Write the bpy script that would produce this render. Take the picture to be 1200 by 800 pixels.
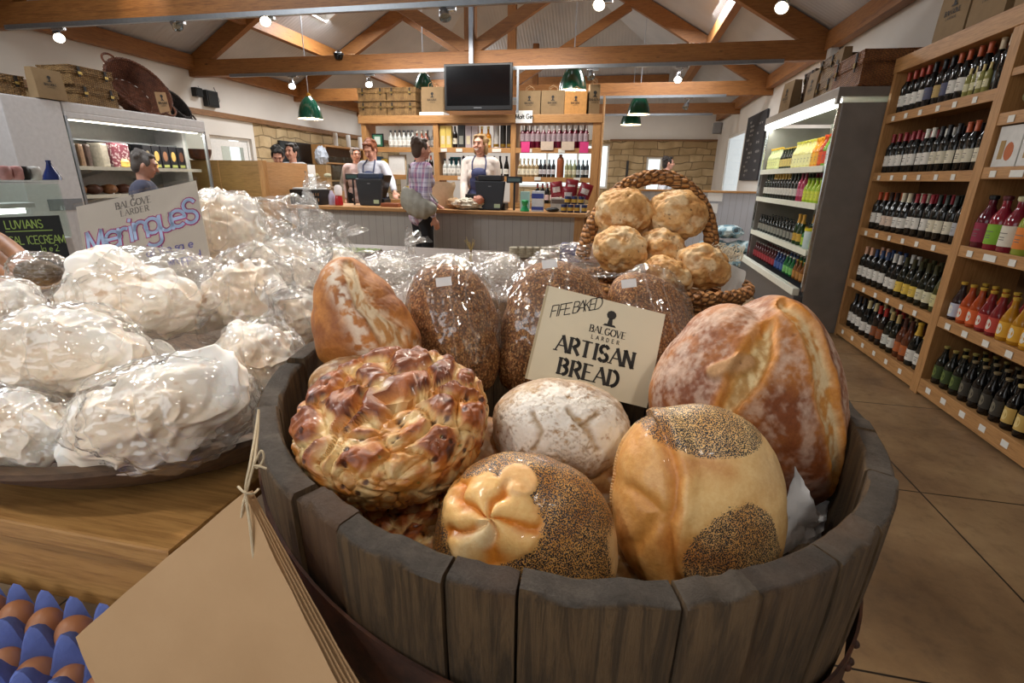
import bpy, bmesh, math, random
import numpy as np
from mathutils import Vector, Matrix, noise
PI=math.pi
random.seed(7)
SC=bpy.context.scene
COL=SC.collection
for o in list(bpy.data.objects): bpy.data.objects.remove(o)
# ------------------------------------------------------------------ camera
FPX=580.0; EYE=Vector((0,0,1.35))
_y,_p,_r=[math.radians(a) for a in (11.84,18.25,1.03)]
FW=Vector((-math.sin(_y)*math.cos(_p),math.cos(_y)*math.cos(_p),-math.sin(_p)))
_rt=Vector((math.cos(_y),math.sin(_y),0)); _up=_rt.cross(FW)
RT=math.cos(_r)*_rt+math.sin(_r)*_up; UP=-math.sin(_r)*_rt+math.cos(_r)*_up
cam=bpy.data.cameras.new('camera'); cam.lens=36*FPX/1200; cam.sensor_width=36; cam.clip_start=.02; cam.clip_end=200
camo=bpy.data.objects.new('camera',cam); COL.objects.link(camo)
camo.matrix_world=Matrix.Translation(EYE)@Matrix((( RT.x,UP.x,-FW.x,0),(RT.y,UP.y,-FW.y,0),(RT.z,UP.z,-FW.z,0),(0,0,0,1)))
SC.camera=camo
# ------------------------------------------------------------------ world, lights, exposure
SC.view_settings.view_transform='Standard'; SC.view_settings.look='None'
SC.view_settings.gamma=1; SC.view_settings.use_curve_mapping=False
SC.view_settings.exposure=0.22
w=bpy.data.worlds.new('world'); SC.world=w; w.use_nodes=True
bg=w.node_tree.nodes['Background']; bg.inputs[0].default_value=(.93,.97,1,1); bg.inputs[1].default_value=1.5
def area(name,loc,target,sx,sy,power,col=(1,1,1),spread=PI):
    l=bpy.data.lights.new(name,'AREA'); l.shape='RECTANGLE'; l.size=sx; l.size_y=sy; l.energy=power; l.color=col; l.spread=spread
    o=bpy.data.objects.new(name,l); COL.objects.link(o); o.location=loc
    o.rotation_euler=(Vector(target)-Vector(loc)).to_track_quat('-Z','Y').to_euler(); return o
def spot(name,loc,target,power,angle=70,rad=.06,col=(1,.86,.68),blend=.7):
    l=bpy.data.lights.new(name,'SPOT'); l.energy=power; l.spot_size=math.radians(angle); l.spot_blend=blend; l.shadow_soft_size=rad; l.color=col
    o=bpy.data.objects.new(name,l); COL.objects.link(o); o.location=loc
    o.rotation_euler=(Vector(target)-Vector(loc)).to_track_quat('-Z','Y').to_euler(); return o
WARM=(1,.86,.70)
# daylight at the roof window, plus three added fill panels under closed roof
area('roof_daylight_fill',(-5.4,9.2,4.1),(-4.6,9.2,0),1.0,1.3,190,(.95,.98,1))
area('roof_daylight_fill',(.9,9.2,3.95),(.3,9.2,0),1.0,1.3,160,(.95,.98,1))
area('roof_daylight_fill',(-4.6,2.2,4.4),(-2.8,2.2,0),1.0,1.3,110,(.95,.98,1))
area('roof_daylight_fill',(-4.9,13.4,4.2),(-3.5,13.4,0),1.0,1.3,120,(.95,.98,1))
# track spotlights over the bread display
spot('track_light',(-1.5,1.9,2.85),(-.65,.75,1.0),84,60,.06,WARM)
spot('track_light',(-.2,2.1,2.85),(.05,.75,1.0),105,60,.08,WARM)
spot('track_light',(.9,-.6,2.85),(.05,.7,1.0),30,60,.12,(1,.92,.82))
spot('track_light',(-1.3,-.5,2.85),(-.55,.55,1.0),46,60,.08,(1,.92,.82))
_b=at(138,4,'y',5.04) if 0 else Vector((-5.05,5.04,3.02))
spot('track_light',_b+Vector((0,-.4,.35)),_b,9,70,.03,WARM)
# added fill panel over the tills
area('till_fill_panel',(-2.4,6.9,3.2),(-2.4,7.1,0),3.2,.5,95,(1,.95,.88))
# ------------------------------------------------------------------ pixel helpers (image is 1200x800)
def ray(x,y): return (x-600)/FPX*RT-(y-400)/FPX*UP+FW
def at(x,y,ax,v):
    d=ray(x,y); i='xyz'.index(ax); return EYE+d*((v-EYE[i])/d[i])
def atd(x,y,d): return EYE+ray(x,y)*d
# ------------------------------------------------------------------ materials
def c(h):
    if not isinstance(h,str): return (*h[:3],1)
    h=h.lstrip('#'); v=[int(h[i:i+2],16)/255 for i in (0,2,4)]
    return (*[x/12.92 if x<=.04045 else ((x+.055)/1.055)**2.4 for x in v],1)
class NT:
    def __init__(s,name):
        s.m=bpy.data.materials.new(name); s.m.use_nodes=True; s.t=s.m.node_tree; s.n=s.t.nodes; s.b=s.n['Principled BSDF']; s.out=s.n['Material Output']
        s.tc=s.n.new('ShaderNodeTexCoord')
    def l(s,a,b): s.t.links.new(a,b)
    def inp(s,node,k,v):
        if v is None: return
        if isinstance(v,bpy.types.NodeSocket): s.l(v,node.inputs[k])
        else: node.inputs[k].default_value=v
    def map(s,scale=(1,1,1),rot=(0,0,0),loc=(0,0,0),space='Object',vec=None):
        m=s.n.new('ShaderNodeMapping'); s.l(vec if vec else s.tc.outputs[space],m.inputs[0]); m.inputs['Scale'].default_value=scale; m.inputs['Rotation'].default_value=rot; m.inputs['Location'].default_value=loc; return m.outputs[0]
    def noise(s,scale=5,detail=4,rough=.5,vec=None,dist=0):
        n=s.n.new('ShaderNodeTexNoise'); n.inputs['Scale'].default_value=scale; n.inputs['Detail'].default_value=detail; n.inputs['Roughness'].default_value=rough; n.inputs['Distortion'].default_value=dist
        s.l(vec if vec else s.tc.outputs['Object'],n.inputs['Vector']); return n.outputs['Fac']
    def vor(s,scale=5,feature='F1',vec=None,out='Distance',rnd=1):
        n=s.n.new('ShaderNodeTexVoronoi'); n.feature=feature; n.inputs['Scale'].default_value=scale; n.inputs['Randomness'].default_value=rnd
        s.l(vec if vec else s.tc.outputs['Object'],n.inputs['Vector']); return n.outputs[out]
    def wave(s,scale=5,dist=0,detail=2,vec=None,dir='X',prof='SIN',dscale=1):
        n=s.n.new('ShaderNodeTexWave'); n.bands_direction=dir; n.wave_profile=prof; n.inputs['Scale'].default_value=scale; n.inputs['Distortion'].default_value=dist; n.inputs['Detail'].default_value=detail; n.inputs['Detail Scale'].default_value=dscale
        s.l(vec if vec else s.tc.outputs['Object'],n.inputs['Vector']); return n.outputs['Fac']
    def ramp(s,fac,stops,interp='LINEAR'):
        r=s.n.new('ShaderNodeValToRGB'); r.color_ramp.interpolation=interp; e=r.color_ramp.elements
        stops=sorted(stops,key=lambda q:q[0])
        while len(e)<len(stops): e.new(.5)
        for k,(p,cc) in enumerate(stops): e[k].position=p; e[k].color=c(cc)
        s.l(fac,r.inputs[0]); return r.outputs[0]
    def step(s,fac,a,b): return s.ramp(fac,[(a,(0,0,0)),(b,(1,1,1))])
    def mix(s,f,a,b,mode='MIX'):
        m=s.n.new('ShaderNodeMix'); m.data_type='RGBA'; m.blend_type=mode
        s.inp(m,0,f); s.inp(m,6,c(a) if not isinstance(a,bpy.types.NodeSocket) else a); s.inp(m,7,c(b) if not isinstance(b,bpy.types.NodeSocket) else b); return m.outputs[2]
    def math(s,op,a,b=None):
        m=s.n.new('ShaderNodeMath'); m.operation=op; s.inp(m,0,a); s.inp(m,1,b); return m.outputs[0]
    def bump(s,h,strength=.3,dist=.01,normal=None):
        b=s.n.new('ShaderNodeBump'); b.inputs['Strength'].default_value=strength; b.inputs['Distance'].default_value=dist; s.l(h,b.inputs['Height'])
        if normal: s.l(normal,b.inputs['Normal'])
        return b.outputs[0]
    def attr(s,name='Col'):
        a=s.n.new('ShaderNodeAttribute'); a.attribute_name=name; return a.outputs['Color']
    def schlick(s,f0,normal=None):
        lw=s.n.new('ShaderNodeLayerWeight'); lw.inputs['Blend'].default_value=.5
        if normal: s.l(normal,lw.inputs['Normal'])
        return s.math('ADD',s.math('MULTIPLY',s.math('POWER',lw.outputs['Facing'],5.0),1-f0),f0)
    def fin(s,col=None,rough=None,metal=None,normal=None,spec=None,trans=None,ior=None,emit=None,es=None,alpha=None,sheen=None,coat=None,sss=None):
        b=s.b
        s.inp(b,'Base Color',c(col) if isinstance(col,(str,tuple)) else col); s.inp(b,'Roughness',rough); s.inp(b,'Metallic',metal); s.inp(b,'Normal',normal)
        s.inp(b,'Specular IOR Level',spec); s.inp(b,'Transmission Weight',trans); s.inp(b,'IOR',ior)
        if emit is not None: s.inp(b,'Emission Color',c(emit)); s.inp(b,'Emission Strength',es)
        s.inp(b,'Alpha',alpha); s.inp(b,'Coat Weight',coat)
        if sss: b.inputs['Subsurface Weight'].default_value=sss; b.inputs['Subsurface Radius'].default_value=(.01,.006,.004)
        return s.m
_mc={}
def P(col,rough=.5,metal=0,n=0,nscale=30,bump=0,bscale=60,name=None,**k):
    """plain procedural material: colour varied by a noise, fine bump"""
    key=(col if isinstance(col,str) else tuple(col),rough,metal,n,nscale,bump,bscale,tuple(sorted(k.items())))
    if key in _mc: return _mc[key]
    t=NT(name or 'paint_'+str(col)); cc=c(col)
    v=n or .06
    a=tuple(x*(1-v) for x in cc[:3]); b=tuple(min(1,x*(1+v)) for x in cc[:3])
    base=t.ramp(t.noise(nscale,3),[(.3,a),(.7,b)])
    nm=t.bump(t.noise(bscale,4),bump,.003) if bump else None
    _mc[key]=t.fin(base,rough,metal,nm,**k); return _mc[key]
def wood(name,c1,c2,c3=None,axis=0,scale=6,rough=.55,bump=.15,stretch=14,knots=False):
    t=NT(name); sc=[stretch]*3; sc[axis]=1
    info=t.n.new('ShaderNodeObjectInfo')
    off=t.n.new('ShaderNodeVectorMath'); off.operation='ADD'; t.l(t.tc.outputs['Object'],off.inputs[0]); 
    sca=t.math('MULTIPLY',info.outputs['Random'],7.0); t.l(sca,off.inputs[1])
    v=t.map(tuple(sc),vec=off.outputs[0])
    n1=t.noise(scale*.35,6,.6,v,.6); n2=t.noise(scale*1.5,8,.7,v)
    col=t.ramp(n1,[(.3,c1),(.52,c2),(.75,c3 or c1)]); col=t.mix(t.step(n2,.45,.75),col,c3 or c1) 
    if knots:
        k=t.vor(2.3,vec=t.map(tuple([3 if i!=axis else 1 for i in range(3)]),vec=off.outputs[0])); col=t.mix(t.step(k,.09,.03),col,'#4a2a12')
    return t.fin(col,rough,0,t.bump(n2,bump,.002))
OAK=wood('light_oak_x','#a87a48','#b98a55','#8f6237',0); OAKY=wood('light_oak_y','#a87a48','#b98a55','#8f6237',1); OAKZ=wood('light_oak_z','#a87a48','#b98a55','#8f6237',2)
PINEX=wood('stained_pine_x','#8a5728','#9b6733','#6a3e1a',0,knots=True); PINEY=wood('stained_pine_y','#8a5728','#9b6733','#6a3e1a',1,knots=True); PINEZ=wood('stained_pine_z','#8a5728','#9b6733','#6a3e1a',2,knots=True)
WHITE=P('#d6d0c8',.8,n=.03,nscale=2,bump=.05,bscale=90,name='wall_paint')
CHROME=P('#c9ccd0',.25,1,name='brushed_silver'); STEEL=P('#8d9196',.4,.8,name='steel'); BLACK=P('#121214',.4,name='black_plastic'); DARK=P('#26282c',.5,name='dark_grey_plastic')
def glassmat(name,tint=(1,1,1),rough=.0,refl=.9,bump=None,scale=30,body=0,fr=1.45):
    t=NT(name); tr=t.n.new('ShaderNodeBsdfTransparent'); tr.inputs[0].default_value=(*tint,1)
    gl=t.n.new('ShaderNodeBsdfGlossy'); gl.inputs['Roughness'].default_value=rough; gl.inputs[0].default_value=(refl,refl,refl,1)
    mx=t.n.new('ShaderNodeMixShader'); t.l(tr.outputs[0],mx.inputs[1]); t.l(gl.outputs[0],mx.inputs[2])
    nm=None
    if bump:
        nm=t.bump(t.noise(scale,5,.6,dist=1.2),bump,.02); t.l(nm,gl.inputs['Normal'])
    fac=t.schlick(.04*(fr-1)/.45,nm)
    t.l(fac,mx.inputs[0]); last=mx.outputs[0]
    if body:
        df=t.n.new('ShaderNodeBsdfDiffuse'); df.inputs[0].default_value=(.8,.8,.8,1); m2=t.n.new('ShaderNodeMixShader'); m2.inputs[0].default_value=body
        t.l(last,m2.inputs[1]); t.l(df.outputs[0],m2.inputs[2]); last=m2.outputs[0]
    t.l(last,t.out.inputs[0]); return t.m
GLASS=glassmat('clear_glass',(.93,.97,.95),.02,.55)
# ------------------------------------------------------------------ mesh helpers
ORG={}
class MB:
    def __init__(s): s.v=[];s.f=[];s.m=[];s.col=None
    def add(s,vs,fs,mi=0):
        b=len(s.v); s.v.extend([tuple(x) for x in vs]); s.f.extend([tuple(b+i for i in f) for f in fs]); s.m.extend([mi]*len(fs)); return s
    def box(s,x0,x1,y0,y1,z0,z1,mi=0,M=None):
        vs=[Vector((x,y,z)) for x in (x0,x1) for y in (y0,y1) for z in (z0,z1)]
        if M: vs=[M@v for v in vs]
        return s.add(vs,[(0,1,3,2),(4,6,7,5),(0,4,5,1),(2,3,7,6),(0,2,6,4),(1,5,7,3)],mi)
    def cbox(s,ctr,size,M=None,mi=0):
        a,b,d=[q/2 for q in size]; T=Matrix.Translation(ctr)@(M.to_4x4() if M else Matrix.Identity(4))
        return s.box(-a,a,-b,b,-d,d,mi,T)
    def beam(s,p0,p1,w,h,up=(0,0,1),mi=0):
        p0=Vector(p0);p1=Vector(p1);d=(p1-p0).normalized(); u=Vector(up); sd=d.cross(u).normalized(); u=sd.cross(d)
        vs=[p+sd*a*w/2+u*b*h/2 for p in (p0,p1) for a,b in ((-1,-1),(1,-1),(1,1),(-1,1))]
        return s.add(vs,[(0,1,2,3),(7,6,5,4),(0,4,5,1),(1,5,6,2),(2,6,7,3),(3,7,4,0)],mi)
    def tube(s,path,r,seg=8,closed=False,mi=0,caps=True,flat=1):
        pts=[Vector(p) for p in path]; n=len(pts); rr=r if isinstance(r,(list,tuple)) else [r]*n
        vs=[];prev=None
        for i,p in enumerate(pts):
            a=pts[(i-1)%n] if (closed or i>0) else p; b=pts[(i+1)%n] if (closed or i<n-1) else p
            t=(b-a).normalized() if (b-a).length>1e-9 else Vector((0,0,1))
            if prev is None:
                q=Vector((0,0,1)) if abs(t.z)<.9 else Vector((1,0,0)); u=t.cross(q).normalized()
            else:
                u=prev-t*prev.dot(t); u=u.normalized() if u.length>1e-6 else t.orthogonal().normalized()
            prev=u; w_=t.cross(u)
            for k in range(seg):
                an=2*PI*k/seg; vs.append(p+(u*math.cos(an)+w_*math.sin(an)*flat)*rr[i])
        fs=[]
        for i in range(n if closed else n-1):
            j=(i+1)%n
            for k in range(seg): k2=(k+1)%seg; fs.append((i*seg+k,i*seg+k2,j*seg+k2,j*seg+k))
        if not closed and caps: fs.append(tuple(range(seg))[::-1]); fs.append(tuple((n-1)*seg+k for k in range(seg)))
        return s.add(vs,fs,mi)
    def cyl(s,p0,p1,r0,r1=None,seg=16,mi=0): return s.tube([p0,p1],[r0,r0 if r1 is None else r1],seg,mi=mi)
    def lathe(s,prof,seg=20,ctr=(0,0,0),mi=0,M=None,caps=True,mis=None,a0=0,a1=2*PI):
        ctr=Vector(ctr);n=len(prof);vs=[];full=abs(a1-a0-2*PI)<1e-6; ns=seg if full else seg+1
        for r,z in prof:
            for k in range(ns):
                a=a0+(a1-a0)*k/seg; v=Vector((r*math.cos(a),r*math.sin(a),z)); vs.append((M@v if M else v)+ctr)
        b=len(s.v); s.v.extend([tuple(v) for v in vs])
        for i in range(n-1):
            for k in range(seg):
                k2=(k+1)%ns; s.f.append((b+i*ns+k,b+i*ns+k2,b+(i+1)*ns+k2,b+(i+1)*ns+k)); s.m.append(mis[i] if mis else mi)
        if caps and full:
            if prof[0][0]>1e-5: s.f.append(tuple(b+k for k in range(seg))[::-1]); s.m.append(mis[0] if mis else mi)
            if prof[-1][0]>1e-5: s.f.append(tuple(b+(n-1)*seg+k for k in range(seg))); s.m.append(mis[-1] if mis else mi)
        return s
    def ball(s,ctr,r,seg=12,M=None,mi=0,sq=1.0):
        if not isinstance(r,(tuple,list,Vector)): r=(r,r,r)
        ctr=Vector(ctr); vs=[];rings=max(4,seg//2)
        for i in range(rings+1):
            th=PI*i/rings
            for k in range(seg):
                a=2*PI*k/seg; f=lambda t:math.copysign(abs(t)**sq,t)
                v=Vector((r[0]*f(math.sin(th))*f(math.cos(a)),r[1]*f(math.sin(th))*f(math.sin(a)),r[2]*f(math.cos(th)))); vs.append((M@v if M else v)+ctr)
        fs=[(i*seg+k,(i+1)*seg+k,(i+1)*seg+(k+1)%seg,i*seg+(k+1)%seg) for i in range(rings) for k in range(seg)]
        return s.add(vs,fs,mi)
    def prism(s,poly,O,R,U,N,t,mi=0):
        O,R,U,N=map(Vector,(O,R,U,N)); n=len(poly)
        vs=[O+R*a+U*b for a,b in poly]+[O+R*a+U*b-N*t for a,b in poly]
        return s.add(vs,[tuple(range(n)),tuple(range(2*n-1,n-1,-1))]+[(i,i+n,(i+1)%n+n,(i+1)%n) for i in range(n)],mi)
    def grid(s,fn,nu,nv,mi=0,wrap=False):
        vs=[fn(i/nu,j/nv) for j in range(nv+1) for i in range(nu+(0 if wrap else 1))]; W=nu if wrap else nu+1
        fs=[(j*W+i,j*W+(i+1)%W if wrap else j*W+i+1,(j+1)*W+((i+1)%W if wrap else i+1),(j+1)*W+i) for j in range(nv) for i in range(nu)]
        return s.add(vs,fs,mi)
    def build(s,name,mat,parent=None,smooth=True,bevel=0,world=True,ang=38,merge=False):
        me=bpy.data.meshes.new(name); off=ORG.get(parent.name,Vector()) if (parent and world) else Vector()
        vs=[(v[0]-off.x,v[1]-off.y,v[2]-off.z) for v in s.v]
        me.from_pydata(vs,[],s.f); mats=mat if isinstance(mat,(list,tuple)) else [mat]
        for m in mats: me.materials.append(m)
        me.polygons.foreach_set('material_index',[min(i,len(mats)-1) for i in s.m])
        if merge or bevel:
            bm=bmesh.new(); bm.from_mesh(me)
            if merge: bmesh.ops.remove_doubles(bm,verts=bm.verts,dist=1e-5)
            bmesh.ops.recalc_face_normals(bm,faces=bm.faces)
            if bevel:
                ed=[e for e in bm.edges if len(e.link_faces)==2 and e.calc_face_angle(0)>.7]
                bmesh.ops.bevel(bm,geom=ed,offset=bevel,segments=2,affect='EDGES',profile=.6,clamp_overlap=True)
            bm.to_mesh(me); bm.free()
        if smooth:
            me.shade_smooth()
            try: me.set_sharp_from_angle(angle=math.radians(ang))
            except Exception: pass
        if s.col is not None and len(s.col)==len(me.vertices):
            a=me.color_attributes.new('Col','FLOAT_COLOR','POINT'); a.data.foreach_set('color',np.asarray(s.col,dtype=np.float32).ravel())
        me.update()
        o=bpy.data.objects.new(name,me); COL.objects.link(o)
        if parent: o.parent=parent; ORG[o.name]=ORG.get(parent.name,Vector())
        return o
def tag(o,label=None,cat=None,group=None,kind=None):
    if label: o['label']=label
    if cat: o['category']=cat
    if group: o['group']=group
    if kind: o['kind']=kind
    return o
def thing(name,label,cat,loc=(0,0,0),group=None,kind=None):
    o=bpy.data.objects.new(name,None); o.empty_display_size=.05; COL.objects.link(o); o.location=loc; ORG[o.name]=Vector(loc); return tag(o,label,cat,group,kind)
def one(mb,name,mat,label,cat,loc=None,group=None,kind=None,**k):
    """a thing that is one mesh, origin at its base"""
    if loc is None:
        a=np.array(mb.v); loc=((a[:,0].min()+a[:,0].max())/2,(a[:,1].min()+a[:,1].max())/2,a[:,2].min())
    L=Vector(loc); mb.v=[(v[0]-L.x,v[1]-L.y,v[2]-L.z) for v in mb.v]
    o=mb.build(name,mat,None,**k); o.location=L; ORG[o.name]=L; return tag(o,label,cat,group,kind)
def struct(name,mb,mat,**k):
    k.setdefault('smooth',False); o=mb.build(name,mat,None,**k); o['kind']='structure'; return o
def dup(root,loc=None,rot=None,label=None,group=None,scale=None):
    def cp(o,par):
        q=o.copy(); COL.objects.link(q); q.parent=par
        if par is None and 'label' in q and label: q['label']=label
        for ch in o.children: cp(ch,q)
        return q
    r=cp(root,None)
    if group: r['group']=group
    if loc is not None: r.location=loc
    if rot is not None: r.rotation_euler=rot if isinstance(rot,(tuple,list)) else (0,0,rot)
    if scale: r.scale=scale if isinstance(scale,(tuple,list)) else (scale,)*3
    return r
# ------------------------------------------------------------------ lettering (own stroke letters)
def _arc(cx,cy,rx,ry,a,b,n=10): return [(cx+rx*math.cos(math.radians(a+(b-a)*i/n)),cy+ry*math.sin(math.radians(a+(b-a)*i/n))) for i in range(n+1)]
G={'A':[[(0,0),(.35,1)],[(.35,1),(.75,0)],[(.14,.36),(.6,.36)]],'B':[[(.12,0),(.12,1)],[(.12,1)]+_arc(.32,.77,.26,.23,90,-90)+[(.12,.54)],[(.12,.54)]+_arc(.34,.27,.3,.27,90,-90)+[(.12,0)]],
'C':[_arc(.4,.5,.36,.5,55,305,14)],'D':[[(.12,0),(.12,1)],[(.12,1)]+_arc(.3,.5,.4,.5,90,-90,14)+[(.12,0)]],'E':[[(.12,0),(.12,1)],[(.12,1),(.6,1)],[(.12,.52),(.5,.52)],[(.12,0),(.62,0)]],
'F':[[(.12,0),(.12,1)],[(.12,1),(.6,1)],[(.12,.52),(.5,.52)]],'G':[_arc(.4,.5,.36,.5,50,330,14)+[(.72,.42)],[(.45,.42),(.78,.42)]],'H':[[(.12,0),(.12,1)],[(.64,0),(.64,1)],[(.12,.5),(.64,.5)]],
'I':[[(.2,0),(.2,1)]],'K':[[(.12,0),(.12,1)],[(.12,.42),(.6,1)],[(.28,.58),(.68,0)]],'L':[[(.12,0),(.12,1)],[(.12,0),(.6,0)]],'M':[[(.08,0),(.12,1)],[(.12,1),(.45,.1)],[(.45,.1),(.78,1)],[(.78,1),(.82,0)]],
'N':[[(.1,0),(.1,1)],[(.1,1),(.66,0)],[(.66,0),(.66,1)]],'O':[_arc(.4,.5,.38,.5,0,360,20)],'P':[[(.12,0),(.12,1)],[(.12,1)]+_arc(.32,.74,.28,.26,90,-90)+[(.12,.48)]],
'R':[[(.12,0),(.12,1)],[(.12,1)]+_arc(.32,.74,.28,.26,90,-90)+[(.12,.48)],[(.34,.48),(.7,0)]],'S':[_arc(.32,.75,.25,.25,30,270,10)+_arc(.32,.25,.27,.25,90,-150,10)],
'T':[[(.35,0),(.35,1)],[(.02,1),(.68,1)]],'U':[[(.1,1),(.1,.3)]+_arc(.38,.3,.28,.3,180,360)+[(.66,1)]],'V':[[(.02,1),(.36,0)],[(.36,0),(.7,1)]],'W':[[(0,1),(.22,0)],[(.22,0),(.42,.8)],[(.42,.8),(.64,0)],[(.64,0),(.86,1)]],'Y':[[(0,1),(.34,.48)],[(.68,1),(.34,.48)],[(.34,.48),(.34,0)]],
'a':[_arc(.28,.27,.25,.27,0,360,14),[(.53,.55),(.53,0)]],'d':[_arc(.28,.27,.25,.27,0,360,14),[(.53,1),(.53,0)]],'e':[[(.04,.28),(.52,.3)]+_arc(.28,.28,.25,.27,10,310,14)],'g':[_arc(.28,.3,.24,.25,0,360,14),[(.53,.55),(.53,-.2)]+_arc(.28,-.2,.25,.18,0,-150,8)],
'i':[[(.12,.5),(.12,0)],[(.11,.68),(.13,.74)]],'l':[[(.12,1),(.12,0)]],'n':[[(.08,.55),(.08,0)],[(.08,.3)]+_arc(.3,.33,.2,.22,160,0,8)+[(.5,0)]],'o':[_arc(.28,.27,.25,.27,0,360,14)],'p':[[(.06,.55),(.06,-.35)],_arc(.3,.27,.24,.27,0,360,14)],
'r':[[(.08,.55),(.08,0)],[(.08,.3)]+_arc(.28,.32,.18,.2,160,60,6)],'s':[_arc(.25,.42,.18,.13,40,270,8)+_arc(.25,.15,.2,.14,90,-140,8)],'t':[[(.2,.8),(.2,.1),(.36,.02)],[(.02,.55),(.38,.55)]],'u':[[(.08,.55),(.08,.2)]+_arc(.28,.2,.2,.2,180,360,8)+[(.48,.55)],[(.48,.55),(.5,0)]],
'v':[[(0,.55),(.22,0)],[(.22,0),(.44,.55)]],'w':[[(0,.55),(.16,0)],[(.16,0),(.3,.45)],[(.3,.45),(.46,0)],[(.46,0),(.6,.55)]],'y':[[(0,.55),(.25,0)],[(.5,.55),(.15,-.3)]],'h':[[(.08,1),(.08,0)],[(.08,.3)]+_arc(.3,.33,.2,.22,160,0,8)+[(.5,0)]],'.':[[(.1,0),(.12,.03)]],'2':[_arc(.3,.72,.25,.28,160,-30,10)+[(.05,0),(.6,0)]]}
ADV={'I':.4,'i':.26,'l':.26,'.':.25,' ':.42,'M':.98,'W':.95,'t':.44,'r':.46,'s':.5,'w':.68,'O':.86,'G':.88,'D':.84,'N':.82,'H':.82}
def textw(s,adv=1): return sum(ADV.get(ch,.62 if ch.islower() else .78)*adv for ch in s)
def text(mb,s,O,R,U,N,h,w,adv=1.0,serif=False,center=False,lift=.0006,mi=0,shear=0,jit=0):
    O,R,U,N=map(Vector,(O,R,U,N)); x=-textw(s,adv)/2 if center else 0
    rnd=random.Random(len(s))
    for ch in s:
        jy=(rnd.random()-.5)*jit
        for st in G.get(ch,[]):
            pts=[((x+px)*h+shear*py*h,(py+jy)*h) for px,py in st]
            for a,b in zip(pts,pts[1:]):
                dx,dy=b[0]-a[0],b[1]-a[1]; L=math.hypot(dx,dy)
                if L<1e-7: continue
                ww=w
                if serif:
                    up_=(dx*dy>0) and abs(dx)>.12*L
                    ww=w*(.42 if abs(dy)<.35*L else (.5 if up_ and len(st)==2 else 1.15))
                nx,ny=-dy/L*ww/2,dx/L*ww/2; ex,ey=dx/L*ww*.25,dy/L*ww*.25
                q=[(a[0]-ex+nx,a[1]-ey+ny),(a[0]-ex-nx,a[1]-ey-ny),(b[0]+ex-nx,b[1]+ey-ny),(b[0]+ex+nx,b[1]+ey+ny)]
                mb.add([O+R*p+U*r+N*lift for p,r in q],[(0,1,2,3)],mi)
            if serif and len(st)==2:
                for p in (pts[0],pts[-1]):
                    if abs(pts[1][1]-pts[0][1])>.5*h and (abs(p[1])<.03*h or abs(p[1]-h)<.03*h) and not(ch=='A' and p[1]>.5*h):
                        sw=.15*h; q=[(p[0]-sw,p[1]-w*.18),(p[0]+sw,p[1]-w*.18),(p[0]+sw,p[1]+w*.18),(p[0]-sw,p[1]+w*.18)]
                        mb.add([O+R*a+U*b+N*lift for a,b in q],[(0,1,2,3)],mi)
        x+=ADV.get(ch,.62 if ch.islower() else .78)*adv
def sheep(mb,O,R,U,N,h,mi=0,lift=.0006):
    """the little tree-like mark above the larder's name"""
    O,R,U,N=map(Vector,(O,R,U,N))
    def poly(ps): mb.add([O+R*a*h+U*b*h+N*lift for a,b in ps],[tuple(range(len(ps)))],mi)
    poly([(.3*math.cos(t*PI/5),.72+.28*math.sin(t*PI/5)) for t in range(10)])
    poly([(-.16,.12),(.16,.12),(.1,.55),(-.1,.55)]); poly([(-.42,0),(.42,0),(.3,.13),(-.3,.13)])
INK=P('#2b2826',.7,name='print_ink')
# ================================================================== THE SETTING
def stone_mat(ax,name):
    t=NT(name); sep=t.n.new('ShaderNodeSeparateXYZ'); t.l(t.tc.outputs['Object'],sep.inputs[0]); cb=t.n.new('ShaderNodeCombineXYZ')
    t.l(sep.outputs[ax],cb.inputs[0]); t.l(sep.outputs[2],cb.inputs[1])
    nz=t.n.new('ShaderNodeTexNoise'); nz.inputs['Scale'].default_value=1.3; nz.inputs['Detail'].default_value=2; t.l(cb.outputs[0],nz.inputs['Vector'])
    ad=t.n.new('ShaderNodeVectorMath'); ad.operation='MULTIPLY_ADD'; t.l(nz.outputs['Color'],ad.inputs[0]); ad.inputs[1].default_value=(.35,.28,0); t.l(cb.outputs[0],ad.inputs[2])
    b=t.n.new('ShaderNodeTexBrick'); t.l(ad.outputs[0],b.inputs['Vector']); b.offset=.42; b.squash=1.6; b.squash_frequency=3
    for k,v in (('Scale',1),('Mortar Size',.014),('Mortar Smooth',.3),('Brick Width',.42),('Row Height',.2),('Bias',0)): b.inputs[k].default_value=v
    b.inputs['Color1'].default_value=c('#cdb48c'); b.inputs['Color2'].default_value=c('#a88f6a'); b.inputs['Mortar'].default_value=c('#75644c')
    col=t.mix(t.step(t.noise(3,5),.35,.8),b.outputs['Color'],'#97805a')
    h=t.math('ADD',t.math('MULTIPLY',b.outputs['Fac'],-1.0),t.math('MULTIPLY',t.noise(9,6),.5))
    return t.fin(col,.9,0,t.bump(h,.6,.03))
STONEX=stone_mat(0,'sandstone_back'); STONEY=stone_mat(1,'sandstone_side')
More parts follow.
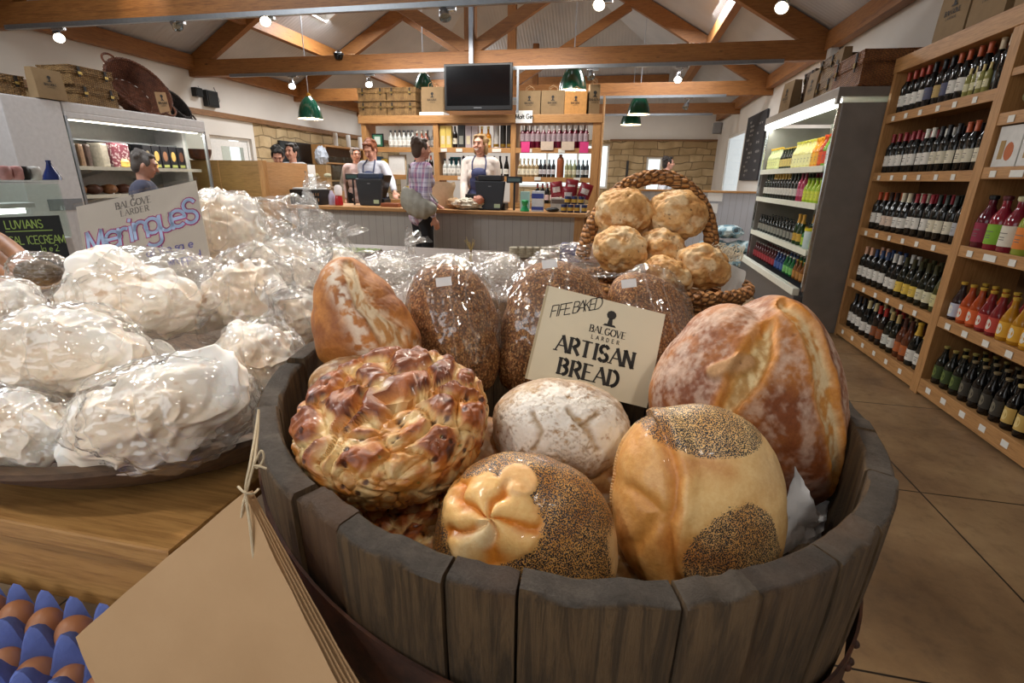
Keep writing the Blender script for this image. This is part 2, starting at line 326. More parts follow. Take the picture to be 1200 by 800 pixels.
def floor_mat():
    t=NT('sealed_concrete'); b=t.n.new('ShaderNodeTexBrick'); t.l(t.map((1,1,1),loc=(-1.46,-2.32,0)),b.inputs['Vector']); b.offset=0; b.squash=1
    for k,v in (('Scale',1),('Mortar Size',.004),('Mortar Smooth',.1),('Brick Width',1.05),('Row Height',1.05)): b.inputs[k].default_value=v
    n1=t.noise(2.2,7,.65); n2=t.noise(14,6,.7)
    col=t.ramp(n1,[(.3,'#735940'),(.5,'#8f7252'),(.72,'#a68963')]); col=t.mix(t.math('MULTIPLY',t.step(n2,.5,.8),.45),col,'#50402f')
    col=t.mix(b.outputs['Fac'],col,'#231a12')
    return t.fin(col,t.ramp(n2,[(.3,(.3,.3,.3)),(.7,(.5,.5,.5))]),0,t.bump(t.math('MULTIPLY',b.outputs['Fac'],-1),.4,.004),spec=.4)
def corr_mat(dr,name):
    t=NT(name); return t.fin(t.ramp(t.noise(1.5,3),[(.3,'#b9babd'),(.7,'#c9c9ca')]),.6,0,t.bump(t.wave(4.2,0,0,dir=dr),.25,.015))
CORY=corr_mat('Y','ribbed_roof_lining'); CORX=corr_mat('X','ribbed_hip_lining')
TRIMW=wood('dark_pine_trim','#7a5636','#8c6542','#5e3f24',1)
XL,XR,YB,YF,RX=-7.2,2.5,16.0,-1.6,-2.35
zl=lambda x:3.15+.57*(x-XL); zr=lambda x:3.15+.57*(XR-x)
struct('floor',MB().box(XL-.3,XR+.3,YF,YB+.3,-.15,0),floor_mat())
# roof with its visible window left open; unseen ridge openings added for light
def roof(side,holes):
    mb=MB(); f=zl if side<0 else zr
    xs=sorted({XL-.2,RX,XR+.2,*[h[0] for h in holes],*[h[1] for h in holes]}); xs=[x for x in xs if (x<=RX if side<0 else x>=RX)]
    ys=sorted({YF,YB,*[h[2] for h in holes],*[h[3] for h in holes]})
    hip=lambda x,y:min(f(x),3.15+.57*(YB-y)+.001)
    for x0,x1 in zip(xs,xs[1:]):
        for y0,y1 in zip(ys,ys[1:]):
            if any(h[0]<=x0 and x1<=h[1] and h[2]<=y0 and y1<=h[3] for h in holes): continue
            vs=[Vector((x,y,f(x)+dz)) for dz in (0,.12) for x,y in ((x0,y0),(x1,y0),(x1,y1),(x0,y1))]
            mb.add(vs,[(0,3,2,1),(4,5,6,7),(0,1,5,4),(1,2,6,5),(2,3,7,6),(3,0,4,7)])
    return mb
HL=[(-5.66,-4.75,8.45,9.6),(-3.6,-2.8,2.4,3.8),(-3.6,-2.8,5.9,7.3),(-3.6,-2.8,9.4,10.4)]
HR=[(-1.9,-1.1,2.4,3.8),(-1.9,-1.1,5.9,7.3),(-1.9,-1.1,9.4,10.4)]
a=roof(-1,HL); b_=roof(1,HR); a.add(b_.v,b_.f)
struct('ceiling',a,CORY)
h=MB(); yh=YB-(zl(RX)-3.15)/.57
h.add([(XL-.2,YB+.1,3.08),(XR+.2,YB+.1,3.08),(RX,yh,zl(RX)-.02),(XL-.2,YB+.1,3.2),(XR+.2,YB+.1,3.2),(RX,yh,zl(RX)+.1)],[(0,1,2),(5,4,3),(0,3,4,1),(1,4,5,2),(2,5,3,0)])
struct('ceiling',h,CORX)
fr=MB()
for i,(x0,x1,y0,y1) in enumerate(HL+HR):
    f=zl if x0<RX else zr; mb=MB()
    for (ax,ay,bx,by) in ((x0,y0,x1,y0),(x1,y0,x1,y1),(x1,y1,x0,y1),(x0,y1,x0,y0)): mb.beam((ax,ay,f(ax)+.07),(bx,by,f(bx)+.07),.05,.14)
    o=struct('window_%d'%(i+1),mb,WHITE)  # first frames the visible roof window, the rest the added openings
# walls
wl=MB().box(XL-.3,XL,YF,YB,2.32,3.35).box(XL-.3,XL,5.6,8.07,0,2.32).box(XL-.3,XL,8.07,9.13,1.99,2.32).box(XL-.3,XL,9.13,9.22,0,2.32)
struct('wall_left',wl,WHITE)
struct('wall_left',MB().box(XL-.3,XL,YF,5.6,0,2.32).box(XL-.3,XL,9.22,YB,0,2.32),STONEY)
struct('wall_right',MB().box(XR,XR+.05,YF,12.5,0,3.35).box(XR,XR+.05,14.42,YB,0,3.35).box(XR,XR+.05,12.5,14.42,0,1.0).box(XR,XR+.05,12.5,14.42,2.45,3.35),WHITE)
struct('wall_back',MB().box(XL,XR,YB,YB+.3,2.47,3.35).box(XL,-3.3,YB,YB+.3,0,2.47),WHITE)
struct('wall_back',MB().box(-3.3,-.5,YB,YB+.3,0,1.1).box(-.5,.6,YB,YB+.3,0,2.47).box(1.05,XR,YB,YB+.3,0,2.47).box(.6,1.05,YB,YB+.3,0,1.0).box(.6,1.05,YB,YB+.3,2.01,2.47).box(-3.3,-.5,YB,YB+.3,2.36,2.47),STONEX)
struct('wall_front',MB().box(XL-.3,XR+.3,YF-.2,YF,2.5,6.2).box(XL-.3,-4.6,YF-.2,YF,0,2.5).box(-.2,XR+.3,YF-.2,YF,0,2.5).box(-4.6,-.2,YF-.2,YF,0,.9),WHITE)  # unseen wall behind the camera; its opening is added as foreground fill
PW=P('#e2e0dc',.5,name='white_gloss_paint')
def winframe(n,ax,const,u0,u1,z0,z1,mull):
    mb=MB(); d=.06
    B=(lambda a,b,z_0,z_1: mb.box(a,b,const+.05,const+.12,z_0,z_1)) if ax=='y' else (lambda a,b,z_0,z_1: mb.box(const+.01,const+.04,a,b,z_0,z_1))
    B(u0,u1,z0,z0+d);B(u0,u1,z1-d,z1);B(u0,u0+d,z0+d,z1-d);B(u1-d,u1,z0+d,z1-d)
    for m in mull: B(m-.03,m+.03,z0+d,z1-d)
    o=struct(n,mb,PW)
    g=MB(); 
    if ax=='y': g.box(u0+d,u1-d,const+.08,const+.09,z0+d,z1-d)
    else: g.box(const+.02,const+.025,u0+d,u1-d,z0+d,z1-d)
    g.build('pane',GLASS if ax=='y' else glassmat('thin_clear_glass',(.97,.98,.97),.02,.35,fr=1.12),o,smooth=False)
winframe('window_8','y',YB,-3.3,-.5,1.1,2.36,(-2.37,-1.43)); winframe('window_9','y',YB,.6,1.05,1.0,2.01,()); winframe('window_10','x',XR,12.5,14.42,1.0,2.45,())
struct('trim_1',MB().box(XL,XL+.05,YF,YB,2.29,2.38),TRIMW); struct('trim_2',MB().box(-.5,XR,YB-.04,YB,2.44,2.49),TRIMW)
struct('trim_3',MB().box(XR-.04,XR,12.4,14.5,.95,1.0),TRIMW)
# glazed door in the left wall
d=MB(); X=XL-.06
for y0,y1,z0,z1 in ((8.07,8.12,0,1.99),(9.08,9.13,0,1.99),(8.12,9.08,1.94,1.99),(8.14,8.37,.02,1.92),(8.94,9.06,.02,1.92),(8.37,8.94,1.82,1.92),(8.37,8.94,.02,.95)): d.box(X-.05,X,y0,y1,z0,z1)
do=struct('door_1',d,PW); MB().box(X-.03,X-.02,8.37,8.94,.95,1.82).build('door_pane',GLASS,do,smooth=False); MB().box(X,X+.03,8.98,9.02,.95,1.15).build('door_handle',CHROME,do,smooth=False)
struct('wall_left',MB().box(XL-2.2,XL-2.1,6.5,11,0,2.6).box(XL-2.2,XL-.3,6.5,6.6,0,2.6),WHITE)
# ------------------------------------------------------------------ roof timbers
def truss(y,label,hip=False):
    t=thing('roof_truss',label,'roof truss',(RX,y,2.86),'pine roof trusses across the shop')
    MB().box(XL,XR,y-.06,y+.06,2.86,3.1).build('tie_beam',PINEX,t,smooth=False,bevel=.006)
    if hip: 
        MB().box(RX-.07,RX+.07,y-.055,y+.055,3.1,4.45).build('king_post',PINEZ,t,smooth=False,bevel=.005); return t
    for s in (-1,1):
        xe=XL if s<0 else XR
        MB().beam((xe,y,3.15-.16),(RX,y,zl(RX)-.16),.11,.24,(0,0,1)).build('rafter',PINEX,t,smooth=False,bevel=.005)
        MB().beam((RX+s*.06,y,3.14),(RX+s*2.2,y,4.37),.09,.16).build('strut',PINEX,t,smooth=False,bevel=.004)
    MB().box(RX-.08,RX+.08,y-.07,y+.07,3.1,5.7).build('king_post',PINEZ,t,smooth=False,bevel=.005)
    return t
truss(5.1,'pine roof truss nearest the camera, crossing the top left corner of the picture')
truss(7.9,'big dark pine roof truss straight above the back shelf unit, black television hung on it')
truss(10.7,'second pine roof truss, right behind the one the television hangs on')
truss(13.45,'farthest pine roof truss, low beam just above the two overlapping green lampshades',hip=True)
for x,l in ((-7.12,'pine wall plate along the top of the left wall'),(-6.05,'pine purlin along the left roof slope below the bright roof window'),(1.3,'pine purlin along the right roof slope'),(2.42,'pine wall plate along the top of the right wall')):
    z=(zl(x) if x<RX else zr(x)); one(MB().box(x-.06,x+.06,YF,15.0 if abs(x-RX)<4 else 15.9,z-.24,z-.02),'roof_purlin',PINEY,l,'roof beam',smooth=False,bevel=.005)
one(MB().box(-5.6,.9,14.55,14.67,3.74,3.92),'roof_purlin',PINEX,'pine purlin across the far ribbed hip of the roof','roof beam',smooth=False)
for y,x0,x1,l in ((5.1,-6.9,1.6,'grey lighting track under the nearest roof beam'),(7.9,-6.4,1.9,'silver lighting track under the beam above the television'),(10.7,-5.2,1.7,'silver lighting track under the second roof beam'),(13.45,-2,1.9,'silver lighting track under the farthest roof beam')):
    one(MB().box(x0,x1,y-.1,y-.055,2.83,2.875),'lighting_track',STEEL,l,'lighting track',smooth=False)
# ------------------------------------------------------------------ lamps
BULB=NT('lit_bulb').fin('#ffffff',.3,emit=(1,.86,.62),es=14); BULBW=NT('pendant_glow').fin('#fff6e0',.6,emit=(1,.85,.6),es=2.2)
TUBE=NT('fluorescent_tube').fin('#ffffff',.3,emit=(.93,1,.92),es=5.0)
def spotlight(px,py,y,lit,label,az=0,tilt=.5,power=0):
    p=at(px,py,'y',y); t=thing('track_spotlight',label,'spotlight',p,'ceiling spotlights on the tracks')
    dr=((EYE-p).normalized()*(.62 if lit else .2)+Vector((az*.6,-.15,-.75))).normalized(); R=(-dr).to_track_quat('Z','Y').to_matrix()
    MB().lathe([(.012,.08),(.03,.075),(.045,.03),(.054,-.03),(.058,-.045),(.052,-.045),(.045,-.02)],18,p,M=R).build('lamp_housing',CHROME,t)
    MB().lathe([(.001,-.046),(.046,-.042)],18,p,M=R,caps=False).build('bulb',BULB if lit else GLASS,t)
    top=Vector((p.x,p.y,2.84)); b=p+R@Vector((0,0,.1))
    MB().tube([b,(b+top)/2+Vector((.04,0,0)),top],.011,8).build('swivel_arm',CHROME,t)
    MB().cbox(top+Vector((.03,0,-.015)),(.16,.04,.04)).build('track_adapter',CHROME,t,smooth=False,bevel=.004)
    if power:
        dv=R@Vector((0,0,-1)); o=spot('spotlight_beam',p+dv*.08,p+dv*1.2,power,75,.03,(1,.88,.7)); 
spotlight(68,42,5.05,True,'lit spotlight farthest left, glowing below the near beam above the square hampers',.8,.9,25)
spotlight(206,28,5.05,False,'unlit silver spotlight under the near beam above the round wicker basket',1.2,.8)
spotlight(310,22,5.05,True,'lit spotlight under the near beam just left of the roof window',.6,.6,25)
spotlight(342,99,7.85,True,'small lit spotlight below the left end of the television beam',.2,.3,12)
spotlight(432,97,7.85,True,'lit spotlight above the stacked flat hampers on the back unit',.3,.5,15)
spotlight(521,16,5.05,False,'unlit silver spotlight at the top edge above the television',.3,.5)
spotlight(703,2,5.05,True,'lit spotlight at the top edge right of the television',-.3,.6,20)
spotlight(692,88,7.85,False,'unlit silver spotlight beside the green lampshade over the paper bags',.4,.5)
spotlight(795,91,7.85,True,'brightest lit spotlight, glowing below the beam right of the green lampshades',-.2,.2,18)
spotlight(918,5,5.05,True,'lit spotlight at the top right in front of the thick rafter',-.5,.7,22)
spotlight(804,124,10.65,False,'unlit silver spotlight under the second beam right of the green lampshades',-.4,.5)
GREEN=NT('green_enamel').fin('#0f4a37',.18,coat=.6); BRASS=P('#c9a24a',.3,1,name='brass'); CORD=P('#b8bcc2',.4,.4,name='pale_cord')
WHITEIN=P('#f3ecd8',.6,name='white_enamel')
def pendant(px,py,y,dia,ztop,label,power,cut=0):
    p=at(px,py,'y',y); r=dia/2; t=thing('pendant_lamp',label,'pendant lamp',p,'green enamel pendant lamps')
    prof=[(.09*dia,.86*dia),(.13*dia,.82*dia),(.27*dia,.68*dia),(.38*dia,.46*dia),(.46*dia,.22*dia),(.5*dia,.0)]
    MB().lathe(prof,32,p,caps=False).build('lamp_shade',GREEN,t)
    MB().lathe([(a-.008,b-.004) for a,b in prof][::-1],32,p,caps=False).build('shade_lining',WHITEIN,t)
    MB().lathe([(.001,.97*dia),(.07*dia,.97*dia),(.075*dia,.93*dia),(.1*dia,.92*dia),(.1*dia,.86*dia),(.115*dia,.84*dia)],20,p).build('brass_collar',BRASS,t)
    MB().ball(p+Vector((0,0,.12*dia)),.16*dia,14).build('bulb',BULBW,t)
    MB().tube([p+Vector((0,0,.97*dia)),(p.x,p.y,ztop)],.008,6).build('hanging_cord',CORD,t)
    if power:
        l=bpy.data.lights.new('pendant_glow','POINT'); l.energy=power; l.color=(1,.82,.6); l.shadow_soft_size=.05; o=bpy.data.objects.new('pendant_glow',l); COL.objects.link(o); o.location=p+Vector((0,0,-.04))
pendant(364,139,8.5,.42,4.0,'green pendant lamp farthest left, hanging over the oak kiosk',16)
pendant(497,108,8.5,.34,4.6,'green pendant lamp half hidden behind the flat hampers left of the television',5)
pendant(671,106,8.3,.42,4.6,'green pendant lamp glowing onto the paper bags right of the television',16)
pendant(748,134,11.3,.46,4.6,'higher of the two overlapping green pendant lamps right of the shelf unit',10)
pendant(739,146,13.9,.52,4.38,'lower and farther of the two overlapping green pendant lamps',10)
# dome camera under the beam, wall speakers, alarm box
p=at(397,66,'y',7.83); t=thing('dome_camera','small black dome camera on the face of the television beam','security camera',p); MB().lathe([(.001,-.06),(.05,-.05),(.07,-.0),(.07,.03),(.03,.07)],20,p).build('dome',NT('smoked_dome').fin('#0c0c0e',.1),t); MB().lathe([(.02,.06),(.075,.04),(.075,.02)],20,p).build('mount_ring',DARK,t)
p=at(1018-70+28,44,'x',2.44); p=Vector((2.42,7.7,2.95)); one(MB().cbox(p,(.1,.12,.3)),'alarm_box',P('#c9c6c2',.6),'small white box on the right wall under the rafter end','alarm box',smooth=False,bevel=.012)
for (px,py,s,l) in ((231,108,.14,'smaller black speaker on the left wall above the wooden rail'),(247,116,.26,'larger black square speaker on the left wall above the wooden rail')):
    p=at(px,py,'x',-7.15); t=thing('wall_speaker',l,'speaker',p); MB().cbox(p,(.1,s,s)).build('cabinet',BLACK,t,smooth=False,bevel=.01); MB().cbox(p+Vector((.054,0,0)),(.01,s*.85,s*.85)).build('grille',P('#0a0a0a',.8,bump=.5,bscale=400),t,smooth=False)
    MB().tube([p+Vector((-.03,s/2,-s/2)),p+Vector((0,s*.8,0)),p+Vector((-.04,s*.6,s*.8))],.006,6).build('cable',P('#9a9a9a',.5),t)
p=at(716,150,'x',2.4)
one(MB().cbox((2.38,15.6,2.75),(.2,.2,.28)),'wall_speaker',P('#8a8a8c',.6),'small grey speaker high in the far right corner','speaker',smooth=False,bevel=.015)
one(MB().cbox((.06,15.97,1.35),(.07,.05,1.1)),'wall_post',P('#1c1c1e',.5),'thin black upright against the far stone wall','post',smooth=False)
# ------------------------------------------------------------------ half wall at the back right
GREYP=None
def tg_mat(col,name,axis):
    t=NT(name); w_=t.wave(2*PI/(20*.105),0,0,dir=axis,prof='SAW'); g=t.step(w_,.07,.0)
    return t.fin(t.mix(g,t.ramp(t.noise(3,3),[(.3,col),(.7,tuple(min(1,x*1.12) for x in c(col)[:3]))]),tuple(x*.45 for x in c(col)[:3])),.6,0,t.bump(g,-.6,.01))
HW=tg_mat('#b2b6c0','pale_blue_boarding','X')
t=thing('half_wall','low pale blue boarded partition with an oak cap at the back right','partition',(1.3,9.6,0))
MB().box(.1,2.5,9.55,9.67,0,1.17).build('boarding',HW,t,smooth=False); MB().box(.08,2.5,9.52,9.7,1.17,1.205).build('cap_rail',OAK,t,smooth=False,bevel=.005)
PAPER=P('#e6e6e4',.7,n=.03)
for (x0,y0,x1,y1,l) in ((830,224,846,236,'white notice pinned to the pale partition, the upper one'),(824,238,840,250,'white notice pinned to the pale partition, the lower one')):
    a=at(x0,y0,'y',9.54); b=at(x1,y1,'y',9.54); one(MB().box(a.x,b.x,9.535,9.545,b.z,a.z),'paper_notice',PAPER,l,'notice',smooth=False)
# blackboard on the right wall
t=thing('chalkboard_menu','tall blackboard covered in chalk writing on the right wall by the window','blackboard',(2.47,11.5,1.35))
MB().box(2.455,2.485,10.66,12.2,1.39,2.64).build('board',P('#2e2c2f',.8,n=.2,nscale=4),t,smooth=False)
mb=MB(); rnd=random.Random(3); words=['soups','house wine','salad plate','tea cakes','hot rolls','lamb pie','steak','sandwiches','roast beef','coffee','wraps','apple tart']
for i in range(13):
    s=words[i%12]; text(mb,s,(2.454,12.0-rnd.random()*.3,2.5-i*.085),(0,-1,0),(0,0,1),(-1,0,0),.055,.008,1)
    if i%2: text(mb,words[(i*5+3)%12],(2.454,11.2-rnd.random()*.2,2.5-i*.085),(0,-1,0),(0,0,1),(-1,0,0),.055,.008,1)
mb.build('chalk_writing',P('#cfcac4',.9),t,smooth=False)
# ================================================================== BOTTLES AND PACKS
PROF={'wine':[(.034,0),(.037,.006),(.037,.185),(.035,.2),(.021,.225),(.0145,.242),(.0135,.29),(.0155,.292),(.0155,.3),(.012,.301)],
'burgundy':[(.036,0),(.040,.006),(.040,.15),(.036,.175),(.024,.21),(.0155,.238),(.0145,.29),(.0155,.292),(.0155,.3),(.012,.301)],
'champagne':[(.038,0),(.044,.006),(.044,.14),(.038,.18),(.024,.225),(.016,.26),(.0155,.3),(.0185,.302),(.0185,.315),(.012,.318)],
'ale':[(.03,0),(.033,.005),(.033,.13),(.031,.145),(.018,.175),(.0135,.195),(.0125,.225),(.0145,.227),(.0145,.235),(.01,.236)],
'soda':[(.035,0),(.038,.006),(.038,.1),(.034,.125),(.02,.165),(.0145,.185),(.0135,.215),(.016,.217),(.016,.228),(.01,.229)],
'juice':[(.042,0),(.046,.008),(.046,.14),(.042,.165),(.024,.2),(.0175,.215),(.0175,.25),(.021,.252),(.021,.268),(.015,.27)],
'spirit':[(.038,0),(.041,.006),(.041,.14),(.036,.165),(.018,.185),(.0145,.2),(.0145,.24),(.018,.242),(.018,.27),(.012,.271)]}
CAPZ={'wine':(.238,.303),'burgundy':(.235,.303),'champagne':(.225,.32),'ale':(.222,.239),'soda':(.212,.232),'juice':(.246,.273),'spirit':(.236,.274)}
LABZ={'wine':(.055,.135),'burgundy':(.045,.12),'champagne':(.04,.12),'ale':(.035,.115),'soda':(.02,.1),'juice':(.03,.13),'spirit':(.035,.12)}
_gl={}
def glassy(col):
    if col not in _gl: t=NT('bottle_glass_'+col); _gl[col]=t.fin(col,.07,spec=.6)
    return _gl[col]
_bp={}
def radz(prof,z):
    for (r0,z0),(r1,z1) in zip(prof,prof[1:]):
        if z0<=z<=z1 and z1>z0: return r0+(r1-r0)*(z-z0)/(z1-z0)
    return prof[-1][0]
def bottle(kind,body,lab,foil,label,group,loc,rotz=0,scale=1,cat='bottle',nm=None,labz=None,art=None):
    key=(kind,body,lab,foil,art,labz)
    name=nm or {'wine':'wine_bottle','burgundy':'wine_bottle','champagne':'sparkling_wine_bottle','ale':'ale_bottle','soda':'soft_drink_bottle','juice':'cordial_bottle','spirit':'spirit_bottle'}[kind]
    if key not in _bp:
        pr=PROF[kind]; b=MB().lathe(pr,16).build(name,glassy(body)); ORG[b.name]=Vector()
        if foil:
            z0,z1=CAPZ[kind]; pts=[(radz(pr,z0)+.0008,z0)]+[(r+.0008,z) for r,z in pr if z>z0+1e-4]; pts.append((.001,pts[-1][1]+.0015))
            MB().lathe(pts,14).build('bottle_cap',P(foil,.35,.1,name='foil'),b)
        if lab:
            z0,z1=labz or LABZ[kind]; r=max(radz(pr,z0),radz(pr,z1))+.0007
            MB().lathe([(r,z0),(r,z1)],12,a0=math.radians(-165),a1=math.radians(-15),caps=False).build('bottle_label',P(lab,.6,name='bottle_label'),b)
            m=MB()
            if art:
                for k in range(12): m.add([(r*1.012*math.cos(an),r*1.012*math.sin(an),z0+(z1-z0)*(.5+.36*math.sin(2*PI*q/12))) for q in [k,k+1] for an in [math.radians(-90+26*math.cos(2*PI*q/12))]]+[(0,-r*1.012,(z0+z1)/2)],[(0,1,2)])
                m.build('label_emblem',P(art,.5),b)
            else:
                for q in (.62,.42,.3): 
                    zz=z0+(z1-z0)*q; m.lathe([(r+.0004,zz),(r+.0004,zz+.004)],6,a0=math.radians(-118 if q>.5 else -108),a1=math.radians(-62 if q>.5 else -72),caps=False)
                m.build('label_print',P('#6a6560',.7),b)
        _bp[key]=b; o=b; tag(o,label,cat,group); o.location=loc; o.rotation_euler=(0,0,rotz); o.scale=(scale,)*3
        return o
    return dup(_bp[key],loc,rotz,label,group,scale)
# ================================================================== RIGHT: OAK BOTTLE RACK
RKX=2.068; RB=2.44
t=thing('bottle_rack','tall oak bottle rack along the right wall','shelf unit',(RKX,3.6,0))
ZS=[.115,.535,.99,1.44,1.89]           # shelf tops
Y0,YM,Y1=2.2,3.655,5.03
def rackpost(y,w,nm='upright'): return MB().box(RKX-.004,RB,y-w/2,y+w/2,0,2.24).build(nm,OAKZ,t,smooth=False,bevel=.003)
rackpost(5.01,.045); rackpost(YM,.085); rackpost(2.12,.05)
MB().box(RKX-.01,RB,2.1,5.035,2.2,2.31).build('cornice',OAKY,t,smooth=False,bevel=.004); MB().box(RB-.01,RB,2.1,5.03,0,2.2).build('back_panel',wood('rack_back','#6e4e2e','#7a5836','#553a20',2),t,smooth=False)
def shelf(ya,yb,z,fh=.062): 
    o=MB().box(RKX+.012,RB-.01,ya,yb,z-.022,z).box(RKX,RKX+.014,ya,yb,z-fh,z+.004).build('shelf',OAKY,t,smooth=False,bevel=.002); return o
for z in ZS[1:]: shelf(YM+.042,4.988,z)
for z in (.545,1.0,1.455,1.745): shelf(2.145,YM-.042,z)
MB().box(RKX+.01,RB-.01,2.145,4.988,.093,.115).build('shelf',OAKY,t,smooth=False); MB().box(RKX-.003,RKX+.014,YM+.044,4.986,.02,.118).build('plinth',OAKY,t,smooth=False,bevel=.003); MB().box(RKX-.003,RKX+.014,2.147,YM-.044,.02,.118).build('plinth',OAKY,t,smooth=False,bevel=.003)
MB().box(2.0,2.1,3.6-.0,3.6,0,0) if 0 else None
MB().box(RKX+.012,RB-.01,2.145,3.61,1.955,1.975).box(RKX,RKX+.012,2.145,3.61,1.94,1.98).build('shelf',OAKY,t,smooth=False)
CARD=P('#dcdad2',.7,n=.03,name='price_card')
mb=MB()
rnd=random.Random(5); tg=[]
for z in ZS: 
    n=6
    for i in range(n): tg.append((4.88-i*.2-rnd.random()*.02,z-(.035 if z>.2 else .045),.042,.036))
for z in (1.745,1.455,1.0,.545,.115):
    for i in range(8): tg.append((3.52-i*.18-rnd.random()*.02,z-(.035 if z>.2 else .045),(.05 if z<1 else rnd.choice((.05,.1))),.036))
ctag=None
for y,z,w_,h_ in tg:
    if ctag is None or True:
        o=MB().box(-.003,0,-w_/2,w_/2,-h_/2,h_/2).build('price_card',CARD,t,smooth=False,world=False) if (w_,) not in _bp else None
        if o is None: o=_bp[(w_,)].copy(); COL.objects.link(o); o.parent=t
        else: _bp[(w_,)]=o
        o.location=Vector((RKX-.0012,y,z))-ORG[t.name]; o.rotation_euler=(0,0,0)
R_=-PI/2
WL='#d9d5cc'
RN={4:'far rack bay top shelf',3:'far rack bay second shelf',2:'far rack bay middle shelf',1:'far rack bay fourth shelf',0:'far rack bay bottom shelf'}
rows={4:[('wine','#0b0d0c',WL,'#a8402c','red-topped','white-labelled')]*4+[('wine','#0d0e12','#4d4f6a','#15161a','dark-topped','blue-labelled'),('wine','#17120c','#b89a5c','#15161a','dark-topped','gold-labelled'),('wine','#0d0e12','#4d4f6a','#15161a','dark-topped','blue-labelled')]+[('wine','#0b0d0c',WL,'#b2552f','orange-topped','white-labelled')]*4+[('wine','#0b0d0c',None,'#c9b79a','cream-topped','unlabelled')]*2,
3:[('wine','#0b0d0c',WL,'#8a1d26','red-topped','white-labelled')]*5+[('wine','#0b0d0c',WL,'#d6d2c6','white-topped','white-labelled')]*2+[('wine','#0b0d0c','#d5cdb6','#16161a','black-topped','cream-labelled')]*3+[('wine','#0b0d0c','#d5cdb6','#b2552f','orange-topped','cream-labelled')]*3,
2:[('wine','#0b0d0c',WL,'#b34a20','orange-topped','white-labelled')]*2+[('burgundy','#0b0d0c','#c9b3a2','#2a1712','brown-topped','small-labelled')]*2+[('burgundy','#0b0d0c',WL,'#d9d2b8','cream-topped','white-labelled')]*2+[('wine','#0b0d0c',WL,'#8e1c28','red-topped','white-labelled')]*3+[('wine','#0b0d0c','#d5cdb6','#16221c','dark-topped','cream-labelled')]*3+[('wine','#0b0d0c','#a9a9ac','#16161a','black-topped','grey-labelled')],
1:[('wine','#0b0d0c',WL,'#cfa287','pink-topped','white-labelled')]*2+[('wine','#0b0d0c',WL,'#21385e','blue-topped','white-labelled')]*3+[('burgundy','#0b0d0c',WL,'#d2d0c8','white-topped','white-labelled')]*2+[('burgundy','#15190d','#d8b84a','#3a3a22','green-topped','yellow-labelled')]*3+[('burgundy','#15190d','#d5cfae','#3a3a22','green-topped','cream-labelled')]*2+[('champagne','#3a3d16','#c8c08a','#26281a','dark-topped','gold-labelled')],
0:[('wine','#0b0d0c',WL,'#16161a','black-topped','white-labelled')]*3+[('burgundy','#0b0d0c',WL,'#c9bd90','cream-topped','white-labelled')]*2+[('wine','#1a0f0a','#8a4a20','#a32a1e','red-topped','orange-labelled')]*2+[('burgundy','#14170c','#cfd0c6','#b59f6a','tan-topped','white-labelled')]*2+[('burgundy','#5c2c14','#b2602c','#4a2a22','brown-topped','orange-labelled')]*2+[('champagne','#0c0f0b',WL,'#c8a23a','gold-topped','white-labelled')]*2}
small=('wine','#8d8a4c','#d8d2a8','#c7b070')
for r,lst in rows.items():
    for i,(k,b_,l_,f_,ft,lt) in enumerate(lst):
        z=ZS[r]; y=4.925-i*.0945; jx=rnd.random()*.012
        bottle(k,b_,l_,f_,'%s wine bottle, %s, front of the %s'%(ft,lt,RN[r]),'%s bottles on the %s'%(ft,RN[r]),(RKX+.06+jx,y,z+.001),R_+rnd.uniform(-.15,.15))
        if r!=4 or i<11: bottle(k,b_,l_,f_,'%s wine bottle, %s, back row of the %s'%(ft,lt,RN[r]),'%s bottles at the back of the %s'%(ft,RN[r]),(RKX+.17+jx,y-.02,z+.001),R_)
for i in range(4): bottle('wine',small[1],small[2],small[3],'small pale yellow bottle at the near end of the far rack bay top shelf','small pale bottles on the rack',(RKX+.035,4.06-i*.062,ZS[4]+.006),R_,.55)
# right bay
cc=[('#5c1424','#8c1c3c','#141416','dark pink'),('#8a1f30','#7fae2a','#5a1a22','red'),('#7a1c2c','#d8d2c0','#cfc8a0','pale labelled'),('#8f9a3a','#d87a2a','#c81c78','orange labelled'),('#8f9a3a','#b8d02c','#c81c78','lime labelled'),('#a0522a','#e0922a','#7a1c2c','amber')]
for i in range(8):
    b_,l_,f_,n_=cc[i if i<6 else i-3]
    bottle('juice',b_,l_,f_,'%s cordial bottle, front row of the near rack bay middle shelf'%n_,'%s cordial bottles'%n_,(RKX+.065,3.55-i*.115,1.001),R_+.1,1.12)
    bottle('juice',b_,l_,f_,'%s cordial bottle, back row of the near rack bay middle shelf'%n_,'%s cordial bottles at the back'%n_,(RKX+.2,3.52-i*.115,1.001),R_,1.12)
sd=[('#2a1a1c','#b9c0d0','#c9a23c','silver',1)]+[('#a8451c','#d9642a','#c9a23c','orange',2)]*2+[('#7c1f24','#c0483a','#c9a23c','red',2)]*2+[('#b07a1c','#dba52e','#c9a23c','yellow',2)]*3+[('#6a7f8c','#9fb4c6','#c9a23c','pale blue',2)]*3+[('#5c1424','#a8233a','#c9a23c','crimson',2)]*3
for i,(b_,l_,f_,n_,q) in enumerate(sd):
    for k in (0,1): bottle('soda',b_,l_,f_,'%s fizzy drink bottle, %s row of the near bay\'s fourth shelf down'%(n_,('front','back')[k]),'%s fizzy drinks, %s row'%(n_,('front','back')[k]),(RKX+.055+.1*k,3.56-i*.088-k*.02,.547),R_,1.05,art='#dcd8cc')
al=[('#0f120c','#3a4a22','#9a8a4a','green-labelled','#6a7a3a')]*3+[('#0d0b0a','#3c3830','#8a7a5a','grey-labelled','#77705e')]*4+[('#0d0b0a','#c9a85c','#d0b878','gold-labelled','#e0c888')]*3+[('#0d0b0a','#4a4238','#b0a070','brown-labelled','#8a8068')]*4
